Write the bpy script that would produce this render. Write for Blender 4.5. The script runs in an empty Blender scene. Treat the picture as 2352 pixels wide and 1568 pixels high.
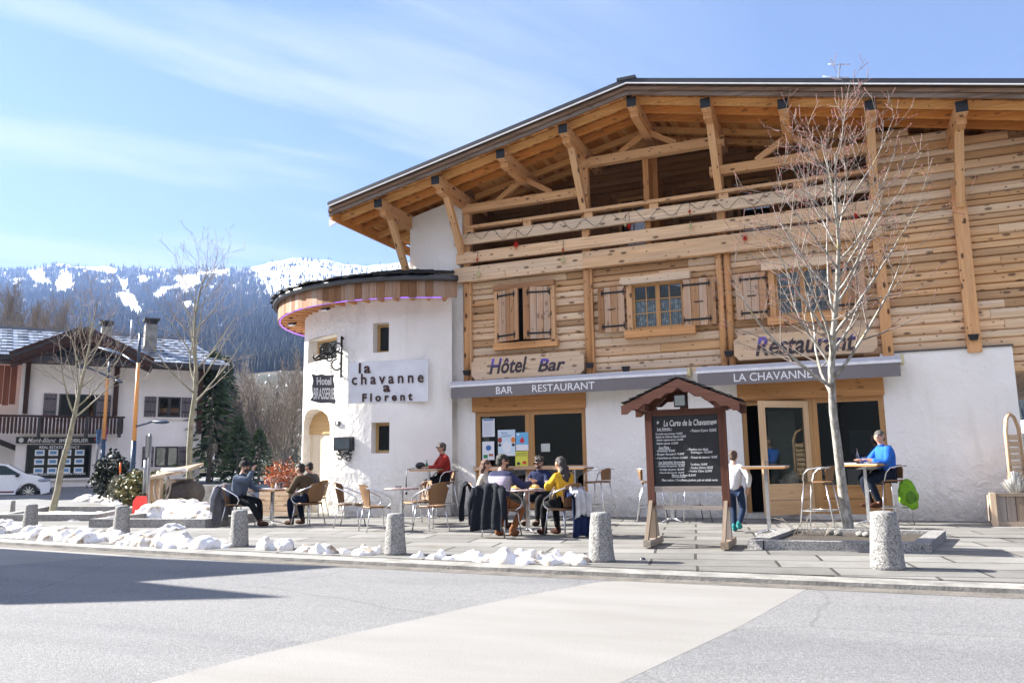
import bpy, bmesh, math, random
from math import sin, cos, pi, radians, sqrt, atan2
from mathutils import Vector, Matrix, noise
V3 = Vector
rnd = random.Random(7)
SC = bpy.context.scene
COL = SC.collection
# ---------------------------------------------------------------- camera, sky, sun
FPX = 2150 * .84; HC = 1.2
YAW, PIT, ROL = radians(22.8), radians(8.72), radians(-.87)
cf = V3((-sin(YAW) * cos(PIT), cos(YAW) * cos(PIT), sin(PIT)))
_r = V3((cos(YAW), sin(YAW), 0)); _u = _r.cross(cf)
cr = _r * cos(ROL) + _u * sin(ROL); cu_ = -_r * sin(ROL) + _u * cos(ROL)
CP = V3((0, 0, HC))
cam = bpy.data.cameras.new('camera'); co = bpy.data.objects.new('camera', cam); COL.objects.link(co)
co.matrix_world = Matrix(((cr.x, cu_.x, -cf.x, 0), (cr.y, cu_.y, -cf.y, 0), (cr.z, cu_.z, -cf.z, HC), (0, 0, 0, 1)))
cam.sensor_width = 36; cam.lens = 2150 / 2800 * 36; cam.clip_start = .1; cam.clip_end = 20000
SC.camera = co
TOSUN = V3((-1, -.09, .66)).normalized()
W = bpy.data.worlds.new('World'); SC.world = W; W.use_nodes = True
nt = W.node_tree; bg = nt.nodes['Background']; bg.inputs[1].default_value = .05
sky = nt.nodes.new('ShaderNodeTexSky'); sky.sky_type = 'NISHITA'; sky.sun_disc = False
sky.sun_elevation = math.asin(TOSUN.z); sky.sun_rotation = atan2(TOSUN.x, TOSUN.y)
sky.altitude = 2500; sky.air_density = .85; sky.dust_density = .25; sky.ozone_density = 2.5
tc = nt.nodes.new('ShaderNodeTexCoord')
sx = nt.nodes.new('ShaderNodeSeparateXYZ'); nt.links.new(tc.outputs['Generated'], sx.inputs[0])
def nmath(nt, op, a, b=None, c=None, clamp=False):
    n = nt.nodes.new('ShaderNodeMath'); n.operation = op; n.use_clamp = clamp
    for i, v in enumerate((a, b, c)):
        if v is None: continue
        if isinstance(v, (int, float)): n.inputs[i].default_value = v
        else: nt.links.new(v, n.inputs[i])
    return n.outputs[0]
zz = nmath(nt, 'ADD', nmath(nt, 'MAXIMUM', sx.outputs[2], 0.0), .12)
px_ = nmath(nt, 'DIVIDE', sx.outputs[0], zz); py_ = nmath(nt, 'DIVIDE', sx.outputs[1], zz)
cb = nt.nodes.new('ShaderNodeCombineXYZ'); nt.links.new(px_, cb.inputs[0]); nt.links.new(py_, cb.inputs[1])
mr_ = nt.nodes.new('ShaderNodeMapping'); nt.links.new(cb.outputs[0], mr_.inputs[0]); mr_.inputs['Rotation'].default_value = (0, 0, radians(-56))
mp = nt.nodes.new('ShaderNodeMapping'); nt.links.new(mr_.outputs[0], mp.inputs[0]); mp.inputs['Scale'].default_value = (.28, 1.25, 1)
mp.inputs['Location'].default_value = (.6, .35, 0)
n1 = nt.nodes.new('ShaderNodeTexNoise'); n1.inputs['Scale'].default_value = 1.5; n1.inputs['Detail'].default_value = 9; n1.inputs['Roughness'].default_value = .55; n1.inputs['Distortion'].default_value = .35
nt.links.new(mp.outputs[0], n1.inputs['Vector'])
rp = nt.nodes.new('ShaderNodeMapRange'); rp.inputs[1].default_value = .49; rp.inputs[2].default_value = .63
nt.links.new(n1.outputs[0], rp.inputs[0])
# cirrus thickens towards the west (left of the view)
wl = nt.nodes.new('ShaderNodeMapRange'); wl.inputs[1].default_value = -.05; wl.inputs[2].default_value = -.55; wl.inputs[3].default_value = .0; wl.inputs[4].default_value = 1.0
nt.links.new(sx.outputs[0], wl.inputs[0])
cl = nmath(nt, 'MULTIPLY', rp.outputs[0], wl.outputs[0], clamp=True)
cl = nmath(nt, 'MULTIPLY', cl, 1.35, clamp=True)
mx = nt.nodes.new('ShaderNodeMix'); mx.data_type = 'RGBA'
nt.links.new(cl, mx.inputs[0]); hz_ = nt.nodes.new('ShaderNodeMapRange'); hz_.inputs[1].default_value = .42; hz_.inputs[2].default_value = .08; hz_.inputs[3].default_value = 0; hz_.inputs[4].default_value = .92; nt.links.new(sx.outputs[2], hz_.inputs[0])
mh_ = nt.nodes.new('ShaderNodeMix'); mh_.data_type = 'RGBA'; nt.links.new(hz_.outputs[0], mh_.inputs[0]); nt.links.new(sky.outputs[0], mh_.inputs[6]); mh_.inputs[7].default_value = (2.1, 2.75, 3.9, 1); nt.links.new(mh_.outputs[2], mx.inputs[6]); mx.inputs[7].default_value = (3.9, 4.1, 4.5, 1)
m2_ = nt.nodes.new('ShaderNodeMix'); m2_.data_type = 'RGBA'; 
bh_ = nt.nodes.new('ShaderNodeMapRange'); bh_.inputs[1].default_value = .05; bh_.inputs[2].default_value = -.45; bh_.inputs[3].default_value = .0; bh_.inputs[4].default_value = .9; nt.links.new(sx.outputs[1], bh_.inputs[0])  # bright unseen cloud added behind the viewer to lighten the shaded front
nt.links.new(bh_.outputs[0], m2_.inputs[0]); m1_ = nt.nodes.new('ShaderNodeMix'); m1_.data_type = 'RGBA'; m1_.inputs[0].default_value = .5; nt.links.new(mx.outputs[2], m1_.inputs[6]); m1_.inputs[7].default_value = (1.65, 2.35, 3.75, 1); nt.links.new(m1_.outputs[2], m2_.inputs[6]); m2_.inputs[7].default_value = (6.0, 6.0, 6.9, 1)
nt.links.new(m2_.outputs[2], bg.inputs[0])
sl = bpy.data.lights.new('sun', 'SUN'); sl.energy = 5; sl.angle = radians(.5); sl.color = (1, .955, .88)
so = bpy.data.objects.new('sun', sl); COL.objects.link(so); so.rotation_euler = TOSUN.to_track_quat('Z', 'Y').to_euler()
SC.view_settings.view_transform = 'Standard'; SC.view_settings.look = 'None'; SC.view_settings.exposure = 2.2; SC.view_settings.gamma = 1
SC.cycles.max_bounces = 6; SC.cycles.transparent_max_bounces = 24; SC.cycles.volume_bounces = 0

# ---------------------------------------------------------------- measuring: photo point -> place
def ray(x, y): return cr * (x - 1176) + cu_ * (784 - y) + cf * FPX
def G(x, y, z=0.):
    d = ray(x, y); return CP + d * ((z - HC) / d.z)
def F(x, y, Y=17.):
    d = ray(x, y); return CP + d * (Y / d.y)
def FX(x, y, Y=17.): p = F(x, y, Y); return p.x, p.z
# ---------------------------------------------------------------- object helpers
def empty(name, loc, rz=0, label=None, cat=None, group=None):
    o = bpy.data.objects.new(name, None); COL.objects.link(o); o.location = loc; o.rotation_euler = (0, 0, rz); o.empty_display_size = .2
    return tag(o, label, cat, group)
def tag(o, label=None, cat=None, group=None, kind=None):
    if label: o['label'] = label
    if cat: o['category'] = cat
    if group: o['group'] = group
    if kind: o['kind'] = kind
    return o
def copy_tree(o, parent=None):
    c = o.copy(); COL.objects.link(c); c.parent = parent
    for ch in list(o.children): copy_tree(ch, c)
    return c
class MB:
    def __init__(s): s.v = []; s.f = []; s.gc = []; s.rn = []; s.sm = []; s.mi = []
    def add(s, vs, fs, gc=None, r=None, sm=False, mi=0):
        b = len(s.v); s.v += [tuple(v) for v in vs]
        s.gc += [tuple(g) for g in (gc if gc else vs)]
        r = rnd.random() if r is None else r
        for f in fs: s.f.append([b + i for i in f]); s.rn.append(r); s.sm.append(sm); s.mi.append(mi)
        return s
    def ob(s, c, a, b, d, r=None, mi=0, axis=None):
        """box from centre and three half vectors; grain runs along the longest"""
        c, a, b, d = V3(c), V3(a), V3(b), V3(d); L = [a.length, b.length, d.length]
        ax = L.index(max(L)) if axis is None else axis; o = rnd.random() * 50
        vs = []; gc = []
        for i in (-1, 1):
            for j in (-1, 1):
                for k in (-1, 1):
                    vs.append(c + a * i + b * j + d * k); g = [i * L[0], j * L[1], k * L[2]]
                    u = g.pop(ax); gc.append((u + o, g[0] + o * 1.7, g[1] + o * .6))
        return s.add(vs, [(0, 1, 3, 2), (4, 6, 7, 5), (0, 4, 5, 1), (2, 3, 7, 6), (0, 2, 6, 4), (1, 5, 7, 3)], gc, r, mi=mi)
    def box(s, x0, x1, y0, y1, z0, z1, r=None, mi=0, axis=None):
        return s.ob(((x0 + x1) / 2, (y0 + y1) / 2, (z0 + z1) / 2), ((x1 - x0) / 2, 0, 0), (0, (y1 - y0) / 2, 0), (0, 0, (z1 - z0) / 2), r, mi, axis)
    def beam(s, p, q, w, h, up=(0, 0, 1), r=None, mi=0):
        p, q = V3(p), V3(q); d = q - p; up = V3(up); sd = d.cross(up)
        if sd.length < 1e-6: sd = d.cross(V3((0, 1, 0)))
        sd.normalize(); u = sd.cross(d).normalized()
        return s.ob((p + q) / 2, d / 2, sd * w / 2, u * h / 2, r, mi, 0)
    def tube(s, pts, r, n=8, cap=True, mi=0, rr=None, closed=False):
        pts = [V3(p) for p in pts]; m = len(pts); R = r if isinstance(r, (list, tuple)) else [r] * m
        vs = []; gc = []; fs = []; prev = None; L = 0; o = rnd.random() * 30
        for i, p in enumerate(pts):
            t = (pts[(i + 1) % m] - pts[i - 1]) if (closed or 0 < i < m - 1) else (pts[1] - p if i == 0 else p - pts[i - 1])
            if t.length < 1e-9: t = V3((0, 0, 1))
            t.normalize()
            if prev is None:
                a = t.cross(V3((0, 0, 1)));
                if a.length < .05: a = t.cross(V3((0, 1, 0)))
            else: a = prev - t * prev.dot(t)
            a.normalize(); prev = a; b = t.cross(a)
            if i: L += (p - pts[i - 1]).length
            for k in range(n):
                an = 2 * pi * k / n; vs.append(p + (a * cos(an) + b * sin(an)) * R[i]); gc.append((L + o, cos(an) * R[i] + o, sin(an) * R[i]))
        for i in range(m if closed else m - 1):
            for k in range(n):
                k2 = (k + 1) % n; j = (i + 1) % m; fs.append((i * n + k, i * n + k2, j * n + k2, j * n + k))
        if cap and not closed: fs += [tuple(range(n - 1, -1, -1)), tuple((m - 1) * n + k for k in range(n))]
        return s.add(vs, fs, gc, rr, True, mi)
    def lathe(s, prof, c=(0, 0, 0), n=16, a0=0, a1=2 * pi, mi=0, rr=None, sm=True, jit=0):
        vs = []; fs = []; m = len(prof); full = abs(a1 - a0 - 2 * pi) < 1e-6; k1 = n if full else n + 1
        for k in range(k1):
            a = a0 + (a1 - a0) * k / n
            for (r, z) in prof:
                rr2 = r * (1 + jit * (noise.noise(V3((cos(a) * 3 + c[0], sin(a) * 3 + c[1], z * 6))))) if jit else r
                vs.append((c[0] + rr2 * cos(a), c[1] + rr2 * sin(a), c[2] + z))
        for k in range(n):
            k2 = (k + 1) % k1
            for i in range(m - 1): fs.append((k * m + i, k2 * m + i, k2 * m + i + 1, k * m + i + 1))
        return s.add(vs, fs, None, rr, sm, mi)
    def prism(s, poly, o, ux, uy, d, mi=0, rr=None):
        """2-D outline in the plane (o, ux, uy), thickened by the vector d"""
        o, ux, uy, d = V3(o), V3(ux), V3(uy), V3(d); n = len(poly)
        a = [o + ux * p[0] + uy * p[1] for p in poly]; vs = a + [p + d for p in a]
        off = rnd.random() * 40; gc = [(p[0] + off, p[1] + off, 0) for p in poly] + [(p[0] + off, p[1] + off, .05) for p in poly]
        fs = [tuple(range(n)), tuple(range(2 * n - 1, n - 1, -1))] + [(i, i + n, (i + 1) % n + n, (i + 1) % n) for i in range(n)]
        return s.add(vs, fs, gc, rr, mi=mi)
    def ell(s, c, r, n=10, m=7, jit=0, js=3, mi=0, rr=None, rot=None, zmin=-1):
        vs = []; fs = []; c = V3(c)
        for i in range(m + 1):
            th = pi * i / m; zc = max(cos(th), zmin)
            for k in range(n):
                a = 2 * pi * k / n; p = V3((sin(th) * cos(a), sin(th) * sin(a), zc))
                if jit: p *= 1 + jit * noise.noise(p * js + c * 2.3)
                p = V3((p.x * r[0], p.y * r[1], p.z * r[2]))
                if rot: p = rot @ p
                vs.append(c + p)
        for i in range(m):
            for k in range(n):
                k2 = (k + 1) % n; fs.append((i * n + k, (i + 1) * n + k, (i + 1) * n + k2, i * n + k2))
        return s.add(vs, fs, None, rr, True, mi)
    def text(s, body, o, ux, uy, extr=0, bold=0, shear=0, mi=0, spacing=1.0, keep=False):
        """lettering that fills the box o, o+ux, o+uy"""
        cu = bpy.data.curves.new('t', 'FONT'); cu.body = body; cu.size = 1; cu.offset = bold; cu.shear = shear; cu.resolution_u = 3; cu.space_character = spacing
        ob = bpy.data.objects.new('t', cu); COL.objects.link(ob); dg = bpy.context.evaluated_depsgraph_get()
        me = bpy.data.meshes.new_from_object(ob.evaluated_get(dg)); o, ux, uy = V3(o), V3(ux), V3(uy)
        xs = [v.co.x for v in me.vertices]; ys = [v.co.y for v in me.vertices]
        if xs:
            x0, x1, y0, y1 = min(xs), max(xs), min(ys), max(ys); sx_, sy_ = 1 / (x1 - x0), 1 / (y1 - y0)
            if keep: uy = uy.normalized() * ux.length * (y1 - y0) / (x1 - x0)
            nn = ux.cross(uy).normalized() * extr
            vs = [o + ux * ((v.co.x - x0) * sx_) + uy * ((v.co.y - y0) * sy_) + nn for v in me.vertices]
            s.add(vs, [tuple(p.vertices) for p in me.polygons], mi=mi)
            if extr:
                ec = {}
                for p in me.polygons:
                    for e in p.edge_keys: ec[e] = ec.get(e, 0) + 1
                vs2 = vs + [v - nn for v in vs]; n = len(vs)
                s.add(vs2, [(a, b, b + n, a + n) for (a, b), c in ec.items() if c == 1], mi=mi)
        bpy.data.objects.remove(ob); bpy.data.curves.remove(cu); bpy.data.meshes.remove(me)
        return s
    def build(s, name, mat, parent=None, local=False, base=None):
        me = bpy.data.meshes.new(name); vs = s.v; loc = None
        if not local:
            if parent is not None: bpy.context.view_layer.update(); iv = parent.matrix_world.inverted(); vs = [tuple(iv @ V3(v)) for v in vs]
            else:
                if base is None: base = V3(((min(v[0] for v in vs) + max(v[0] for v in vs)) / 2, (min(v[1] for v in vs) + max(v[1] for v in vs)) / 2, min(v[2] for v in vs)))
                loc = V3(base); vs = [(v[0] - loc.x, v[1] - loc.y, v[2] - loc.z) for v in vs]
        me.from_pydata(vs, [], s.f)
        a = me.attributes.new('gc', 'FLOAT_VECTOR', 'POINT'); a.data.foreach_set('vector', [c for g in s.gc for c in g])
        a = me.attributes.new('rnd', 'FLOAT', 'FACE'); a.data.foreach_set('value', s.rn)
        me.polygons.foreach_set('use_smooth', s.sm)
        for m in (mat if isinstance(mat, (list, tuple)) else [mat]): me.materials.append(m)
        me.polygons.foreach_set('material_index', s.mi)
        me.update(); o = bpy.data.objects.new(name, me); COL.objects.link(o)
        if parent is not None: o.parent = parent
        elif loc is not None: o.location = loc
        return o
# ---------------------------------------------------------------- materials
def base_mat(name):
    m = bpy.data.materials.new(name); m.use_nodes = True; nt = m.node_tree; return m, nt, nt.nodes['Principled BSDF']
def lk(nt, a, b): nt.links.new(a, b)
def noise_n(nt, vec, scale, detail=4, rough=.5, dist=0):
    n = nt.nodes.new('ShaderNodeTexNoise'); n.inputs['Scale'].default_value = scale; n.inputs['Detail'].default_value = detail
    n.inputs['Roughness'].default_value = rough; n.inputs['Distortion'].default_value = dist
    if vec is not None: lk(nt, vec, n.inputs['Vector'])
    return n.outputs[0]
def ramp_n(nt, fac, stops):
    r = nt.nodes.new('ShaderNodeValToRGB'); e = r.color_ramp.elements
    while len(e) < len(stops): e.new(.5)
    for i, (p, c) in enumerate(stops): e[i].position = p; e[i].color = (*c, 1)
    lk(nt, fac, r.inputs[0]); return r.outputs[0]
def mix_n(nt, fac, a, b, mode='MIX'):
    m = nt.nodes.new('ShaderNodeMix'); m.data_type = 'RGBA'; m.blend_type = mode
    for i, v in ((0, fac), (6, a), (7, b)):
        if isinstance(v, (int, float)): m.inputs[i].default_value = v
        elif isinstance(v, tuple): m.inputs[i].default_value = (*v, 1)[:4]
        else: lk(nt, v, m.inputs[i])
    return m.outputs[2]
def rng_n(nt, v, a, b, c=0, d=1):
    n = nt.nodes.new('ShaderNodeMapRange'); lk(nt, v, n.inputs[0])
    for i, x in enumerate((a, b, c, d)): n.inputs[i + 1].default_value = x
    return n.outputs[0]
def bump_n(nt, h, s=.3, d=.02):
    b = nt.nodes.new('ShaderNodeBump'); b.inputs['Strength'].default_value = s; b.inputs['Distance'].default_value = d; lk(nt, h, b.inputs['Height']); return b.outputs[0]
def attr_n(nt, name, out):
    a = nt.nodes.new('ShaderNodeAttribute'); a.attribute_name = name; return a.outputs[out]
def pos_n(nt):
    g = nt.nodes.new('ShaderNodeNewGeometry'); return g.outputs['Position']
def map_n(nt, v, scale=(1, 1, 1), rot=(0, 0, 0), loc=(0, 0, 0)):
    m = nt.nodes.new('ShaderNodeMapping'); lk(nt, v, m.inputs[0]); m.inputs['Scale'].default_value = scale; m.inputs['Rotation'].default_value = rot; m.inputs['Location'].default_value = loc; return m.outputs[0]
def plain(name, col, rough=.6, metal=0, var=.12, vs=6, bump=0, bs=40, rv=0, spec=None, emit=None):
    m, nt, P = base_mat(name); P.inputs['Roughness'].default_value = rough; P.inputs['Metallic'].default_value = metal
    if spec is not None: P.inputs['Specular IOR Level'].default_value = spec
    v = nt.nodes.new('ShaderNodeTexCoord').outputs['Object']
    f = noise_n(nt, v, vs, 5, .6); c2 = tuple(min(1, c * (1 + var)) for c in col); c1 = tuple(c * (1 - var) for c in col)
    c = ramp_n(nt, f, [(.3, c1), (.7, c2)])
    if rv: c = mix_n(nt, 1., c, ramp_n(nt, attr_n(nt, 'rnd', 'Fac'), [(0, (1 - rv,) * 3), (1, (1, 1, 1))]), 'MULTIPLY')
    lk(nt, c, P.inputs['Base Color'])
    if bump: lk(nt, bump_n(nt, noise_n(nt, v, bs, 4, .6), bump, .02), P.inputs['Normal'])
    if emit: P.inputs['Emission Color'].default_value = (*emit[0], 1); P.inputs['Emission Strength'].default_value = emit[1]
    return m
def wood(name, light, dark, knot=(.06, .03, .015), kn=.5, rv=.35, grey=0, rough=.65, gs=1.0):
    m, nt, P = base_mat(name); P.inputs['Roughness'].default_value = rough; P.inputs['Specular IOR Level'].default_value = .25
    g = attr_n(nt, 'gc', 'Vector'); w1 = noise_n(nt, map_n(nt, g, (.9 * gs, 26 * gs, 26 * gs)), 1, 6, .6, .6)
    w2 = noise_n(nt, map_n(nt, g, (.5, 3, 3)), 1, 3)
    c = ramp_n(nt, w1, [(.28, dark), (.5, tuple((a + b) / 2 for a, b in zip(light, dark))), (.68, light)])
    c = mix_n(nt, rng_n(nt, w2, .35, .7, 0, .5), c, tuple(x * .72 for x in light))
    if grey: c = mix_n(nt, rng_n(nt, noise_n(nt, map_n(nt, g, (.35, 5, 5), loc=(3, 1, 2)), 1, 4), .4, .62, 0, grey), c, (.42, .38, .34))
    c = mix_n(nt, 1., c, ramp_n(nt, attr_n(nt, 'rnd', 'Fac'), [(0, (1 - rv, 1 - rv * 1.25, 1 - rv * 1.5)), (.35, (1 - rv * .4, 1 - rv * .75, 1 - rv * 1.15)), (.6, (1, 1 - rv * .2, 1 - rv * .4)), (.8, (.95, .97, 1.0)), (1, (1.0, 1.0, 1.0))]), 'MULTIPLY')
    if kn:
        vo = nt.nodes.new('ShaderNodeTexVoronoi'); vo.feature = 'F1'; vo.inputs['Scale'].default_value = 1; lk(nt, map_n(nt, g, (2.4, 5.5, 5.5)), vo.inputs['Vector'])
        vo2 = nt.nodes.new('ShaderNodeTexVoronoi'); vo2.inputs['Scale'].default_value = 1; lk(nt, map_n(nt, g, (6, 8, 8), loc=(5, 3, 1)), vo2.inputs['Vector'])
        k = rng_n(nt, vo.outputs['Distance'], .13, .20, 1, 0); k2 = rng_n(nt, vo2.outputs['Distance'], .10, .16, 1, 0)
        k = nmath(nt, 'MAXIMUM', k, k2); c = mix_n(nt, nmath(nt, 'MULTIPLY', k, kn), c, knot)
    lk(nt, c, P.inputs['Base Color']); lk(nt, bump_n(nt, w1, .35, .006), P.inputs['Normal'])
    return m
def plaster_mat(name, col=(.90, .87, .82)):
    m, nt, P = base_mat(name); P.inputs['Roughness'].default_value = .85; P.inputs['Specular IOR Level'].default_value = .2
    p = pos_n(nt); a = noise_n(nt, map_n(nt, p, (1, 1, .8)), 5.5, 7, .62, .4); b = noise_n(nt, p, .7, 4)
    c = ramp_n(nt, b, [(.3, tuple(x * .90 for x in col)), (.6, col)])
    st = noise_n(nt, map_n(nt, p, (3, 3, .5)), 1, 5)
    c = mix_n(nt, rng_n(nt, st, .56, .72, 0, .3), c, (.60, .56, .48)); zq = nt.nodes.new('ShaderNodeSeparateXYZ'); lk(nt, p, zq.inputs[0]); c = mix_n(nt, nmath(nt, 'MULTIPLY', rng_n(nt, nmath(nt, 'ADD', zq.outputs[2], nmath(nt, 'MULTIPLY', b, -.7)), -.25, .25, 1, 0), .45), c, (.42, .38, .31)); lk(nt, c, P.inputs['Base Color'])
    # coarse trowelled render, rougher towards the foot of the wall
    zz = nt.nodes.new('ShaderNodeSeparateXYZ'); lk(nt, p, zz.inputs[0])
    amt = nmath(nt, 'MAXIMUM', rng_n(nt, zz.outputs[2], .1, 1.5, 1, .25), rng_n(nt, zz.outputs[0], -10.3, -11.0, 0, .9)); h = nmath(nt, 'MULTIPLY', a, amt)
    lk(nt, bump_n(nt, h, 1, .13), P.inputs['Normal']); return m
def glass_mat(name='glass', tint=(.85, .9, .9), refl=1.0):
    m, nt, P = base_mat(name); out = [n for n in nt.nodes if n.type == 'OUTPUT_MATERIAL'][0]; nt.nodes.remove(P)
    t = nt.nodes.new('ShaderNodeBsdfTransparent'); t.inputs[0].default_value = (*tint, 1)
    g = nt.nodes.new('ShaderNodeBsdfGlossy'); g.inputs['Roughness'].default_value = .01
    p = noise_n(nt, map_n(nt, pos_n(nt), (1, 1, 1)), 1.2, 2); lk(nt, bump_n(nt, p, .05, .02), g.inputs['Normal'])
    lw = nt.nodes.new('ShaderNodeFresnel'); lw.inputs[0].default_value = 1.45
    f = nmath(nt, 'MULTIPLY_ADD', lw.outputs[0], 1.6 * refl, .02, clamp=True)
    mx = nt.nodes.new('ShaderNodeMixShader'); lk(nt, f, mx.inputs[0]); lk(nt, t.outputs[0], mx.inputs[1]); lk(nt, g.outputs[0], mx.inputs[2]); lk(nt, mx.outputs[0], out.inputs[0]); return m
M = {}
M['log'] = wood('log_wood', (.92, .70, .46), (.60, .39, .22), kn=.75, rv=.42, grey=.3)
M['beam'] = wood('beam_wood', (.84, .51, .25), (.54, .27, .11), kn=.9, rv=.28, grey=.1)
M['soffit'] = wood('soffit_wood', (.95, .55, .21), (.64, .29, .08), kn=.5, rv=.5)
M['warm'] = wood('warm_wood', (.66, .37, .15), (.40, .18, .06), kn=.45, rv=.3)
M['doorw'] = wood('pale_door_wood', (.74, .52, .31), (.54, .35, .18), kn=.15, rv=.15)
M['inner'] = wood('shaded_inner_boards', (.36, .20, .09), (.19, .095, .035), kn=.6, rv=.35)  # wood colour darkened for the dimness inside the balcony
M['shutter'] = wood('shutter_wood', (.70, .46, .28), (.40, .22, .12), kn=.5, rv=.45, grey=.35)
M['fascia'] = wood('weathered_fascia', (.24, .15, .09), (.05, .032, .022), kn=.5, rv=.5, grey=.2)
M['board'] = wood('sign_board_wood', (.80, .62, .42), (.56, .37, .22), kn=.7, rv=.2, grey=.2)
M['frame'] = wood('varnished_frame', (.58, .345, .145), (.38, .20, .075), kn=.2, rv=.15, rough=.45)
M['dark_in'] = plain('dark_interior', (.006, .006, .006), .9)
M['plaster'] = plaster_mat('white_plaster'); M['glass'] = glass_mat()
M['iron'] = plain('black_iron', (.008, .008, .009), .5, .2, bump=.3)
M['zinc'] = plain('zinc_gutter', (.075, .075, .08), .4, .5)
M['roofmetal'] = plain('dark_roof_edging', (.028, .030, .036), .5, .2)
M['steel'] = plain('bright_aluminium', (.62, .63, .65), .22, .85, var=.06)
M['white'] = plain('white_paint', (.78, .78, .78), .5)
M['slate'] = plain('mossy_slate', (.022, .022, .019), .8, var=.7, vs=9, bump=.8, bs=14, rv=.6)
# ================================================================ the chalet
CH = empty('chalet_hotel', (-3.7, 17, 0), 0, 'large timber chalet hotel with white ground floor, round tower and open balcony', 'building')
XL, XR = -8.45, 4.9
RT = lambda x: 9.2 - .215 * abs(x + 3.75)            # upper edge of the roof in the gable plane
def sub_ranges(x0, x1, cuts):
    r = [(x0, x1)]
    for a, b in cuts:
        n = []
        for p, q in r:
            if b <= p or a >= q: n.append((p, q)); continue
            if a > p: n.append((p, a))
            if b < q: n.append((b, q))
        r = n
    return [t for t in r if t[1] - t[0] > .02]
def logs(mb, x0, x1, Y, z0, z1, openings=(), top=None, hmin=.11, hmax=.22, bulge=.032, seed=1):
    q = random.Random(seed); z = z0
    while z < z1 - .03:
        h = q.uniform(hmin, hmax)
        if z1 - z - h < .07: h = z1 - z
        a, b = z, z + h; xa, xb = x0, x1
        if top:
            # clip below the roof slope
            while xa < xb and top(xa) < b: xa += .1
            while xb > xa and top(xb) < b: xb -= .1
        cuts = [(o[0], o[1]) for o in openings if a < o[3] - .02 and b > o[2] + .02]
        for p, r in sub_ranges(xa, xb, cuts):
            segs = [p]; 
            while r - segs[-1] > 4.5: segs.append(segs[-1] + q.uniform(2.2, 4))
            segs.append(r)
            for s0, s1 in zip(segs, segs[1:]):
                pr = [(Y + .14, a), (Y + .022, a), (Y - bulge * .7, a + .13 * h), (Y - bulge, a + .5 * h), (Y - bulge * .85, a + .86 * h), (Y + .03, b), (Y + .14, b)]
                n = len(pr); vs = [(s0 + .003, *t) for t in pr] + [(s1 - .003, *t) for t in pr]; o = q.random() * 60
                gc = [(s0 + o, t[1] + o, t[0]) for t in pr] + [(s1 + o, t[1] + o, t[0]) for t in pr]
                mb.add(vs, [tuple(range(n - 1, -1, -1)), tuple(range(n, 2 * n))] + [(i, i + 1, i + 1 + n, i + n) for i in range(n - 1)], gc, q.random())
        z += h
# window openings of the log storey (x0, x1, z0, z1)
def opening(tl, br): a = F(*tl); b = F(*br); return (a.x, b.x, b.z, a.z)
OW1 = opening((1146, 669), (1268, 779)); OW2 = opening((1451, 655), (1573, 748)); OW3 = opening((1777, 622), (1913, 716))
lg = MB(); logs(lg, XL, XR, 17.09, 3.05, 5.58, [OW1, OW2, OW3], seed=3)
logs(lg, .87, XR, 17.09, 5.58, 8.9, top=lambda x: RT(x) - .24, hmin=.09, hmax=.2, seed=4)
logs(lg, 2.96, XR, 17.09, 2.72, 3.05, seed=6); lg.build('log_wall', M['log'], CH)
bk = MB(); logs(bk, XL, .9, 18.75, 5.6, 9.1, [(-4.9, -4.15, 5.6, 7.75), (-2.0, -1.2, 5.6, 7.75)], top=lambda x: RT(x) - .1, bulge=.015, hmin=.1, hmax=.2, seed=5)
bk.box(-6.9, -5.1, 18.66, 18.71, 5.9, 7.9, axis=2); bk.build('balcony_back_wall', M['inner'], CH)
for xx in (.8, XL + .02):
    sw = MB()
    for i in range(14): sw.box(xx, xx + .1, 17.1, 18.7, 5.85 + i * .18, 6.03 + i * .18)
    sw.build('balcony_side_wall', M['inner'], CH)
MB().box(XL, .95, 17.02, 18.8, 5.72, 5.86).build('balcony_floor', M['warm'], CH)
# rooms behind the windows
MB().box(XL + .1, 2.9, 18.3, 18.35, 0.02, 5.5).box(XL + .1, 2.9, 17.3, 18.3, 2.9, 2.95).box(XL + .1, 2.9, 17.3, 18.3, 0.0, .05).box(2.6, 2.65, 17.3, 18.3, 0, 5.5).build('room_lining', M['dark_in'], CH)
# plaster ground floor, left of, between and above the shop openings
OB = (-8.12, -5.37, .12, 2.62); OD = (-1.98, .72, .1, 2.62)
pl = MB(); pl.box(-8.6, OB[0], 16.98, 17.4, -.15, 3.06).box(OB[1], OD[0], 16.98, 17.4, -.15, 3.06).box(OD[1], 2.96, 16.98, 27, -.15, 3.2)
pl.box(-9.3, -8.4, 17.03, 17.5, -.15, 5.56); pl.box(OB[0], OB[1], 16.99, 17.4, OB[3], 3.06).box(OD[0], OD[1], 16.99, 17.4, OD[3], 3.06).box(OD[0], OD[1], 16.9, 17.4, -.15, .1).box(OB[0], OB[1], 16.99, 17.4, -.15, .12)
pl.build('plaster_wall', M['plaster'], CH)
MB().box(.9, 2.98, 16.95, 17.2, 3.2, 3.23).build('wall_capping', M['zinc'], CH)
ub = MB(); ub.prism([(-9.95, 5.2), (XL, 5.2), (XL, 5.95), (-8.52, 5.96), (-8.53, 6.75), (XL, 6.76), (XL, 7.8), (-9.95, RT(-9.95) - .42)], (0, 17.02, 0), (1, 0, 0), (0, 0, 1), (0, 9.5, 0)); ub.build('upper_plaster_wall', M['plaster'], CH)
MB().box(2.96, XR, 17.3, 26, 2.72, 8).box(-8.4, 2.9, 18.9, 26, 5.9, 7.8).build('rear_body', M['log'], CH)
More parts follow.
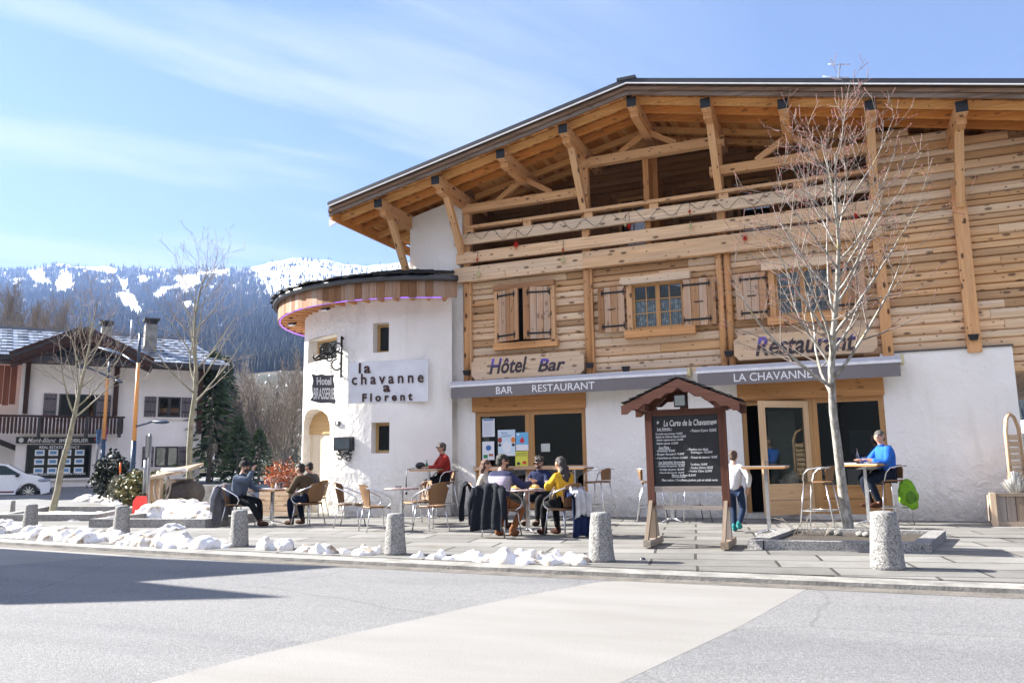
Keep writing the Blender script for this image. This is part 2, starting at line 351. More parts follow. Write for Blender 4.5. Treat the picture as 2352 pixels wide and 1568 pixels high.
# floor beam and framing
bm = MB(); zb0, zb1 = 5.57, 5.93
xj = F(1342, 620).x
bm.box(-8.62, xj, 16.86, 17.05, zb0, zb1, r=.7); bm.box(xj + .004, .95, 16.85, 17.05, zb0, zb1 + .02, r=.5); bm.build('floor_beam', M['log'], CH)
PX = [-8.33, -5.25, -2.17, .87, 2.35]
for i, x in enumerate(PX):
    w = .15; p = MB(); zt = zb0 if i < 4 else 6.2; z0 = 3.0 if i != 4 else 3.12
    if i == 2: p.tube([(x - .1, 16.99, z0), (x - .1, 16.99, zt)], .07, 8); p.tube([(x + .07, 17, z0), (x + .07, 17, zt)], .075, 8)
    elif i == 4: p.box(x - .12, x + .12, 16.92, 17.06, z0, 6.4, axis=2)
    elif i == 3: p.box(x - .1, x + .1, 16.94, 17.06, z0, zt, axis=2)
    else: p.tube([(x, 16.99, z0), (x, 16.99, zt)], .085, 10); p.box(x + .06, x + .13, 16.97, 17.06, z0, zt, axis=2)
    p.build('post', M['beam'], CH)
for x in PX[:4]:
    p = MB(); zt = RT(x) - .5; p.box(x - .09, x + .09, 17.0, 17.16, zb1 + .02, zt, axis=2); p.build('balcony_post', M['beam'], CH)
def rail(name, x0, x1, y0, y1, z0, z1, m='beam', r=.8): MB().box(x0, x1, y0, y1, z0, z1, r=r).build(name, M[m], CH)
rail('handrail', -8.33, .85, 16.86, 17.06, 6.9, 6.97); rail('balcony_rail', -8.62, .95, 16.88, 16.985, 6.51, 6.77, 'log'); rail('balcony_rail', -8.56, .95, 16.88, 16.985, 6.04, 6.31, 'log', .6)
for x in [-8.2 + i * 1.53 for i in range(6)]: MB().box(x - .1, x + .1, 16.9, 17.03, 6.775, 6.895, r=.9).build('rail_block', M['beam'], CH)
# tie beams under the roof
for x0, x1, z in ((-8.4, -5.15, 7.33), (-5.35, -2.0, 8.02), (-2.35, .9, 7.33)):
    MB().box(x0, x1, 16.9, 17.08, z, z + .2, r=.95).build('tie_beam', M['beam'], CH)
MB().box(-3.85, -3.72, 17.0, 18.7, 5.9, 8.0, axis=2).box(-3.9, -3.6, 17.4, 17.45, 5.9, 8.2, axis=2).build('balcony_partition', M['warm'], CH)
# purlins with braces and end caps
for i, x in enumerate([-9.98, -8.42, -6.75, -5.25, -3.7, -2.17, -.68, .87, 2.35, 3.85]):
    zt = RT(x) - .36; w = .19; pu = MB(); pu.ob((x, 16.9, zt - .11), (w / 2, 0, 0), (0, 1.35, 0), (0, 0, .11), axis=1, r=.7); pu.ob((x, 16.6, zt - .28), (w / 2 - .01, 0, 0), (0, .85, 0), (0, 0, .07), axis=1, r=.4)
    o = pu.build('purlin', M['beam'], CH)
    MB().box(x - w / 2 - .004, x + w / 2 + .004, 15.53, 15.56, zt - .2, zt).build('end_cap', M['iron'], o)
    br = MB()
    if i in (0, 1, 3, 5, 7, 8, 9):
        br.beam((x, 16.12, zt - .3), (x, 16.94, zt - 1.55), .15, .14, up=(0, 1, 0), r=.95); br.build('brace', M['beam'], CH)
    else:
        zb = 7.53 if i in (2, 6) else 8.22
        if zt - zb > .15:
            for s in (-1, 1): MB().beam((x + s * .05, 16.95, zt - .25), (x + s * (zt - zb) * 1.05, 16.97, zb), .12, .12, up=(0, 1, 0)).build('brace', M['beam'], CH)
# roof: covering, fascia boards, rafters, soffit boards
RL, RR, YF, YB = -11.32, 7.0, 15.4, 27.5
def slope(mb, Y0, Y1, dz0, dz1, **k):
    for x0, x1 in ((RL, -3.75), (-3.75, RR)):
        for a, b in [(x0, x1)]:
            o = rnd.random() * 30; vs = []
            for X in (a, b):
                for Y in (Y0, Y1):
                    for z in (RT(X) - dz0, RT(X) - dz1): vs.append((X, Y, z))
            gc = [(v[0] + o, v[2] + o, v[1]) for v in vs]
            mb.add(vs, [(0, 1, 3, 2), (4, 6, 7, 5), (0, 4, 5, 1), (2, 3, 7, 6), (0, 2, 6, 4), (1, 5, 7, 3)], gc, **k)
    return mb
rf = slope(MB(), YF - .03, YB, -.0, .1); rf.box(-3.95, -3.55, YF - .05, YB, 9.16, 9.225); rf.build('roof', M['roofmetal'], CH)
slope(MB(), YF - .045, YF - .01, .103, .125).build('drip_edge', M['white'], CH)
slope(slope(MB(), YF + .02, YF + .06, .127, .175, r=.02), YF, YF + .05, .175, .25, r=.5).build('fascia_board', M['fascia'], CH); slope(MB(), YF + .03, YF + .08, .252, .345, r=.85).build('fascia_board', M['fascia'], CH)
for Y in (15.82, 16.28, 16.74, 17.5, 18.1): slope(MB(), Y, Y + .09, .22, .37, r=rnd.random()).build('rafter', M['soffit'], CH)
sf = MB(); x = RL + .02
while x < RR:
    w = rnd.uniform(.10, .17); 
    if abs(x + 3.75 + w / 2) > w / 2:
        z0, z1 = RT(x) - .2, RT(x + w) - .2; o = rnd.random() * 40; x1 = x + w - .006
        vs = [(x, YF + .06, z0), (x1, YF + .06, z1), (x1, 19, z1), (x, 19, z0)]; sf.add(vs + [(a, b, c + .03) for a, b, c in vs], [(0, 3, 2, 1), (0, 1, 5, 4), (1, 2, 6, 5), (3, 0, 4, 7), (2, 3, 7, 6), (4, 5, 6, 7)], [(v[1] + o, v[0] + o, 0) for v in vs] * 2, rnd.random())
    x += w
sf.build('soffit_boards', M['soffit'], CH)
MB().beam((RL + .07, YF + .05, RT(RL) - .32), (RL + .07, YB, RT(RL) - .32), .06, .24).build('eaves_board', M['soffit'], CH)
MB().prism([(0, 0), (.22, .09), (0, .2)], (RL + .02, YF + .02, RT(RL) - .62), (1, 0, 0), (0, 0, 1), (0, .02, 0)).build('gutter_end', M['white'], CH)
# ---------------- windows of the log storey
def leaf(name, hinge, width, z0, z1, ang, nb=4, latch=False, lab=None):
    """shutter leaf hinged at `hinge` (x, y); ang 0 = along +x"""
    d = V3((cos(ang), sin(ang), 0)); n = V3((d.y, -d.x, 0))
    if n.y > 0: n = -n
    h = V3((*hinge, 0)); m = MB(); w = abs(width) / nb
    for i in range(nb):
        c = h + d * (w * (i + .5)) + V3((0, 0, (z0 + z1) / 2)); m.ob(c, d * (w / 2 - .005), n * .018, (0, 0, (z1 - z0) / 2), axis=2)
    o = m.build('shutter', M['shutter'], CH)
    if lab: o['label'] = lab
    for z in (z0 + .13, z1 - .13):
        s = MB(); s.beam(h + d * .0 + n * .028 + V3((0, 0, z)), h + d * (abs(width) * .86) + n * .028 + V3((0, 0, z)), .012, .04)
        for t in (.02, .82): s.beam(h + d * abs(width) * t + n * .03 + V3((0, 0, z - .07)), h + d * abs(width) * t + n * .03 + V3((0, 0, z + .07)), .014, .035)
        s.build('strap_hinge', M['iron'], o)
    if latch: MB().beam(h + d * (abs(width) * .35) + n * .03 + V3((0, 0, (z0 + z1) / 2)), h + d * (abs(width) * .62) + n * .03 + V3((0, 0, (z0 + z1) / 2)), .012, .02).build('latch', M['iron'], o)
    return o
mc, nt, P = base_mat('lace_curtain'); g = map_n(nt, pos_n(nt), (9, 9, 9)); vo = nt.nodes.new('ShaderNodeTexVoronoi'); vo.inputs['Scale'].default_value = 1.1; lk(nt, g, vo.inputs['Vector'])
wv = nt.nodes.new('ShaderNodeTexWave'); wv.inputs['Scale'].default_value = .8; wv.inputs['Distortion'].default_value = 6; lk(nt, g, wv.inputs['Vector'])
lk(nt, ramp_n(nt, nmath(nt, 'MULTIPLY', vo.outputs['Distance'], nmath(nt, 'ADD', wv.outputs[0], .4)), [(.12, (.82, .84, .9)), (.5, (.3, .32, .38))]), P.inputs['Base Color']); P.inputs['Roughness'].default_value = .9; M['lace'] = mc
def window(op, sashes=2, rows=3, curtain='lower', lintel=True, sill=True):
    x0, x1, z0, z1 = op; W_ = MB(); Y = 17.0
    f = MB(); t = .055
    f.box(x0, x0 + t, Y + .02, Y + .1, z0, z1, axis=2).box(x1 - t, x1, Y + .02, Y + .1, z0, z1, axis=2).box(x0 + t, x1 - t, Y + .02, Y + .1, z1 - t, z1).box(x0 + t, x1 - t, Y + .02, Y + .1, z0, z0 + t)
    sw_ = (x1 - x0 - 2 * t) / sashes
    for i in range(1, sashes): xm = x0 + t + sw_ * i; f.box(xm - .05, xm + .05, Y + .025, Y + .095, z0 + t, z1 - t, axis=2)
    for i in range(sashes):
        xa = x0 + t + sw_ * i; xm = xa + sw_ / 2; f.box(xm - .011, xm + .011, Y + .03, Y + .075, z0 + t, z1 - t, axis=2)
        for j in range(1, rows): zz = z0 + t + (z1 - z0 - 2 * t) * j / rows; f.box(xa, xa + sw_, Y + .033, Y + .072, zz - .011, zz + .011)
    fr = f.build('window', M['frame'], CH)
    MB().box(x0 + t, x1 - t, Y + .05, Y + .056, z0 + t, z1 - t).build('pane', M['glass'], fr)
    if curtain:
        c = MB(); n = 40; zt = z1 - t if curtain == 'full' else z0 + (z1 - z0) * .64; vs = []
        for i in range(n + 1):
            X = x0 + t + (x1 - x0 - 2 * t) * i / n; yy = Y + .13 + .02 * sin(i * 1.9) + .01 * sin(i * .7); vs += [(X, yy, z0 + t), (X, yy, zt)]
        c.add(vs, [(2 * i, 2 * i + 2, 2 * i + 3, 2 * i + 1) for i in range(n)], sm=True); c.build('curtain', M['lace'] if curtain == 'lower' else M['drape'], fr)
    s = MB(); b = .12
    MB().box(x0 - b, x0, Y - .06, Y + .1, z0 - .02, z1, axis=2).build('jamb', M['beam'], CH); MB().box(x1, x1 + b, Y - .06, Y + .1, z0 - .02, z1, axis=2).build('jamb', M['beam'], CH)
    if lintel: MB().box(x0 - b - .12, x1 + b + .06, Y - .15, Y + .05, z1, z1 + .17, r=.9).build('lintel', M['log'], CH)
    if sill: MB().box(x0 - b - .06, x1 + b + .12, Y - .13, Y + .05, z0 - .19, z0 - .02, r=.35).build('window_sill', M['beam'], CH)
    return fr
M['drape'] = plain('grey_striped_curtain', (.30, .33, .38), .9, var=.5, vs=7)
window(OW2); window(OW3, curtain='full')
x0, x1, z0, z1 = OW1; MB().box(x0 - .05, x1 + .05, 17.1, 17.15, z0 - .05, z1 + .05).build('window', M['dark_in'], CH)
MB().box(x0 - .1, x0, 16.94, 17.1, z0, z1, axis=2).build('jamb', M['beam'], CH); MB().box(x1, x1 + .1, 16.94, 17.1, z0, z1, axis=2).build('jamb', M['beam'], CH)
MB().box(x0 - .12, x1 + .1, 16.9, 17.05, z1, z1 + .13, r=.1).build('lintel', M['shutter'], CH); MB().box(x0 - .13, x1 + .16, 16.9, 17.05, z0 - .17, z0 - .01, r=.4).build('window_sill', M['beam'], CH)
lw = (x1 - x0) / 2
leaf('s', (x0, 16.93), lw * .93, z0 + .02, z1 - .02, radians(-16), 5, lab='plank shutter standing slightly ajar'); leaf('s', (x1, 16.93), lw * .97, z0 + .02, z1 - .02, radians(180 + 14), 4, lab='plank shutter standing slightly ajar')
for op, (la, lb), (ra, rb) in ((OW2, (1376, 1437), (1570, 1645)), (OW3, (1692, 1764), (1914, 1990))):
    zA, zB = op[2] - .03, op[3] - .02; xl0, xl1 = F(la, 700).x, F(lb, 700).x; xr0, xr1 = F(ra, 680).x, F(rb, 680).x
    leaf('s', (xl1, 16.9), xl1 - xl0, zA, zB, radians(180), 4, True); leaf('s', (xr0, 16.9), xr1 - xr0, zA, zB, 0, 4, True)
# balcony doors and shutters in the back wall
for xa, xb in ((-4.9, -4.15), (-2.0, -1.2)):
    f = MB(); f.box(xa, xa + .07, 18.72, 18.8, 5.9, 7.75, axis=2).box(xb - .07, xb, 18.72, 18.8, 5.9, 7.75, axis=2).box(xa + .07, xb - .07, 18.72, 18.8, 7.66, 7.75).box((xa + xb) / 2 - .015, (xa + xb) / 2 + .015, 18.73, 18.77, 5.9, 7.66, axis=2)
    for z in (6.5, 7.1): f.box(xa, xb, 18.733, 18.768, z - .012, z + .012)
    o = f.build('balcony_door', M['frame'], CH); MB().box(xa + .07, xb - .07, 18.745, 18.75, 5.9, 7.66).build('pane', M['glass'], o); MB().box(xa, xb, 18.9, 18.93, 5.9, 7.7).build('dark_room', M['dark_in'], o)
def bleaf(x0_, w, a): 
    m = MB(); d = V3((cos(a), sin(a), 0))
    for i in range(5): m.ob(V3((x0_, 18.6, 6.85)) + d * (w * (i + .5) / 5), d * (w / 10 - .005), V3((-d.y, d.x, 0)) * .018, (0, 0, .88), axis=2)
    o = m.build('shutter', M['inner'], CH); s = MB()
    for z in (6.2, 7.55): MB().beam(V3((x0_, 18.57, z)), V3((x0_, 18.57, z)) + d * w * .85, .015, .04).build('strap_hinge', M['iron'], o)
bleaf(-4.12, .75, 0); bleaf(-2.75, .7, radians(-12)); bleaf(-1.18, .8, 0)
# ---------------- shop windows and entrance
M['pane2'] = glass_mat('shop_glass', (.5, .55, .56), .5)
def lint(op, n): MB().box(op[0] - .06, op[1] + .02, 16.93, 17.1, op[3] - .23, op[3] + .2, r=.5).build('lintel', M['warm'], CH)
lint(OB, 0); lint(OD, 0)
def shopwin(x0, x1, z0, z1, t=.11, name='shop_window', ym=17.03, panel=None):
    f = MB(); f.box(x0, x0 + t, ym, ym + .09, z0, z1, axis=2).box(x1 - t, x1, ym, ym + .09, z0, z1, axis=2).box(x0 + t, x1 - t, ym + .002, ym + .088, z1 - t, z1).box(x0 + t, x1 - t, ym + .002, ym + .088, z0, z0 + t)
    gz = z0 + t
    if panel:
        f.box(x0 + t, x1 - t, ym + .03, ym + .06, z0 + t, panel * .55 + z0 * .45, r=.4).box(x0 + t, x1 - t, ym + .03, ym + .06, panel * .55 + z0 * .45 + .012, panel, r=.5).box(x0 + t, x1 - t, ym + .004, ym + .086, panel, panel + .04); gz = panel + .04
    o = f.build(name, M['frame'], CH); MB().box(x0 + t, x1 - t, ym + .04, ym + .046, gz, z1 - t).build('pane', M['pane2'], o); return o
zl = 2.39; shopwin(OB[0], -6.75, .14, zl); shopwin(-6.75 + .004, OB[1], .14, zl)
MB().box(OB[0] - .04, OB[1], 16.93, 17.03, 1.03, 1.11, r=.8).build('window_shelf', M['shutter'], CH)
xd = F(1862, 1000).x
f = MB(); f.box(OD[0], OD[0] + .09, 17.03, 17.12, .1, zl, axis=2).box(xd - .06, xd + .05, 17.03, 17.12, .1, zl, axis=2).box(OD[0] + .09, xd - .06, 17.032, 17.118, zl - .1, zl); f.build('door_frame', M['frame'], CH)
fw = shopwin(xd + .055, OD[1], .1, zl, .1, panel=.62)
# open door leaf
W1d, an = 1.15, radians(180 + 41); dd = V3((cos(an), sin(an), 0)); nn = V3((-dd.y, dd.x, 0)); h = V3((xd - .03, 17.02, 0)); dm = MB()
def dpart(mb, u0, u1, z0, z1, th=.03, **k): mb.ob(h + dd * (u0 + u1) / 2 + V3((0, 0, (z0 + z1) / 2)), dd * (u1 - u0) / 2, nn * th, (0, 0, (z1 - z0) / 2), **k)
for a in ((0, .12, .1, 2.33), (W1d - .12, W1d, .1, 2.33)): dpart(dm, *a, axis=2, r=.9)
dpart(dm, .12, W1d - .12, 2.2, 2.33, r=.9); dpart(dm, .12, W1d - .12, .1, .38, .02, r=.4); dpart(dm, .12, W1d - .12, .39, .66, .02, r=.5); dpart(dm, .12, W1d - .12, .66, .7, .028, r=.7)
dl = dm.build('door', M['doorw'], CH); dl['label'] = 'glazed wooden door leaf standing open'
g_ = MB(); dpart(g_, .12, W1d - .12, .7, 2.2, .004); g_.build('pane', M['pane2'], dl)
hk = MB(); hk.ob(h + dd * (W1d - .06) + nn * .05 + V3((0, 0, 1.1)), (.012, 0, 0), (0, .03, 0), (0, 0, .07)); hk.build('handle', M['steel'], dl)
MB().box(-1.55, -1.0, 17.9, 17.95, .1, 2.2).build('inner_wall_panel', plain('pale_room_wall', (.35, .33, .28), .9), CH)
MB().box(.05, .5, 17.8, 17.84, 1.25, 1.75).build('lit_screen', plain('screen_blue', (.05, .1, .14), .3), CH)  # plain blue colour stands in for a lit screen, no emission
# ---------------- tower
TC = V3((-10.7, 19.4, 0)); TR = 3.42
def cyl(x, y, R=TR):
    d = ray(x, y); a = d.x ** 2 + d.y ** 2; b = -2 * (d.x * TC.x + d.y * TC.y); c = TC.x ** 2 + TC.y ** 2 - R * R; D = b * b - 4 * a * c
    t = (-b - sqrt(max(D, 0))) / (2 * a); p = CP + d * t; return atan2(p.y - TC.y, p.x - TC.x), p.z
def tp(a, z, R=TR, dn=None, dep=0):
    p = V3((TC.x + R * cos(a), TC.y + R * sin(a), z)); return p if dn is None else p + dn * dep
ops = []
for tl, br in (((857, 742), (893, 808)), ((853, 970), (894, 1040)), ((708, 783), (773, 822))):
    a0, z1 = cyl(*tl); a1, z0 = cyl(*br); ops.append((a0, a1, z0, z1, False))
da0 = cyl(696, 1000)[0]; da1 = cyl(757, 1000)[0]; dz = 2.35; ops.append((da0, da1, -.2, dz, True))
def top_of(o, a):
    if not o[4]: return o[3]
    t = (a - (o[0] + o[1]) / 2) / ((o[1] - o[0]) / 2); return o[3] + .42 * sqrt(max(0, 1 - t * t)) - .15
angs = sorted(set([radians(-52 - i * 4) for i in range(72)] + [v for o in ops for v in (o[0], o[1])] + [ops[3][0] + (ops[3][1] - ops[3][0]) * i / 12 for i in range(13)]))
tw = MB(); ZT = 5.35; zs = [-.2 + i * .25 for i in range(23)]
for a, b in zip(angs, angs[1:]):
    if b - a < 1e-5: continue
    m = (a + b) / 2; sp = [(-.2, -.2, ZT, ZT)]
    for o in ops:
        if o[0] - 1e-6 <= m <= o[1] + 1e-6:
            n = []
            for lo0, lo1, h0, h1 in sp:
                if o[2] >= h0 or o[3] <= lo0 - .01: n.append((lo0, lo1, h0, h1)); continue
                if o[2] > lo0: n.append((lo0, lo1, o[2], o[2]))
                n.append((top_of(o, a), top_of(o, b), h0, h1))
            sp = n
    for lo0, lo1, h0, h1 in sp: tw.add([tp(a, lo0), tp(b, lo1), tp(b, h1), tp(a, h0)], [(0, 1, 2, 3)])
for o in ops:
    am = (o[0] + o[1]) / 2; dn = -V3((cos(am), sin(am), 0))
    if o[4]: am = radians(-110); dn = -V3((cos(am), sin(am), 0)); dep = .45
    else: dep = .36
    path = [(o[0], o[2])] + ([(o[0] + (o[1] - o[0]) * i / 12, top_of(o, o[0] + (o[1] - o[0]) * i / 12)) for i in range(13)] if o[4] else [(o[0], o[3]), (o[1], o[3])]) + [(o[1], o[2])]
    for (a, z), (b, y) in zip(path, path[1:] + path[:1]): tw.add([tp(a, z), tp(b, y), tp(b, y, TR, dn, dep), tp(a, z, TR, dn, dep)], [(0, 1, 2, 3)])
for f_ in range(len(tw.f)): tw.sm[f_] = False
tw.build('tower_wall', M['plaster'], CH)
M['pale_frame'] = wood('pale_frame', (.62, .42, .2), (.48, .30, .12), kn=.1, rv=.1)
for o in ops[:3]:
    am = (o[0] + o[1]) / 2; dn = -V3((cos(am), sin(am), 0)); pa = tp(o[0], o[2], TR, dn, .3); pb = tp(o[1], o[2], TR, dn, .3); u = (pb - pa); L = u.length; u.normalize(); hh = o[3] - o[2]; f = MB(); t = .07
    def q(u0, u1, w0, w1, dy=0, th=.03, ax=None, mb=None): (mb or f).ob(pa + u * (u0 + u1) / 2 + V3((0, 0, (w0 + w1) / 2)) - dn * dy, u * (u1 - u0) / 2, dn * th, (0, 0, (w1 - w0) / 2), axis=ax)
    q(-.1, t, -.05, hh + .05, ax=2); q(L - t, L + .1, -.05, hh + .05, ax=2); q(t, L - t, hh - t, hh + .05); q(t, L - t, -.05, t)
    w = f.build('tower_window', M['pale_frame'], CH); pn = MB(); q(t, L - t, t, hh - t, 0, .004, mb=pn); pn.build('pane', M['pane2'], w); pn = MB(); q(-.1, L + .1, -.1, hh + .1, -.2, .01, mb=pn); pn.build('dark_room', M['dark_in'], w)
# tower door, set deep in its arch
am = radians(-110); nrm = V3((cos(am), sin(am), 0)); u = V3((-nrm.y, nrm.x, 0)); c0 = (tp(da0, 0) + tp(da1, 0)) / 2 - nrm * .42; c0 = c0 + u * u.dot(tp(da0, 0) * 0)
M['cream'] = plain('cream_door_paint', (.72, .62, .45), .5, var=.05)
dr = MB()
for i in range(7): dr.ob(c0 + u * (-.9 + i * .3) + V3((0, 0, 1.0)), u * .145, nrm * .03, (0, 0, 1.0))
o = dr.build('tower_door', M['cream'], CH); MB().ob(c0 + nrm * .05 + u * .15 + V3((0, 0, 1.35)), u * .09, nrm * .01, (0, 0, .05)).build('door_plate', M['zinc'], o)
MB().ob(c0 + nrm * .04 + V3((0, 0, 2.33)), u * 1.1, nrm * .03, (0, 0, .33)).build('door_lintel', M['pale_frame'], CH)
# tower eaves: soffit, rafters, shingled fascia, gutter, slates, light strip
A0, A1 = radians(-52), radians(-215); N = 62; fa = MB()
for i in range(N):
    a = A0 + (A1 - A0) * (i + .5) / N; da = abs(A1 - A0) / N; r = Matrix.Rotation(a, 3, 'Z'); z0 = 5.02 + rnd.uniform(-.01, .015)
    fa.ob(TC + r @ V3((4.12, 0, (z0 + 5.45) / 2)), r @ V3((.012, 0, 0)), r @ V3((0, 4.12 * da / 2 * .97, 0)), (0, 0, (5.45 - z0) / 2), axis=2)
fa.build('fascia_shingles', wood('shingle_wood', (.45, .27, .16), (.2, .11, .07), kn=.1, rv=.55, grey=.4), CH)
so_ = MB(); so_.lathe([(3.3, 5.22), (4.1, 5.2)], TC, 60, A1, A0); so_.build('tower_soffit', M['soffit'], CH)
ra = MB()
for i in range(26): a = A0 + (A1 - A0) * (i + .5) / 26; ra.beam(TC + V3((3.3 * cos(a), 3.3 * sin(a), 5.14)), TC + V3((4.08 * cos(a), 4.08 * sin(a), 5.12)), .07, .12)
ra.build('tower_rafters', M['beam'], CH)
arc = lambda R, z, n=60, a0=A0, a1=A1: [TC + V3((R * cos(a0 + (a1 - a0) * i / n), R * sin(a0 + (a1 - a0) * i / n), z)) for i in range(n + 1)]
MB().tube(arc(4.2, 5.47), .075, 8).build('tower_gutter', M['zinc'], CH)
MB().tube(arc(4.08, 5.03, a0=radians(-57)), .014, 6).build('light_strip', plain('violet_light', (.3, .15, .6), .5, emit=((.36, .16, 1.0), .35)), CH)
ts = MB(); rings = 17
for j in range(rings):
    r0 = 4.32 - j * .25; r1 = r0 - .3; z0 = 5.53 + j * .072
    if r1 < .05: break
    n = max(6, int(r0 * 20))
    for k in range(n):
        a = A1 - .15 + (A0 - A1 + .45) * (k + rnd.uniform(.3, .7)) / n; w = (A0 - A1 + .45) / n * .52; rr = r0 + rnd.uniform(-.05, .05); zz = z0 + rnd.uniform(0, .03)
        P4 = [TC + V3((R * cos(t), R * sin(t), z)) for R, t, z in ((rr, a - w, zz), (rr, a + w, zz), (r1 - .05, a + w, z0 + .085), (r1 - .05, a - w, z0 + .085))]
        if max(p.x for p in P4) > -8.5 and min(p.y for p in P4) < 17.2: continue
        ts.add(P4 + [p + V3((0, 0, .028)) for p in P4], [(0, 3, 2, 1), (4, 5, 6, 7), (0, 1, 5, 4), (1, 2, 6, 5), (3, 0, 4, 7)])
ts.lathe([(4.2, 5.5), (.1, 6.7)], TC, 48, A1 - .15, radians(-59)); ts.build('tower_roof', M['slate'], CH)
for px, py in ((765, 702), (664, 740)):
    a, _ = cyl(px, 760, 3.5); r = 3.75; c = TC + V3((r * cos(a), r * sin(a), 5.0)); MB().ob(c, (.1, 0, 0), (0, .06, .02), (0, 0, .03)).ob(c + V3((0, -.03, -.045)), (.08, 0, 0), (0, .06, 0), (0, 0, .012), mi=1).build('floodlight', [M['iron'], M['white']], CH)
# ================================================================ ground, road, paving
def struct(o): o['kind'] = 'structure'; return o
def kerbY(x): return 8.78 + .0045 * (x + 1) ** 2
def hgt(x, y):
    d = sqrt(x * x + y * y); t = min(1, max(0, (d - 33) / 9)); return (.48 * t * t * (3 - 2 * t)) if x < -8 else 0
M['asphalt'], nt, P = base_mat('asphalt'); p = pos_n(nt)
c = ramp_n(nt, noise_n(nt, p, 60, 3, .8), [(.3, (.13, .13, .133)), (.5, (.195, .194, .194)), (.72, (.32, .316, .31))])
c = mix_n(nt, .8, c, ramp_n(nt, noise_n(nt, map_n(nt, p, (.25, 1.2, 1)), .8, 8, .65), [(.32, (.72, .73, .75)), (.5, (.93, .93, .93)), (.7, (1.05, 1.04, 1.02))]), 'MULTIPLY')
vo = nt.nodes.new('ShaderNodeTexVoronoi'); vo.inputs['Scale'].default_value = 3; lk(nt, p, vo.inputs['Vector'])
c = mix_n(nt, rng_n(nt, vo.outputs['Distance'], .02, .035, .7, 0), c, (.05, .05, .05))
ve = nt.nodes.new('ShaderNodeTexVoronoi'); ve.feature = 'DISTANCE_TO_EDGE'; ve.inputs['Scale'].default_value = .33; wq = nt.nodes.new('ShaderNodeMix'); wq.data_type = 'VECTOR'; wq.inputs[0].default_value = .22; nq = nt.nodes.new('ShaderNodeTexNoise'); nq.inputs['Scale'].default_value = 1.1; nq.inputs['Detail'].default_value = 6; lk(nt, p, nq.inputs['Vector']); lk(nt, p, wq.inputs[4]); lk(nt, nq.outputs['Color'], wq.inputs[5]); lk(nt, wq.outputs[1], ve.inputs['Vector'])
c = mix_n(nt, rng_n(nt, ve.outputs['Distance'], .002, .006, .22, 0), c, (.05, .05, .05))
lk(nt, c, P.inputs['Base Color']); P.inputs['Roughness'].default_value = .85; lk(nt, bump_n(nt, noise_n(nt, p, 75, 3, .8), .9, .012), P.inputs['Normal'])
M['pale'], nt, P = base_mat('pale_road_surface'); p = pos_n(nt)
c = ramp_n(nt, noise_n(nt, p, 70, 3, .8), [(.25, (.20, .193, .18)), (.5, (.245, .237, .223)), (.75, (.285, .276, .26))])
c = mix_n(nt, .9, c, ramp_n(nt, noise_n(nt, map_n(nt, p, (.5, 2, 1)), .9, 7, .6), [(.3, (.84, .82, .79)), (.65, (1, 1, 1))]), 'MULTIPLY'); lk(nt, c, P.inputs['Base Color']); P.inputs['Roughness'].default_value = .85
lk(nt, bump_n(nt, noise_n(nt, p, 80, 3, .8), .5, .008), P.inputs['Normal'])
M['paving'], nt, P = base_mat('stone_paving'); p = pos_n(nt)
pr = map_n(nt, p, (1, 1, 1), (0, 0, radians(-10))); wob = nt.nodes.new('ShaderNodeMix'); wob.data_type = 'VECTOR'; wob.inputs[0].default_value = .06
nn_ = nt.nodes.new('ShaderNodeTexNoise'); nn_.inputs['Scale'].default_value = .8; lk(nt, p, nn_.inputs['Vector']); lk(nt, pr, wob.inputs[4]); lk(nt, nn_.outputs['Color'], wob.inputs[5])
bk_ = nt.nodes.new('ShaderNodeTexBrick'); bk_.offset = .37; bk_.inputs['Scale'].default_value = 1; bk_.inputs['Mortar Size'].default_value = .02; bk_.inputs['Mortar Smooth'].default_value = .4; bk_.inputs['Brick Width'].default_value = 1.35; bk_.inputs['Row Height'].default_value = .56
bk_.inputs['Color1'].default_value = (.17, .164, .152, 1); bk_.inputs['Color2'].default_value = (.27, .263, .248, 1); bk_.inputs['Mortar'].default_value = (.05, .047, .043, 1); lk(nt, wob.outputs[1], bk_.inputs['Vector'])
c = mix_n(nt, 1, bk_.outputs['Color'], ramp_n(nt, noise_n(nt, p, 1.3, 8, .65), [(.30, (.62, .60, .57)), (.5, (.9, .9, .89)), (.7, (1.0, 1.0, 1.0))]), 'MULTIPLY')
c = mix_n(nt, 1, c, ramp_n(nt, noise_n(nt, p, 40, 3, .7), [(.3, (.8, .8, .8)), (.7, (1.1, 1.1, 1.1))]), 'MULTIPLY')
c = mix_n(nt, rng_n(nt, noise_n(nt, map_n(nt, p, (.6, 1.6, 1), loc=(2, 4, 0)), .9, 6, .6), .60, .68, 0, .6), c, (.14, .12, .09)); lk(nt, c, P.inputs['Base Color'])
P.inputs['Roughness'].default_value = .7; lk(nt, bump_n(nt, nmath(nt, 'ADD', nmath(nt, 'MULTIPLY', bk_.outputs['Fac'], -1.5), noise_n(nt, p, 25, 5, .7)), .45, .012), P.inputs['Normal'])
M['granite'], nt, P = base_mat('speckled_granite'); v = nt.nodes.new('ShaderNodeTexCoord').outputs['Object']
vo = nt.nodes.new('ShaderNodeTexVoronoi'); vo.inputs['Scale'].default_value = 95; lk(nt, v, vo.inputs['Vector']); sc_ = nt.nodes.new('ShaderNodeSeparateColor'); lk(nt, vo.outputs['Color'], sc_.inputs[0])
c = ramp_n(nt, sc_.outputs[0], [(.0, (.10, .10, .105)), (.2, (.20, .197, .195)), (.5, (.32, .316, .306)), (1, (.44, .43, .415))]); c = mix_n(nt, .7, c, ramp_n(nt, noise_n(nt, v, 5, 6, .6), [(.3, (.68, .66, .63)), (.7, (1, 1, 1))]), 'MULTIPLY')
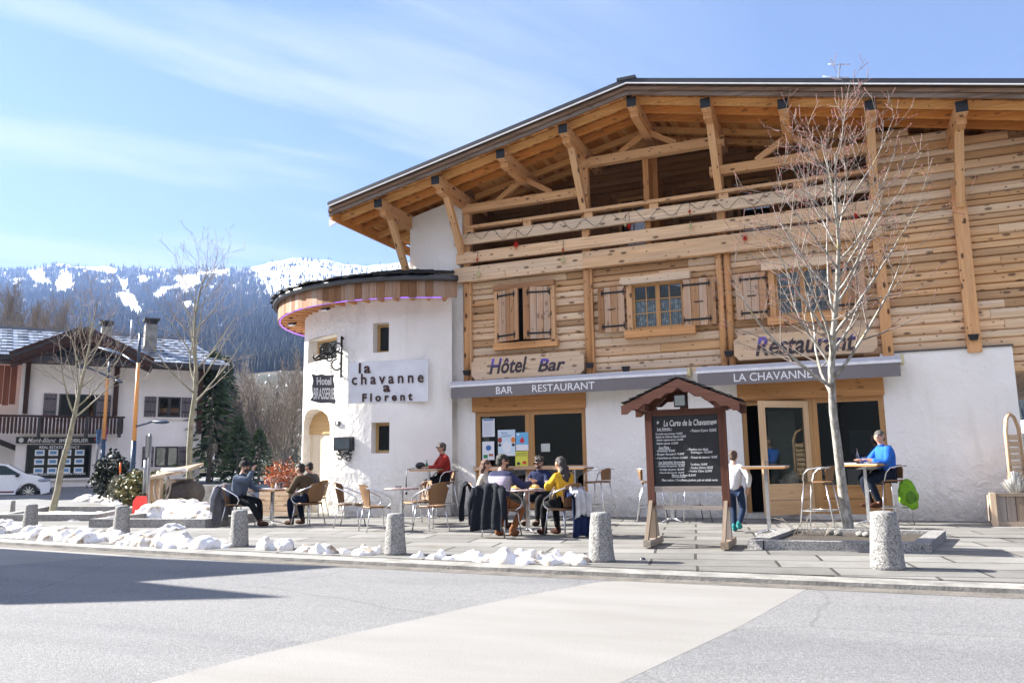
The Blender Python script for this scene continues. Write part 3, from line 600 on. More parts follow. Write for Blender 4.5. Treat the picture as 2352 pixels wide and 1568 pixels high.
lk(nt, c, P.inputs['Base Color']); P.inputs['Roughness'].default_value = .8; lk(nt, bump_n(nt, noise_n(nt, v, 28, 5, .7), .9, .03), P.inputs['Normal'])
M['snow'], nt, P = base_mat('old_snow'); p = pos_n(nt); c = ramp_n(nt, noise_n(nt, p, 4.2, 8, .7), [(.34, (.18, .13, .08)), (.42, (.45, .38, .30)), (.50, (.68, .66, .64)), (.62, (.72, .72, .73))])
lk(nt, c, P.inputs['Base Color']); P.inputs['Roughness'].default_value = .7; P.inputs['Subsurface Weight'].default_value = 0; lk(nt, bump_n(nt, noise_n(nt, p, 14, 5, .6), .35, .025), P.inputs['Normal'])
M['cleansnow'] = plain('clean_snow', (.84, .85, .87), .7, var=.04, bump=.5, bs=6)
M['concrete'] = plain('kerb_concrete', (.24, .23, .21), .85, var=.4, vs=3, bump=.6, bs=30)
M['dirt'] = plain('gutter_dirt', (.13, .117, .10), .95, var=.4, vs=4, bump=.8, bs=30)
g = MB(); nx, ny = 70, 60; xs = [-130 + 2.6 * i for i in range(nx)]; ys = [-60 + 3.2 * j for j in range(ny)]
g.add([(x, y, hgt(x, y) - .075) for x in xs for y in ys], [(i * ny + j, (i + 1) * ny + j, (i + 1) * ny + j + 1, i * ny + j + 1) for i in range(nx - 1) for j in range(ny - 1)], sm=True)
struct(g.build('ground', M['asphalt'], base=(0, 0, -.1)))
def strip(name, x0, x1, f0, f1, z, mat, n=60, th=.0):
    m = MB(); vs = []
    for i in range(n + 1): x = x0 + (x1 - x0) * i / n; vs += [(x, f0(x), z), (x, f1(x), z)]
    fs = [(2 * i, 2 * i + 2, 2 * i + 3, 2 * i + 1) for i in range(n)]; m.add(vs, fs)
    if th: b = [(a, c_, d - th) for a, c_, d in vs]; m.add(vs + b, [(2 * i, 2 * i + 2 * n + 2, 2 * i + 2 * n + 4, 2 * i + 2) for i in range(n)])
    return struct(m.build(name, mat))
strip('road', -45, 25, lambda x: -12, lambda x: kerbY(x) + .02, -.058, M['asphalt'])
strip('gutter', -45, 25, lambda x: kerbY(x) - .42, lambda x: kerbY(x) - .16, -.0555, M['dirt'])
strip('kerb', -26, 25, lambda x: kerbY(x) - .16, lambda x: kerbY(x) + .22, -.012, M['concrete'], th=.05)
strip('pavement', -24, 25, lambda x: kerbY(x) + .20, lambda x: 17.6 + (2.5 if x < -9 else 0) , 0, M['paving'], n=98, th=.02)
def poly(name, pts, z, mat): m = MB(); m.add([(x, y, z) for x, y in pts], [tuple(range(len(pts)))]); return struct(m.build(name, mat))
poly('pale_crossing', [(-2.13, 8.5), (-2.53, 8.2), (-3.05, 6.9), (-3.29, 6.08), (-3.77, 4.48), (-3.95, 3.42), (-4.4, -2), (-2.2, -2), (-1.75, 1.5), (-1.36, 4.35), (-.85, 6.4), (-.44, 8.5)], -.0568, M['pale'])
poly('pale_crossing', [(-16, 9.4), (-9.6, 8.93), (-10.42, 7.4), (-11.5, 5.5), (-18, 5.5)], -.0569, M['pale'])
# ---------------- snow, stones
def remesh(mb, name, mat, vox=.025, noise_amp=.02, parent=None):  # parent given: shapes are in its local frame
    me = bpy.data.meshes.new('t'); me.from_pydata(mb.v, [], mb.f); o = bpy.data.objects.new('t', me); COL.objects.link(o)
    md = o.modifiers.new('r', 'REMESH'); md.mode = 'VOXEL'; md.voxel_size = vox; md.use_smooth_shade = True
    dg = bpy.context.evaluated_depsgraph_get(); me2 = bpy.data.meshes.new_from_object(o.evaluated_get(dg)); bpy.data.objects.remove(o)
    m = MB(); vs = []
    for v in me2.vertices:
        c_ = v.co; n = v.normal; vs.append(c_ + n * noise_amp * (noise.noise(c_ * 8) + .15 * noise.noise(c_ * 19)))
    m.add(vs, [tuple(p.vertices) for p in me2.polygons], sm=True); bpy.data.meshes.remove(me2); return m.build(name, mat, parent, local=parent is not None)
def snowbank(path, w, h, n, label, seed, group='snow banks along the kerb', mat='snow', name='snow_bank', vox=.035, z=0):
    q = random.Random(seed); m = MB(); h *= .9 if 'kerb' in group else 1; n = int(n * 1.9)
    for i in range(n):
        t = i / max(1, n - 1); k = min(int(t * (len(path) - 1)), len(path) - 2); f = t * (len(path) - 1) - k; a, b = path[k], path[k + 1]
        x = a[0] + (b[0] - a[0]) * f + q.uniform(-.12, .12); y = a[1] + (b[1] - a[1]) * f + q.uniform(-w * .5, w * .5); s = q.uniform(.35, 1.15)
        m.ell((x, y, z - .02), (w * .62 * s, w * .5 * s, h * s * q.uniform(.5, 1.1)), 12, 8, .22, 1.8)
        if q.random() < .55: m.ell((x + q.uniform(-.1, .1), y + q.uniform(-.1, .1), z + h * .45 * s), (w * .25 * s, w * .25 * s, h * .5 * s), 9, 7, .22, 2)
    return tag(remesh(m, name, M[mat], vox * .75, .028), label, 'snow bank', group)
kp = lambda x, d=.45: (x, kerbY(x) + d)
snowbank([kp(-17.6, 1.6), kp(-15.0, .9)], .42, .24, 12, 'white snow bank at the far left, before the leftmost granite bollard', 1)
snowbank([kp(-14.1, .55), kp(-12.2, .5)], .40, .24, 12, 'snow bank between the two leftmost kerb bollards', 2); snowbank([kp(-12.1, .5), kp(-11.0, .4)], .35, .24, 7, 'lumpy snow heap just left of the second kerb bollard', 3)
snowbank([kp(-10.7, .4), kp(-8.8, .35)], .36, .24, 15, 'long brown-stained snow bank in front of the grey coat chair', 4)
snowbank([kp(-8.05, .5), kp(-7.65, .55)], .24, .2, 4, 'small snow lump just right of the third kerb bollard', 5); snowbank([kp(-7.3, .45), kp(-6.9, .45)], .22, .13, 5, 'low dirty snow lumps midway between kerb bollards', 6)
snowbank([kp(-6.75, .45), kp(-6.45, .45)], .24, .19, 4, 'white and brown stained snow chunk near the empty cane chairs', 7); snowbank([kp(-6.15, .45), kp(-5.98, .45)], .24, .22, 3, 'bright white snow chunk just left of the fourth kerb bollard', 8)
snowbank([kp(-5.25, .4), kp(-4.3, .42)], .24, .13, 8, 'flat dirty snow strip in front of the dark coat chair', 9); snowbank([kp(-4.2, .42), kp(-3.1, .42)], .3, .19, 11, 'high snow bank against the left side of the fifth bollard', 10)
# ---------------- granite bollards
def bollard(x, y, h, r0, r1, label):
    n, m_ = 22, 14; m = MB(); vs = []; sd = rnd.random() * 9
    prof = [(0, 0)] + [(r0 + (r1 - r0) * i / m_, h * i / m_) for i in range(m_ + 1)] + [(r1 * .55, h + .012), (0, h + .015)]
    for k in range(n):
        a = 2 * pi * k / n
        for (r, z) in prof: rr = r * (1 + .07 * noise.noise(V3((cos(a) * 2 + sd, sin(a) * 2, z * 6))) + .03 * noise.noise(V3((cos(a) * 9 + sd, sin(a) * 9, z * 22)))); vs.append((x + rr * cos(a), y + rr * sin(a), z - .005))
    M_ = len(prof); m.add(vs, [(k * M_ + i, ((k + 1) % n) * M_ + i, ((k + 1) % n) * M_ + i + 1, k * M_ + i + 1) for k in range(n) for i in range(M_ - 1)], sm=True)
    tag(m.build('bollard', M['granite']), label, 'bollard', 'rough granite bollards along the kerb')
for (x, yb, yt, w), lab in zip(((28, 1178, 1150, 12), (68, 1222, 1159, 34), (277, 1240, 1163, 40), (548, 1254, 1173, 46), (908, 1272, 1181, 51), (1382, 1288, 1179, 61), (2039, 1305, 1177, 76)),
    ('tiny distant granite bollard at the left edge of the photo', 'leftmost large granite bollard, shaded grey, in the snow', 'granite bollard second from the left, snow on both sides', 'granite bollard in front of the chair with the grey coat',
     'granite bollard in front of the empty cane chairs', 'pale granite bollard right of the yellow sweater woman', 'largest granite bollard, in front of the tree kerb at right')):
    p = G(x, yb); d = (p - CP).dot(cf) / FPX; bollard(p.x, p.y, (yb - yt) * d * 1.0, w * d / 2, w * d / 2 * .74, lab)
MB().ell(tuple(G(1476, 1285)), (.045, .04, .03), 8, 6, .3).build('stone', M['zinc']); tag(bpy.context.scene.objects['stone'], 'small dark blue stone lying on the paving right of a bollard', 'stone')
# ---------------- granite kerbs of the tree pits
M['soil'] = plain('dark_soil', (.05, .04, .03), .95, var=.5, vs=12, bump=1, bs=20)
def pit(pts, h, w, label, soil=True):
    r = empty('tree_kerb', (pts[0][0], pts[0][1], 0), 0, label, 'kerb', 'granite kerbs round the trees'); n = len(pts)
    for i in range(n):
        a, b = V3((*pts[i], h / 2)), V3((*pts[(i + 1) % n], h / 2)); d = (b - a); d.normalize(); m = MB(); L = (b - a).length; k = max(1, int(L / 1.1)); a2 = a + d * w * .5; L2 = L - w * .0
        for j in range(k):
            s0, s1 = a2 + d * (L2 * j / k), a2 + d * (L2 * (j + 1) / k - .008); m.beam(s0, s1, w, h)
        m.build('kerb_stone', M['granite'], r)
    if soil: m = MB(); m.add([(x, y, h * .55) for x, y in pts], [tuple(range(n))]); m.build('soil', M['soil'], r)
    return r
pit([(-1.22, 11.3), (.78, 11.45), (1.12, 13.25), (-.9, 13.35)], .12, .2, 'low speckled granite kerb around the nearest tree at right')
pit([(-14.5, 12.05), (-12.0, 12.45), (-12.4, 14.4), (-15.2, 14.1)], .17, .22, 'granite kerb half buried in snow behind the beanie man', False)
pit([(-18.7, 12.9), (-16.3, 13.5), (-18.3, 16.4), (-21.3, 16.0)], .15, .2, 'granite kerb with snow around the leftmost tree', False)
for (x, y) in ((1905, 1222), (1925, 1224), (1975, 1226), (1990, 1227), (2010, 1228)): p = G(x, y, .1); tag(MB().ell(tuple(p), (.06, .05, .04), 8, 6, .3).build('pebble', M['concrete']), 'pale rounded pebble at the foot of the near tree', 'pebble', 'pebbles round the near tree')
def tpx(x, y, z=0): p = G(x, y, z); return (p.x, p.y)
snowbank([tpx(378, 1190), tpx(440, 1190), tpx(505, 1196)], .9, .42, 24, 'big snow heap on the granite kerb behind the beanie man', 20, 'snow heaps on the terrace', vox=.05)
snowbank([tpx(-40, 1190), tpx(120, 1186), tpx(250, 1190)], 1.0, .12, 26, 'broad thin snow layer around the leftmost tree', 22, 'snow heaps on the terrace', vox=.06)
snowbank([tpx(215, 1150), tpx(260, 1138), tpx(285, 1160)], .9, .28, 14, 'sloping snow heap beside the road signs, in front of the shrubs', 23, 'snow heaps on the terrace', vox=.07)
snowbank([tpx(-20, 1205), tpx(60, 1208)], .5, .1, 10, 'thin snow strip behind the leftmost large bollard', 24, 'snow heaps on the terrace', vox=.05); snowbank([tpx(395, 1215), tpx(420, 1214)], .35, .12, 4, 'small flat snow patch at the granite kerb', 25, 'snow heaps on the terrace')
# ================================================================ hills
RID = [(-900, 560), (-400, 600), (-100, 617), (0, 617), (60, 618), (110, 613), (170, 610), (250, 612), (330, 619), (420, 621), (480, 613), (560, 613), (600, 606), (640, 600), (700, 594), (740, 596), (790, 605), (850, 609), (900, 607), (940, 603), (1100, 590), (1400, 560), (1800, 600), (2200, 760), (2300, 830), (2345, 878), (2400, 860), (2700, 760), (3300, 560), (4500, 500)]
def lerp(tab, x):
    for (a, p), (b, q) in zip(tab, tab[1:]):
        if x <= b: return p + (q - p) * (x - a) / (b - a)
    return tab[-1][1]
def terr(x, s):
    yr = lerp(RID, x); dist = 70 * (2600 / 70) ** s; yb = 1075 + .0152 * (1176 - x) ; y = yb + (yr - yb) * (s ** 1.15)
    if x < 110: y += (1 - abs(min(1, (s - .38) / .2))) * -60 * min(1, (110 - x) / 200 + .15) if .18 < s < .58 else 0
    d = ray(x, y); h = sqrt(d.x ** 2 + d.y ** 2); k = dist / h; return V3((d.x * k, d.y * k, HC + d.z * k)), y
def inpoly(x, y, P_):
    c_ = False; n = len(P_)
    for i in range(n):
        (x1, y1), (x2, y2) = P_[i], P_[i - 1]
        if (y1 > y) != (y2 > y) and x < (x2 - x1) * (y - y1) / (y2 - y1) + x1: c_ = not c_
    return c_
SN = [[(205, 440), (385, 440), (400, 500), (470, 560), (490, 650), (560, 640), (620, 590), (635, 470), (520, 465), (470, 560), (420, 570), (330, 530)], [(560, 405), (700, 392), (900, 400), (1010, 440), (990, 462), (890, 452), (700, 430)], [(1000, 480), (1040, 500), (1100, 560), (1125, 640), (1180, 700), (1260, 830), (1110, 840), (1100, 780), (960, 650), (1110, 625), (1040, 600)],
      [(1520, 490), (1690, 470), (1730, 550), (1600, 590), (1420, 600), (1380, 660), (1280, 640), (1400, 570), (1520, 560)], [(1560, 700), (1620, 700), (1670, 750), (1570, 770)], [(55, 520), (160, 530), (160, 570), (60, 550)], [(1180, 480), (1255, 480), (1245, 530), (1190, 520)], [(1710, 430), (1960, 430), (1970, 450), (1720, 460)]]
SN = [[(a * .26788, 504 + b * .26788) for a, b in p_] for p_ in SN] + [[(2330, 985 - 20), (2400, 960), (2420, 1010), (2340, 1005)], [(2330, 880), (2420, 840), (2420, 900), (2335, 930)]]
def snowy(x, y):
    wx = x + 5 * noise.noise(V3((x * .05, y * .05, 0))); wy = y + 4 * noise.noise(V3((x * .06, y * .06, 5)))
    for p_ in SN:
        if inpoly(wx, wy, p_): return 1.
    m = 0
    if 540 < x < 1150: lim = 700 + 40 * noise.noise(V3((x * .02, 0, 3))) - max(0, 640 - x) * .8; m = .8 * min(1, max(0, (lim - y) / 30))
    n = noise.fractal(V3((x * .06, y * .11, 9)), .8, 2, 4)
    return max(m, .7 if (n > .42 - (0.15 if y < 650 else 0) and (y < 760 or (x > 440 and n > .55))) else 0)
NX, NS = 620, 230; hm = MB(); vs = []; cols = []; q = random.Random(11); XA, XB = -900, 4500
cols_x = [(-900 + 20 * i) for i in range(40)] + [-100 + 2.6 * i for i in range(420)] + [992 + 25 * i for i in range(52)] + [2292 + 4 * i for i in range(30)] + [2412 + 60 * i for i in range(34)]
for x in cols_x:
    for j in range(NS + 1):
        s = (j / NS); p, y = terr(x, s); dist = sqrt(p.x ** 2 + p.y ** 2); a = dist * .012 * min(1, s * 2)
        p.z += a * noise.fractal(V3((p.x, p.y, 0)) * (.006), .9, 2, 5) * (1 - .6 * s); vs.append(p); cols.append(snowy(x, y))
NC = len(cols_x); hm.add(vs, [(i * (NS + 1) + j, (i + 1) * (NS + 1) + j, (i + 1) * (NS + 1) + j + 1, i * (NS + 1) + j + 1) for i in range(NC - 1) for j in range(NS)], sm=True)
HV = vs
M['hill'], nt, P = base_mat('hill_ground'); sn = attr_n(nt, 'snow', 'Fac'); p = pos_n(nt)
c = ramp_n(nt, noise_n(nt, p, .02, 8, .7), [(.35, (.045, .05, .035)), (.6, (.10, .09, .065)), (.75, (.22, .21, .19))]); c = mix_n(nt, sn, c, (.86, .88, .92)); lk(nt, c, P.inputs['Base Color']); P.inputs['Roughness'].default_value = .9; P.inputs['Specular IOR Level'].default_value = .1
hill = struct(hm.build('hills', M['hill'], base=(0, 0, 0))); a = hill.data.attributes.new('snow', 'FLOAT', 'POINT'); a.data.foreach_set('value', cols)
# rest of the valley rim, behind the viewer
vr = MB(); vs = []; NR = 60
for i in range(NR + 1):
    a = radians(52) + radians(232) * i / NR; a = -a + radians(90)
    for j in range(8): d = 70 + 260 * j; vs.append((d * cos(a), d * sin(a), -2 + 62 * j * (1 + .4 * noise.noise(V3((i * .3, j * .4, 2)))) ))
vr.add(vs, [(i * 8 + j, (i + 1) * 8 + j, (i + 1) * 8 + j + 1, i * 8 + j + 1) for i in range(NR) for j in range(7)], sm=True)
struct(vr.build('far_hills', plain('far_hill', (.03, .035, .027), .95, var=.5, vs=.01), base=(0, 0, 0)))
# conifer cover of the far slopes: one mass
fm = MB(); cnt = 0
for _ in range(75000):
    i = q.randrange(40, 461) if q.random() < .97 else q.randrange(512, 542); j = q.randrange(int(NS * .52), NS + 1); y_ = terr(cols_x[i], j / NS)[1]; p = HV[i * (NS + 1) + j]
    sv = cols[i * (NS + 1) + j]
    if max(sv, snowy(cols_x[i], y_ - 5)) > .9 and q.random() > .004: continue
    if sv > .3 and q.random() > .15: continue
    if j > NS - 3 and q.random() < .6: continue
    D = sqrt(p.x ** 2 + p.y ** 2); h = q.uniform(9, 15) * min(1, .35 + D / 1800); r = h * .2; bx, by = p.x + q.uniform(-4, 4), p.y + q.uniform(-6, 6); a0 = q.random() * 6; b = len(fm.v)
    ring = [(bx + r * cos(a0 + k * 1.5708), by + r * sin(a0 + k * 1.5708), p.z - 1) for k in range(4)]
    fm.v += ring + [(bx, by, p.z + h)]; fm.gc += ring + [(0, 0, 0)]
    for k in range(4): fm.f.append([b + k, b + (k + 1) % 4, b + 4]); fm.sm.append(False); fm.mi.append(0)
    rr_ = q.random(); fm.rn += [rr_] * 4; cnt += 1
    if cnt > 26000: break
M['far_fir'] = plain('far_conifer', (.045, .052, .042), .9, var=.2, rv=.55, spec=.1)
# leafless wood on the lower slopes
bw = MB()
for _ in range(1700):
    i = q.randrange(40, 300); s_ = q.uniform(.1, .56); j = int(s_ * NS); p = HV[i * (NS + 1) + j]
    if cols_x[i] > 480 and s_ < .2: continue
    D = sqrt(p.x ** 2 + p.y ** 2); h = q.uniform(7, 12); bx, by = p.x + q.uniform(-3, 3), p.y + q.uniform(-3, 3); rr_ = q.random(); w = .0007 * D + .03
    for k in range(16 if D > 250 else 26):
        z0 = p.z + h * q.uniform(.1, .6) if k else p.z - 1; a = q.random() * 6.28; L = h * q.uniform(.15, .4) if k else h
        x1 = bx + (L * .7 * cos(a) if k else 0); y1 = by + (L * .7 * sin(a) if k else 0); z1 = z0 + L * .8 if k else p.z + h; ww = w * (.55 if k else 1.3)
        b = len(bw.v); vs = [(bx - ww, by, z0), (bx + ww, by, z0), (bx, by + ww, z0), (x1, y1, z1)]; bw.v += vs; bw.gc += vs
        for f in ((0, 1, 3), (1, 2, 3), (2, 0, 3)): bw.f.append([b + t for t in f]); bw.sm.append(False); bw.mi.append(0); bw.rn.append(rr_)
M['bare'] = plain('bare_twigs', (.27, .22, .175), .9, var=.3, rv=.6, spec=.1)
tag(bw.build('leafless_wood', M['bare'], base=(0, 0, 0)), 'leafless brown wood on the lower slope behind the agency house', 'wood', kind='stuff')
tag(fm.build('far_conifer_forest', M['far_fir'], base=(0, 0, 0)), 'dark conifer forest covering the snowy mountain slopes behind the village', 'forest', kind='stuff')
# air
hz = MB(); hz.box(-2700, 2900, -1950, 2900, -12, 830); ho = hz.build('haze', None, base=(0, 0, -12)) if False else None
m = bpy.data.materials.new('valley_haze'); m.use_nodes = True; nt = m.node_tree; nt.nodes.clear(); out = nt.nodes.new('ShaderNodeOutputMaterial'); pv = nt.nodes.new('ShaderNodeVolumePrincipled')
pv.inputs['Color'].default_value = (.30, .46, .88, 1); pv.inputs['Density'].default_value = .00018; pv.inputs['Anisotropy'].default_value = .25; nt.links.new(pv.outputs[0], out.inputs['Volume'])
tag(hz.build('haze', m, base=(0, 0, -12)), 'thin bluish haze in the valley air', 'haze', kind='stuff')

# chalet across the side street, outside the view: its gables throw the long shadow on the road
SB = MB(); xe = -18.0; kz = TOSUN.z / -TOSUN.x; ky = TOSUN.y / TOSUN.x
def sh_pt(x, y): return (y - ky * (x - xe), (x - xe) * kz)
pr_ = [(9.0, -.05)] + [sh_pt(*t) for t in ((-12.6, 8.8), (-8.66, 8.46), (-5.98, 8.5), (-6.43, 7.92), (-7.5, 6.75), (-5.15, 6.42), (-6.08, 5.96), (-7.5, 5.23), (-9.3, 5.0))] + [(4.3, -.05)]
SB.prism([(y, z) for y, z in pr_], (xe, 0, 0), (0, 1, 0), (0, 0, 1), (-9, 0, 0)); tag(SB.build('side_street_house', M['plaster']), 'white two gabled house outside the left edge, casting the shadow on the road', 'house')

gr = MB(); p = G(170, 1237); p.z = -.008
for i in range(9): gr.box(p.x - .3 + i * .07, p.x - .265 + i * .07, p.y - .2, p.y + .2, -.009, -.002)
gr.box(p.x - .34, p.x + .34, p.y - .24, p.y - .2, -.009, -.001); gr.box(p.x - .34, p.x + .34, p.y + .2, p.y + .24, -.009, -.001)
tag(gr.build('drain_grate', M['iron']), 'dark iron drain grate in the kerb strip at the left', 'drain grate')
# ================================================================ agency house
hdir = V3((.574, .819, 0)).normalized(); hn = V3((-hdir.y, hdir.x, 0)); P0 = V3((-32.2, 27, 0))
def HU(x, y, v=0.):
    d = ray(x, y); k = ((P0 + hn * v - CP).dot(hn)) / d.dot(hn); p = CP + d * k; return (p - P0).dot(hdir), p.z
def HW(u, v, z): return P0 + hdir * u + hn * v + V3((0, 0, z))
def hb(mb, u0, u1, v0, v1, z0, z1, **k): return mb.ob(HW((u0 + u1) / 2, (v0 + v1) / 2, (z0 + z1) / 2), hdir * (u1 - u0) / 2, hn * (v1 - v0) / 2, (0, 0, (z1 - z0) / 2), **k)
M['brown'] = wood('dark_brown_stain', (.075, .034, .023), (.03, .015, .01), kn=.1, rv=.4); M['wallc'] = plain('cream_render', (.86, .80, .75), .9, var=.06, vs=1.2)
M['tin'] = plain('ribbed_roof_tin', (.42, .46, .53), .35, .25, var=.15, vs=2, rv=.7); M['mauve'] = plain('mauve_shutter_paint', (.15, .125, .135), .7, var=.15, rv=.2); M['eave'] = plain('dark_eaves_gutter', (.015, .013, .013), .5)
ul, ur = HU(38, 1000)[0], HU(462, 1000)[0]; zb = HU(250, 1112)[1] - .1; ze = HU(250, 838)[1]
AG = empty('agency_house', HW((ul + ur) / 2, 0, 0), 0, 'cream two storey chalet at left with snowy tin roof, dark balcony and shop window', 'house')
hb(MB(), ul, ur, 0, 9, -.2, ze + .1).build('house_wall', M['wallc'], AG)
hb(MB(), ul - 7, ul, 1.6, 9, -.2, ze).build('wing_wall', M['wallc'], AG); k = MB()
for i in range(16): hb(k, ul - 4.3 + i * .26, ul - 4.06 + i * .26, .3, .4, ze - 2.0 + .05 * (i % 2), ze - .2, axis=2)
k.build('wooden_cladding', wood('red_brown_cladding', (.32, .12, .06), (.16, .05, .03), kn=.1, rv=.3), AG)
k = MB(); k.ob(HW(ul - 1.8, .9, ze - 3.1), hdir * 2 + V3((0, 0, -.9)), hn * .5, V3((0, 0, .12))); k.build('outside_stair', M['eave'], AG)
# roof: front slope of overlapping tin panels
uA, uB = HU(-60, 826, -1.4)[0], HU(530, 850, -1.4)[0]; z0r = HU(250, 828, -1.4)[1]; z1r = HU(250, 770, 4.5)[1]; rk = MB(); nrow, ncol = 9, 46
for r_ in range(nrow):
    for c_ in range(ncol):
        t0, t1 = r_ / nrow, (r_ + 1.08) / nrow; sh = .5 * (r_ % 2); a0, a1 = uA + (uB - uA - 1.2 * t0) * (c_ + .02) / ncol, uA + (uB - uA - 1.2 * t0) * (c_ + .98) / ncol; l0 = .05 + .05 * ((c_ * 7 + r_ * 3) % 3) / 3
        P4 = [HW(a, -1.4 + 5.9 * t, z0r + (z1r - z0r) * t + l) for a, t, l in ((a0, t0, l0), (a1, t0, l0), (a1, t1, .02), (a0, t1, .02))]; rk.add(P4 + [p - V3((0, 0, .03)) for p in P4], [(0, 1, 2, 3), (0, 4, 5, 1), (1, 5, 6, 2), (3, 2, 6, 7), (0, 3, 7, 4)])
roof = rk.build('roof', M['tin'], AG)
k = MB(); L_ = [HW(uA, -1.4, z0r), HW(uB, -1.4, z0r), HW(uB - 1.3, 4.5, z1r), HW(uA, 4.5, z1r), HW(uB - 1.3, 10.5, z0r), HW(uA, 10.5, z0r)]; D_ = V3((0, 0, .22))
k.add(L_ + [p - D_ for p in L_], [(0, 1, 2, 3), (3, 2, 4, 5), (6, 9, 8, 7), (9, 11, 10, 8), (0, 6, 7, 1), (1, 7, 8, 2), (2, 8, 10, 4), (0, 3, 9, 6)]); k.build('roof_deck', M['eave'], AG)
hb(MB(), uA, uB + .05, -1.62, -1.4, z0r - .2, z0r + .04).build('eaves_gutter', M['eave'], AG); hb(MB(), uA, uB - 1.25, 4.4, 4.6, z1r - .02, z1r + .12).build('ridge_cap', M['tin'], AG)
hb(MB(), ul, ur, -.9, 0, ze - .1, ze + .05).build('eaves_soffit', M['brown'], AG)
def chim(x0, x1, yt, yb, v):
    u0, zt = HU(x0, yt, v); u1, zb_ = HU(x1, yb, v); k = MB(); hb(k, u0 + .06, u1 - .06, v - .35, v + .35, zb_ - 1, zt - .3); c_ = k.build('chimney', M['concrete'], roof); k = MB(); hb(k, u0 - .02, u1 + .02, v - .42, v + .42, zt - .12, zt); hb(k, u0 + .1, u1 - .1, v - .3, v + .3, zt - .3, zt - .12); k.build('chimney_cap', M['eave'], c_)
chim(231, 257, 738, 778, 2.6); chim(331, 360, 732, 806, 1.2)
u, z = HU(305, 735, 4.); MB().tube([HW(u, 4, z - 1.2), HW(u, 4, z)], .09, 8).build('flue_pipe', M['tin'], roof)
# gable over the balcony
ua, za = HU(195, 752, -1.9); uLg, zL = HU(26, 815, -1.9); uRg, zR = HU(350, 830, -1.9)
for (u1, z1) in ((uLg, zL), (uRg, zR)):
    k = MB(); k.beam(HW(ua, -1.9, za - .18), HW(u1, -1.9, z1 - .1), .16, .5); k.beam(HW(ua, -1.7, za - .5), HW(u1, -1.7, z1 - .42), .12, .22); k.build('gable_bargeboard', M['brown'], AG)
    k = MB(); P4 = [HW(ua, -2, za), HW(u1, -2, z1), HW(u1, 1.2, z1), HW(ua, 3.4, za)]; k.add(P4 + [p - V3((0, 0, .12)) for p in P4], [(0, 1, 2, 3), (4, 7, 6, 5), (0, 4, 5, 1)]); k.build('gable_roof', M['eave'], AG)
hb(MB(), ua - .12, ua + .12, -1.8, -1.6, z0r, za - .3, axis=2).build('king_post', M['brown'], AG); k = MB(); k.prism([(uLg + 2.6, z0r), (uRg - 2.6, z0r), (ua, za - .9)], P0 - hn * 1.0, hdir, (0, 0, 1), hn * .1); k.build('gable_infill', M['tin'], AG)
hb(MB(), uLg, uRg, -1.75, -1.45, z0r - .25, z0r + .05).build('gable_tie', M['eave'], AG)
# balcony
bz0, bz1 = HU(150, 998, -1.2)[1], HU(150, 955, -1.2)[1]; bu0, bu1 = HU(-60, 980, -1.2)[0], HU(283, 980, -1.2)[0]; k = MB(); n = 40; w = (bu1 - bu0) / n
for i in range(n):
    u0 = bu0 + w * i; zt = bz1 - .08; pts = [(u0 + .02, bz0 + .14)] + [(u0 + w / 2 - (w / 2 - .02) * cos(pi * t / 4), bz0 + .14 - .12 * sin(pi * t / 4)) for t in range(1, 4)] + [(u0 + w - .02, bz0 + .14), (u0 + w - .02, zt), (u0 + .02, zt)]; k.prism(pts, P0 - hn * 1.2, hdir, (0, 0, 1), hn * .03)
BL = k.build('balcony_boards', M['brown'], AG); hb(MB(), bu0, bu1 + .05, -1.28, -1.12, bz1 - .07, bz1 + .02).build('balcony_rail', M['brown'], AG); hb(MB(), bu0, bu1, -1.15, 0, bz0 + .12, bz0 + .28).build('balcony_slab', M['wallc'], AG)
hb(MB(), bu1 - .03, bu1, -1.15, 0, bz0 + .1, bz1 - .1).build('balcony_side', M['brown'], AG)
for x in (90, 199, 275): u = HU(x, 980, -1.3)[0]; hb(MB(), u - .07, u + .07, -1.32, -1.2, bz0 - .12, bz1, axis=2).build('baluster_post', M['eave'], AG)
for x, yb in ((57, 950), (263, 955), (456, 996)): u, z = HU(x, yb, -.15); hb(MB(), u - .1, u + .1, -.3, 0, z, ze, axis=2).build('wall_post', M['brown'], AG)
M['warmroom'] = plain('lit_room', (.36, .26, .16), .9, var=.5, vs=.8); M['paleblind'] = plain('pale_blind', (.60, .58, .50), .8)  # warm brown stands in for a lit shop interior, no emission
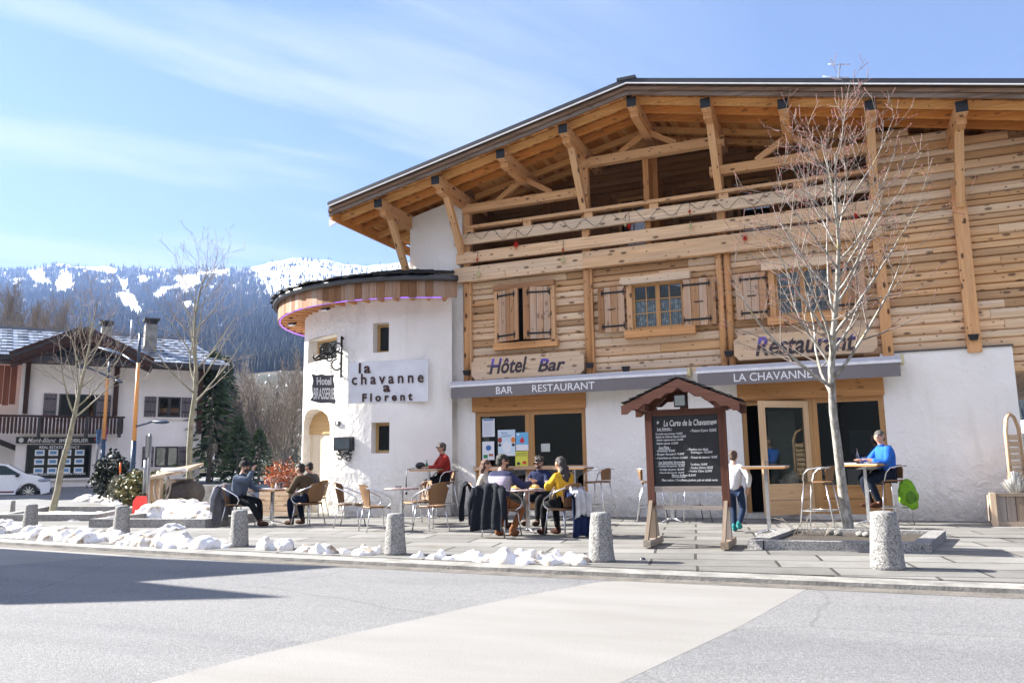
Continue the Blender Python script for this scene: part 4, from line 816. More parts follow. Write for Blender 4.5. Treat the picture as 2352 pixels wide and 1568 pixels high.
def hwin(x0, x1, y0, y1, blind_or_room=None, sh=None, name='window'):
    u0, z1 = HU(x0, y0); u1, z0 = HU(x1, y1); k = MB(); t = .07
    hb(k, u0, u0 + t, -.05, .0, z0, z1, axis=2); hb(k, u1 - t, u1, -.05, .0, z0, z1, axis=2); hb(k, u0, u1, -.05, 0, z1 - t, z1); hb(k, u0, u1, -.05, 0, z0, z0 + t); hb(k, (u0 + u1) / 2 - .07, (u0 + u1) / 2 + .07, -.05, 0, z0, z1, axis=2) if name == 'window' else None
    w = k.build(name, M['eave'], AG); hb(MB(), u0, u1, -.02, -.015, z0, z1).build('pane', M['pane2'], w); hb(MB(), u0 + .02, u1 - .02, -.008, -.004, z0 + .02, z1 - .02).build('blind' if blind_or_room else 'dark_room', M[blind_or_room] if blind_or_room else M['dark_in'], w)
    hb(MB(), u0 - .15, u1 + .15, -.14, 0, z0 - .1, z0 - .02).build('sill', M['wallc'], w)
    for a, b in (sh or ()):
        ua_, ub_ = HU(a, y0)[0], HU(b, y0)[0]; k = MB()
        for i in range(4): hb(k, ua_ + (ub_ - ua_) * i / 4 + .01, ua_ + (ub_ - ua_) * (i + 1) / 4 - .01, -.07, -.03, z0, z1, axis=2)
        s = k.build('shutter', M['mauve'], AG)
        for zz in (z0 + .25, z1 - .25): hb(MB(), ua_ + .03, ub_ - .03, -.09, -.075, zz - .03, zz + .03).build('strap_hinge', M['eave'], s)
    return w
hwin(137, 220, 904, 960, sh=((101, 132), (223, 256))); hwin(364, 413, 911, 958, sh=((332, 360), (417, 444))); hwin(357, 408, 1025, 1071, 'paleblind', ((327, 354), (411, 438)))
sw_ = hwin(62, 206, 1021, 1096, 'warmroom', name='shop_window'); sg = MB(); u0, z1 = HU(37, 1003, -.1); u1, z0 = HU(231, 1018, -.1)
M['letter'] = plain('white_lettering', (.85, .85, .85), .5, var=.0); M['black'] = plain('black_sign', (.006, .006, .007), .4); M['red'] = plain('red_paint', (.70, .03, .02), .45); M['bluep'] = plain('blue_print', (.12, .30, .50), .5)
hb(sg, u0, u1, -.16, -.05, z0, z1); S = sg.build('agency_sign', M['black'], AG); k = MB(); Ls = u1 - u0; Hs = z1 - z0
k.text('Mont-Blanc', HW(u0 + Ls * .13, -.17, z0 + Hs * .15), hdir * Ls * .33, V3((0, 0, Hs * .72)), shear=.35, bold=.01); k.text('IMMOBILIER', HW(u0 + Ls * .50, -.17, z0 + Hs * .18), hdir * Ls * .35, V3((0, 0, Hs * .6)), bold=.03)
pts = [(cos(2 * pi * i / 20), sin(2 * pi * i / 20)) for i in range(20)]; k.prism([(u0 + Ls * .06 + .33 * Hs * a, (z0 + z1) / 2 + .38 * Hs * b) for a, b in pts], P0 - hn * .165, hdir, (0, 0, 1), -hn * .006); k.build('lettering', M['letter'], S)
k = MB(); hb(k, u0 + Ls * .92, u0 + Ls * .94, -.17, -.165, z0 + Hs * .45, z0 + Hs * .8); k.build('emblem', M['red'], S)
u0, z1 = HU(62, 1021, -.05); u1, z0 = HU(206, 1096, -.05); Ls = u1 - u0; Hs = z1 - z0; k = MB(); k.text('REAL ESTATE AGENCY', HW(u0 + Ls * .19, -.06, z0 + Hs * .88), hdir * Ls * .62, V3((0, 0, Hs * .085)), bold=.02); k.text('VENTE - LOCATION - GESTION - SYNDIC', HW(u0 + Ls * .05, -.06, z0 + Hs * .09), hdir * Ls * .88, V3((0, 0, Hs * .06)), bold=.02); k.build('window_lettering', M['letter'], sw_)
for i in range(4):
    for j in range(3):
        uc = u0 + Ls * (.2 + .205 * i + .006 * (2 - j) * 0); zc = z0 + Hs * (.76 - .265 * j); k = MB(); hb(k, uc - .19, uc + .19, -.07, -.055, zc - Hs * .09, zc + Hs * .09); c_ = k.build('property_card', M['letter'], sw_); k = MB(); hb(k, uc - .13, uc + .13, -.078, -.072, zc - .1 * Hs * .4, zc + .1 * Hs * .5); k.build('card_photo', M['bluep'], c_)
# ================================================================ trees
M['bark'], nt, P = base_mat('pale_maple_bark'); p = nt.nodes.new('ShaderNodeTexCoord').outputs['Object']
c = ramp_n(nt, noise_n(nt, map_n(nt, p, (9, 9, 4)), 1.5, 6, .65), [(.30, (.10, .09, .07)), (.46, (.24, .225, .20)), (.62, (.42, .405, .37))]); c = mix_n(nt, rng_n(nt, noise_n(nt, p, 2.2, 5, .6), .60, .70, 0, .7), c, (.42, .34, .10))
lk(nt, c, P.inputs['Base Color']); P.inputs['Roughness'].default_value = .8; lk(nt, bump_n(nt, noise_n(nt, map_n(nt, p, (6, 6, 20)), 3, 5, .6), .6, .01), P.inputs['Normal'])
M['twig'] = plain('grey_brown_twigs', (.20, .165, .145), .7, var=.35, vs=2); M['bud'] = plain('red_buds', (.25, .06, .05), .6, var=.3); M['greybark'] = plain('grey_bark', (.23, .20, .165), .9, var=.35, vs=5, bump=.5)
M['olive'] = plain('green_grey_bark', (.20, .185, .13), .85, var=.35, vs=5, bump=.5)
def grow(mbs, p, d, L, r, lvl, q, maxl=3, buds=True, spread=.75, up=.16, nseg=6, first=None, kids=(9, 5, 3), minr=.0016):
    tr, tw, bd = mbs; pts = [V3(p)]; dd = V3(d).normalized(); R = [r]; n = nseg if lvl < 2 else 4
    for i in range(n):
        dd = (dd + V3((q.gauss(0, .07), q.gauss(0, .07), up * (1 if lvl else .15)))).normalized(); pts.append(pts[-1] + dd * L / n); R.append(max(minr, r * (1 - (i + 1) / n * .86)))
    (tr if lvl < 2 and r > .012 else tw).tube(pts, R, 8 if lvl == 0 else (5 if r > .012 else 3), cap=False)
    if lvl >= maxl:
        if buds and bd is not None:
            for i in range(3): b = pts[-1] - dd * (.02 + .05 * i); bd.ell(b, (.0065, .0065, .012), 4, 3)
        return
    K = kids[min(lvl, len(kids) - 1)]; s0 = first if (lvl == 0 and first is not None) else .18
    for k in range(K):
        t = s0 + (1 - s0) * (k + q.random() * .8) / K; f = min(t * n, n - .01); i = int(f); b = pts[i].lerp(pts[i + 1], f - i); ax = (pts[i + 1] - pts[i]).normalized(); a = k * 2.4 + q.uniform(-.5, .5)
        s = ax.cross(V3((0, 0, 1)) if abs(ax.z) < .9 else V3((1, 0, 0))).normalized(); o = s * cos(a) + ax.cross(s) * sin(a); sp = spread * q.uniform(.75, 1.2) * (1 - .35 * t if lvl == 0 else 1)
        nd = (ax * cos(sp) + o * sin(sp)).normalized(); nL = L * (.56 if lvl == 0 else .5) * (1 - .68 * t if lvl == 0 else 1 - .3 * t) * q.uniform(.8, 1.15)
        grow(mbs, b, nd, nL, max(minr, R[i] * (.5 if lvl == 0 else .6)), lvl + 1, q, maxl, buds, spread * .85, up, nseg, None, kids, minr)
def bare_tree(base, top, r, seed, label, name='bare_tree', group=None, first=.4, kids=(26, 7, 4), mat='bark', buds=True, maxl=3, spread=.8, tw='twig', minr=.0016, up=.16):
    base, top = V3(base), V3(top); q = random.Random(seed); mbs = (MB(), MB(), MB() if buds else None); d = top - base
    grow(mbs, base, d, d.length, r, 0, q, maxl, buds, spread, up, 9, first, kids, minr); root = empty(name, base, 0, label, 'tree', group)
    mbs[0].build('trunk', M[mat], root); mbs[1].build('crown', M[tw], root)
    if buds: mbs[2].build('buds', M['bud'], root)
    return root
nb = G(1952, 1228); bt = F(1888, 410, nb.y + .2); bare_tree(nb, bt, .085, 5, 'near leafless young tree with pale bark and reddish buds in the granite kerb', first=.37, kids=(27, 8, 3), minr=.0032, spread=1.02, up=.075)
n2 = G(432, 1162); bare_tree(n2, F(492, 600, n2.y + .3), .11, 12, 'leafless street tree behind the wooden cart, taller of the two at left', group='leafless street trees at left', first=.40, kids=(20, 5, 3), mat='olive', minr=.0045, spread=1.0, up=.09, tw='twig')
n3 = G(118, 1182); bare_tree(n3, F(186, 690, n3.y + .3), .09, 21, 'leafless street tree standing before the agency shop window at far left', group='leafless street trees at left', first=.42, kids=(18, 5, 3), mat='olive', minr=.004, spread=1.0, up=.09)
# the wood between the house and the tower
M['fir'] = plain('conifer_needles', (.075, .115, .04), .8, var=.3, rv=.6)
def conifer(x, y, z, h, r, seed, label, dens=900):
    q = random.Random(seed); root = empty('conifer', (x, y, z), 0, label, 'tree', 'conifers behind the terrace'); MB().tube([(x, y, z - .5), (x, y, z + h * .97)], [h * .018, .02], 7).build('trunk', M['greybark'], root); m = MB()
    for _ in range(dens):
        t = q.random() ** .75; rr = r * (1 - t) ** .85 * q.uniform(.35, 1.05) + .05; a = q.random() * 6.283; zc = z + h * (.06 + .93 * t) - rr * .22; cx, cy = x + rr * cos(a), y + rr * sin(a); s = h * q.uniform(.02, .045)
        o = V3((cos(a), sin(a), -.35)) * s; sd = V3((-sin(a), cos(a), 0)) * s * .5; c_ = V3((cx, cy, zc)); b = len(m.v); vs = [c_ - o + V3((0, 0, s * .1)), c_ + sd - V3((0, 0, s * .25)), c_ + o * 1.2, c_ - sd - V3((0, 0, s * .25)), c_ + V3((0, 0, s * .22))]
        m.v += [tuple(v) for v in vs]; m.gc += [tuple(v) for v in vs]; rr_ = q.random()
        for f in ((0, 1, 4), (1, 2, 4), (2, 3, 4), (3, 0, 4)): m.f.append([b + i for i in f]); m.rn.append(rr_); m.sm.append(False); m.mi.append(0)
    m.build('crown', M['fir'], root)
def at_az(x, dist, z=0): d = ray(x, 1000); h = sqrt(d.x ** 2 + d.y ** 2); return d.x / h * dist, d.y / h * dist
for i, (x, dist, h, r, lab) in enumerate(((484, 43, 7.0, 1.9, 'tall dark conifer beside the right wall of the agency house'), (548, 42, 3.6, 1.3, 'bushy green conifer behind the beanie man, left of the pair'), (596, 41, 2.9, 1.3, 'yellow green conifer between the beanie man and the orange shrub'), (512, 76, 11, 3, 'second dark conifer a little right of the agency house'), (655, 70, 5, 2, 'low dark conifer close to the tower edge'))):
    X, Y = at_az(x, dist); conifer(X, Y, hgt(X, Y) - .3, h, r, 40 + i, lab)
q = random.Random(77); proto = []
for i in range(3): proto.append(bare_tree((0, 0, 0), (.3, 0, 9), .13, 60 + i, 'x', 'wood_tree', first=.12, kids=(20, 6, 4), mat='greybark', buds=False, spread=.7, tw='bare', minr=.012))
k_ = 0; places = [(480 + 14 * i + q.uniform(-6, 6), q.uniform(52, 92)) for i in range(17)] + [(475 + 20 * i + q.uniform(-5, 5), q.uniform(44, 50)) for i in range(11)] + [(-12 + 11 * i + q.uniform(-4, 4), q.uniform(78, 100)) for i in range(13)]
for i, (x, dist) in enumerate(places):
    X, Y = at_az(x, dist); src = proto[i % 3]; o = copy_tree(src) if i >= 3 else src; zb_ = hgt(X, Y) - .3
    if x < 120: zb_ = HC + dist * .115
    o.location = (X, Y, zb_); o.rotation_euler.z = q.random() * 6; s = q.uniform(.85, 1.25) * ((.42 if dist < 50 else (.62 + max(0, (x - 540)) / 420) * dist / 70) if x > 120 else .55); o.scale = (s, s, s); o['group'] = 'leafless trees of the wood behind'
    o['label'] = 'bare grey brown tree in the wood between agency house and tower' if x > 120 else 'bare brown tree on the slope above the agency roof'
# ================================================================ furniture
M['cane'], nt, P = base_mat('woven_cane'); v = nt.nodes.new('ShaderNodeTexCoord').outputs['Object']
ck = nt.nodes.new('ShaderNodeTexChecker'); ck.inputs['Scale'].default_value = 70; lk(nt, v, ck.inputs[0]); ck.inputs[1].default_value = (.27, .145, .06, 1); ck.inputs[2].default_value = (.14, .07, .026, 1)
lk(nt, ck.outputs[0], P.inputs['Base Color']); P.inputs['Roughness'].default_value = .55; lk(nt, bump_n(nt, ck.outputs[1], .5, .004), P.inputs['Normal'])
M['rim'] = plain('cane_rim', (.19, .09, .03), .45)
def back_panel(zb, zt, yb, yt, wb, wt, name, root, slats=False):
    nu, nv = 10, 7; m = MB(); vs = []
    for j in range(nv + 1):
        t = j / nv; z = zb + (zt - zb) * t; w = wb + (wt - wb) * min(1, t * 1.3); 
        if t > .8: w *= sqrt(max(.2, 1 - ((t - .8) / .2) ** 2 * .45))
        for i in range(nu + 1): s = i / nu * 2 - 1; vs.append((w * s, yb + (yt - yb) * t + .06 * s * s * (.4 + t), z - (.03 * abs(s) ** 3 if t > .85 else 0)))
    n = len(vs); W_ = nu + 1; fs = [(j * W_ + i, j * W_ + i + 1, (j + 1) * W_ + i + 1, (j + 1) * W_ + i) for j in range(nv) for i in range(nu) if not (slats and i % 2 and 0 < j < nv - 1)]
    m.add(vs, fs, sm=True); m.add([(a, b - .012, c) for a, b, c in vs], [f[::-1] for f in fs], sm=True)
    o = m.build('backrest', M['cane'], root, local=True)
    edge = [vs[j * W_] for j in range(nv + 1)] + [vs[nv * W_ + i] for i in range(1, nu + 1)] + [vs[j * W_ + nu] for j in range(nv - 1, -1, -1)]
    MB().tube([(a, b - .006, c) for a, b, c in edge], .013, 6).build('rim', M['rim'], o, local=True)
def chair(seat=.44, slats=False):
    r = empty('cane_armchair' if seat < .6 else 'bar_stool', (0, 0, 0)); hi = seat > .6; m = MB(); n = 9; vs = []
    for i in range(n + 1):
        for j in range(n + 1):
            u, v_ = i / n * 2 - 1, j / n * 2 - 1; k = sqrt(1 - .22 * u * u * v_ * v_); vs.append((u * .225 * k, v_ * .22 * k + .01, seat + .012 - .03 * max(0, v_ - .55) ** 1.2 * 1.6 - .008 * (1 - u * u)))
    fs = [(i * (n + 1) + j, (i + 1) * (n + 1) + j, (i + 1) * (n + 1) + j + 1, i * (n + 1) + j + 1) for i in range(n) for j in range(n)]; N_ = len(vs)
    m.add(vs + [(a, b, c - .03) for a, b, c in vs], fs + [tuple(x + N_ for x in f[::-1]) for f in fs] + [f for i in range(n) for f in (((i + 1) * (n + 1), i * (n + 1), i * (n + 1) + N_, (i + 1) * (n + 1) + N_), (i * (n + 1) + n, (i + 1) * (n + 1) + n, (i + 1) * (n + 1) + n + N_, i * (n + 1) + n + N_), (i, i + 1, i + 1 + N_, i + N_), (n * (n + 1) + i + 1, n * (n + 1) + i, n * (n + 1) + i + N_, n * (n + 1) + i + 1 + N_))], sm=True)
    m.build('seat', M['cane'], r, local=True)
    if hi: back_panel(seat + .03, seat + .26, -.21, -.27, .17, .2, 'b', r)
    else: back_panel(seat + .03, seat + .40, -.19, -.31, .16, .225, 'b', r, slats)
    tb = .012; sp = .07 if hi else .045
    for s in (-1, 1):
        MB().tube([(s * .19, .19, seat - .01), (s * (.19 + sp), .19 + sp * 1.3, 0)], tb, 7).build('leg', M['steel'], r, local=True)
        MB().tube([(s * .18, -.17, seat - .01), (s * (.18 + sp), -.17 - sp * 1.8, 0)], tb, 7).build('leg', M['steel'], r, local=True)
        if hi: pts = [(s * .2, -.27, seat + .25), (s * .25, -.1, seat + .25), (s * .265, .08, seat + .22), (s * .265, .16, seat + .14), (s * .25, .18, seat + .04), (s * .2, .18, seat - .02)]
        else: pts = [(s * .21, -.26, seat + .34), (s * .255, -.12, seat + .29), (s * .28, .06, seat + .22), (s * .285, .17, seat + .16), (s * .28, .21, seat + .09), (s * .265, .17, seat + .02), (s * .22, .08, seat - .02)]
        MB().tube(pts, .0135, 7).build('armrest', M['steel'], r, local=True)
    if hi:
        for z in (.3,): f = .07 * (1 - z / seat); MB().tube([(-.235, .25, z), (.235, .25, z), (.225, -.25, z), (-.225, -.25, z)], .011, 6, closed=True).build('footrest', M['steel'], r, local=True)
    return r
M['mosaic'], nt, P = base_mat('mosaic_edge'); br_ = nt.nodes.new('ShaderNodeTexBrick'); br_.inputs['Scale'].default_value = 14; br_.inputs['Color1'].default_value = (.16, .07, .08, 1); br_.inputs['Color2'].default_value = (.40, .27, .25, 1); br_.inputs['Mortar'].default_value = (.5, .48, .45, 1)
lk(nt, nt.nodes.new('ShaderNodeTexCoord').outputs['Object'], br_.inputs[0]); lk(nt, br_.outputs[0], P.inputs['Base Color']); P.inputs['Roughness'].default_value = .3
def table(h=.73, rnd_=False, w=.34, d=.34, ft=.26):
    r = empty('bar_table' if h > 1 else 'cafe_table', (0, 0, 0)); m = MB()
    if rnd_: m.lathe([(0, h - .03), (w, h - .03), (w + .01, h - .015), (w, h), (0, h)], (0, 0, 0), 28)
    else: m.box(-w, w, -d, d, h - .014, h)
    t = m.build('tabletop', M['mosaic'], r, local=True)
    if not rnd_: MB().prism([(-w - .012, h - .014), (w + .012, h - .014), (w - .03, h - .045), (-w + .03, h - .045)], (0, d, 0), (1, 0, 0), (0, 0, 1), (0, -2 * d, 0)).build('edging', M['warm'], t, local=True)
    MB().box(-.028, .028, -.028, .028, .05, h - .045).build('column', M['steel'], r, local=True)
    for i in range(4): a = pi / 4 + i * pi / 2; MB().tube([(0, 0, .07), (.5 * ft * cos(a), .5 * ft * sin(a), .05), (ft * cos(a), ft * sin(a), .012)], [.02, .018, .012], 6).build('foot', M['steel'], r, local=True)
    return r
C0, C1, S0 = chair(), chair(slats=True), chair(.78); T0, TR0, TB0 = table(), table(rnd_=True), table(1.08)
used = set()
def put(src, x, y, ang, label, cat, group, z=0):
    o = src if src not in used else copy_tree(src); used.add(src); p = G(x, y)
    if p.y > 15.95 and x > 930: p = F(x, y, 15.95 if src is not TB0 else 15.75)
    o.location = (p.x, p.y, z); o.rotation_euler = (0, 0, radians(ang)); tag(o, label, cat, group); return o
GC = 'cane armchairs with aluminium frames'; GS = 'tall aluminium bar stools'; GB = 'tall bar tables on the terrace'
# facing angle: 0 = away from the viewer (+Y), -90 = right, 90 = left, 180 = towards the viewer
c1 = put(C0, 546, 1208, -84, 'cane armchair under the beanie man with a grey coat over its back', 'chair', GC)
c2 = put(C0, 708, 1205, 84, 'cane armchair under the person in the brown jacket', 'chair', GC)
c2b = put(C0, 722, 1186, 95, 'cane armchair mostly hidden behind the person in the brown jacket', 'chair', GC)
c3 = put(C0, 803, 1210, -72, 'empty cane armchair nearest the tower wall, leftmost of the four empty ones', 'chair', GC)
c4 = put(C0, 863, 1219, -38, 'empty cane armchair showing its woven back, second of the four empty ones', 'chair', GC)
c5 = put(C1, 958, 1202, 150, 'empty cane armchair with open slatted back behind the empty table', 'chair', GC)
c6 = put(C0, 990, 1218, 66, 'empty cane armchair facing left, right of the empty table', 'chair', GC)
c7 = put(C0, 1152, 1231, -10, 'cane armchair covered by a dark hanging coat under the striped sweater person', 'chair', GC)
c8 = put(C0, 1298, 1230, 62, 'cane armchair of the yellow sweater woman with a blue jacket hanging off', 'chair', GC)
c9 = put(C0, 1112, 1213, -62, 'cane armchair hidden under a dark jacket, left of the striped sweater person', 'chair', GC)
c10 = put(C0, 1246, 1203, 172, 'cane armchair of the bearded person, mostly hidden behind the table', 'chair', GC)
t1 = put(T0, 624, 1204, 0, 'cafe table with beer glasses between beanie man and brown jacket person', 'table', 'low cafe tables'); t2 = put(TR0, 922, 1207, 0, 'empty round cafe table among the four empty cane chairs', 'table', 'low round cafe tables'); t3 = put(TR0, 1213, 1222, 0, 'round cafe table laden with burgers and plates', 'table', 'low round cafe tables')
b1 = put(TB0, 985, 1184, 4, 'bar table in front of the man in the red jacket', 'table', GB); b2 = put(TB0, 1135, 1181, 2, 'bar table behind the striped sweater person at the poster window', 'table', GB); b3 = put(TB0, 1320, 1180, 0, 'bar table behind the yellow sweater woman, right end of the window', 'table', GB)
b4 = put(TB0, 1768, 1226, -2, 'empty bar table standing before the open glass door', 'table', GB); b5 = put(TB0, 1997, 1198, -22, 'bar table with bottle and food beside the man in blue', 'table', GB); b6 = put(TB0, 1545, 1198, 10, 'bar table mostly hidden behind the chalkboard, left part', 'table', GB)
s1 = put(S0, 1019, 1177, 138, 'bar stool under the man in the red jacket', 'stool', GS); s2 = put(S0, 1376, 1176, 76, 'empty bar stool against the white wall, left of the chalkboard', 'stool', GS); s3 = put(S0, 1500, 1198, -80, 'bar stool peeking out left of the chalkboard posts', 'stool', GS)
s4 = put(S0, 1592, 1192, 120, 'bar stool seen only as legs below the chalkboard', 'stool', GS); s6 = put(S0, 1888, 1212, 74, 'empty bar stool directly left of the near tree trunk', 'stool', GS); s7 = put(S0, 2045, 1192, 118, 'bar stool under the man in the blue jacket', 'stool', GS)
# ================================================================ people
def skinmesh(nodes, edges, name, mat, parent, lv=2, root=0):
    """one continuous surface grown round a posed skeleton"""
    me = bpy.data.meshes.new(name); me.from_pydata([tuple(n[0]) for n in nodes], edges, []); o = bpy.data.objects.new(name, me); COL.objects.link(o)
    o.modifiers.new('s', 'SKIN'); me.update()
    if not me.skin_vertices: bpy.context.view_layer.update()
    for i, n in enumerate(nodes):
        r = n[1]; me.skin_vertices[0].data[i].radius = r if isinstance(r, tuple) else (r, r); me.skin_vertices[0].data[i].use_root = i == root
    sd = o.modifiers.new('d', 'SUBSURF'); sd.levels = lv; sd.render_levels = lv; dg = bpy.context.evaluated_depsgraph_get(); m2 = bpy.data.meshes.new_from_object(o.evaluated_get(dg)); bpy.data.objects.remove(o)
    m = MB(); m.add([v.co.copy() for v in m2.vertices], [tuple(p.vertices) for p in m2.polygons], sm=True); bpy.data.meshes.remove(m2); return m.build(name, mat, parent, local=True)
def ik(a, b, l1, l2, pole):
    a, b, pole = V3(a), V3(b), V3(pole); d = b - a; L = min(d.length, (l1 + l2) * .995); d.normalize(); x = (l1 * l1 - l2 * l2 + L * L) / (2 * L); h_ = sqrt(max(0, l1 * l1 - x * x)); p = pole - d * pole.dot(d); p.normalize(); return a + d * x + p * h_, a + d * L
M['skin'] = plain('skin', (.46, .26, .18), .55, var=.08); M['lens'] = plain('dark_lens', (.01, .01, .012), .1); M['eye'] = plain('eye_dark', (.04, .03, .03), .3); M['lip'] = plain('lip', (.38, .13, .11), .5)
def cloth(name, col, **k):
    if max(col) < .2: col = tuple(c * .45 for c in col)
    else: col = tuple(c * .8 for c in col)
    if name not in M: M[name] = plain(name, col, .85, spec=.15, var=k.get('var', .18), vs=9, bump=1, bs=k.get('bs', 11))
    return M[name]
HAIR = {}
def person(name_label, loc, ang, seat=None, lean=5, S=1.0, hl=None, hr=None, fl=None, fr=None, top='navy', topc=(.03, .04, .1), leg='dark', legc=(.02, .022, .03), shoe=(.10, .05, .03), hair=(.03, .02, .015), hs='short', look=(0, 0), glasses=False, z0=0, topmat=None, beard=False, group=None, turn=0, skirt=.0, armpole=None, sz=None):
    r = empty('person', (loc[0], loc[1], z0), radians(ang), name_label, 'person', group)
    zh = (seat + .10) if seat else .90 * S; th = radians(lean); up = V3((0, sin(th), cos(th))); pel = V3((0, -.04 if seat else 0, zh)); tw_ = Matrix.Rotation(radians(turn), 3, 'Z')
    wa = pel + up * .16 * S; ch = pel + up * .33 * S; nb_ = pel + up * .47 * S; nk = nb_ + (up + V3((0, .15, .3))).normalized() * .09 * S; hd = nk + V3((0, .02, .10 * S)); ht = hd + V3((0, -.005, .075 * S))
    lk_ = Matrix.Rotation(radians(look[0]), 3, 'Z') @ Matrix.Rotation(radians(look[1]), 3, 'X'); fwd = lk_ @ V3((0, 1, 0)); rt = lk_ @ V3((1, 0, 0)); hu = rt.cross(fwd)
    shs = [nb_ + tw_ @ (V3((s * .175 * S, 0, 0)) - up * .045 * S) for s in (-1, 1)]
    hl = V3(hl) if hl else V3((-.22, .25, zh + .12)); hr = V3(hr) if hr else V3((.22, .25, zh + .12)); N = []; E_ = []
    def nd(p, rad, par=None): N.append((V3(p), rad)); (E_.append((par, len(N) - 1)) if par is not None else None); return len(N) - 1
    p0 = nd(pel, .12 * S); p1 = nd(wa, .115 * S, p0); p2 = nd(ch, .13 * S, p1); p3 = nd(nb_, .075 * S, p2); p4 = nd(nk, .055 * S, p3); p5 = nd(hd - hu * .045 * S + fwd * .02 * S, .066 * S, p4); p6 = nd(hd + hu * .02 * S, (.076 * S, .092 * S), p5); p7 = nd(ht, .066 * S, p6); nd(hd + fwd * .108 * S - hu * .015, .014 * S, p6)
    for s in (-1, 1): nd(hd + rt * s * .088 * S - fwd * .01, .016 * S, p6)
    arms = []; legs = []
    for s, sh, hnd in ((-1, shs[0], hl), (1, shs[1], hr)):
        el, wr = ik(sh, hnd, .27 * S, .25 * S, armpole or V3((s * .7, -.35, -1))); a = nd(sh, .055 * S, p2); b = nd(el, .042 * S, a); c = nd(wr, .028 * S, b); fd = (wr - el).normalized(); side = fd.cross(V3((0, 0, 1))).normalized() if abs(fd.z) < .95 else V3((1, 0, 0)); pn = fd.cross(side)
        pm = nd(wr + fd * .055 * S, (.034 * S, .022 * S), c)
        for k, L_ in ((-1.5, .052), (-.5, .062), (.5, .066), (1.5, .058)): q1 = nd(wr + fd * (.095 * S) + side * k * .019 * S, .0105 * S, pm); nd(wr + fd * (.095 + L_ * .75) * S + side * k * .020 * S - pn * .02 * s * 0 - V3((0, 0, .018 * S)), .0085 * S, q1)
        q1 = nd(wr + fd * .05 * S - side * s * .04 * S, .012 * S, pm); nd(wr + fd * .085 * S - side * s * .052 * S, .009 * S, q1); arms.append((sh, el, wr, fd))
    fl = V3(fl) if fl else (V3((-.12, .42, .08)) if seat else V3((-.09, .05, .08))); fr = V3(fr) if fr else (V3((.12, .42, .08)) if seat else V3((.09, -.05, .08)))
    for s, ft in ((-1, fl), (1, fr)):
        hp = pel + V3((s * .095 * S, .01, -.02)); kn, an = ik(hp, ft, .43 * S, .42 * S, V3((s * .12, 1, .5 if seat else .05))); a = nd(hp, .085 * S, p0); b = nd(kn, .055 * S, a); c = nd(an, .038 * S, b); nd(an + V3((0, .1 * S, -.035)), .03 * S, c); legs.append((hp, kn, an))
    skinmesh(N, E_, 'body', M['skin'], r, 2)
    # clothing follows the same joints
    tn = [(pel - up * (.02 if seat else .07), .158 * S), (wa, .155 * S), (ch, .172 * S), (nb_ - up * .01, .098 * S)]; te = [(0, 1), (1, 2), (2, 3)]
    for (sh, el, wr, fd) in arms: i = len(tn); tn += [(sh, .086 * S), (sh.lerp(el, .5), .076 * S), (el, .068 * S), (el.lerp(wr, .5), .060 * S), (wr - fd * .01, .046 * S)]; te += [(2, i), (i, i + 1), (i + 1, i + 2), (i + 2, i + 3), (i + 3, i + 4)]
    skinmesh(tn, te, 'jacket' if top != 'sweater' else 'sweater', topmat or cloth(top + '_cloth', topc), r, 2, root=2)
    MB().lathe([(.062 * S, 0), (.07 * S, .03), (.062 * S, .055)], nb_ + V3((0, .01, .0)), 12).build('collar', topmat or M[top + '_cloth'], r, local=True)
    ln = [(pel - V3((0, 0, .01)), .128 * S)]; le = []
    for (hp, kn, an) in legs: i = len(ln); ln += [(hp + (kn - hp) * .1, .104 * S), (hp.lerp(kn, .5), .092 * S), (kn, .07 * S), (kn.lerp(an, .5), .064 * S), (an + V3((0, 0, .02)), .05 * S)]; le += [(0, i), (i, i + 1), (i + 1, i + 2), (i + 2, i + 3), (i + 3, i + 4)]
    skinmesh(ln, le, 'trousers', cloth(leg + '_trousers', legc), r, 2)
    for (hp, kn, an) in legs:
        b_ = an + V3((0, .055 * S, -.035 * S)); m = MB(); m.ell(b_, (.048 * S, .14 * S, .05 * S), 12, 8, zmin=-.9); m.ell(an + V3((0, -.01, .015)), (.048 * S, .055 * S, .07 * S), 10, 6); m.build('shoe', cloth('shoe_%.2f_%.2f' % shoe[:2], shoe), r, local=True)
    # face and hair
    for s in (-1, 1):
        MB().ell(hd + fwd * .083 * S + rt * s * .032 * S + hu * .008 * S, (.011, .008, .008), 6, 5).build('eye', M['eye'], r, local=True)
    MB().ell(hd + fwd * .085 * S - hu * .055 * S, (.022 * S, .01 * S, .007 * S), 8, 5).build('mouth', M['lip'], r, local=True)
    if glasses:
        m = MB()
        for s in (-1, 1): m.ob(hd + fwd * .1 * S + rt * s * .034 * S + hu * .008, rt * .028 * S, fwd * .006, hu * .018 * S)
        for s in (-1, 1): m.beam(hd + fwd * .1 * S + rt * s * .06 * S + hu * .01, hd + rt * s * .09 * S + hu * .008, .006, .01)
        m.build('sunglasses', M['lens'], r, local=True)
    hk_ = 'hair_%.3f_%.3f' % hair[:2]
    if hk_ not in M: M[hk_] = plain(hk_, tuple(c * .6 for c in hair), .6, var=.45, vs=22, bump=1, bs=50)
    m = MB(); hc = hd + hu * .035 * S - fwd * .018 * S
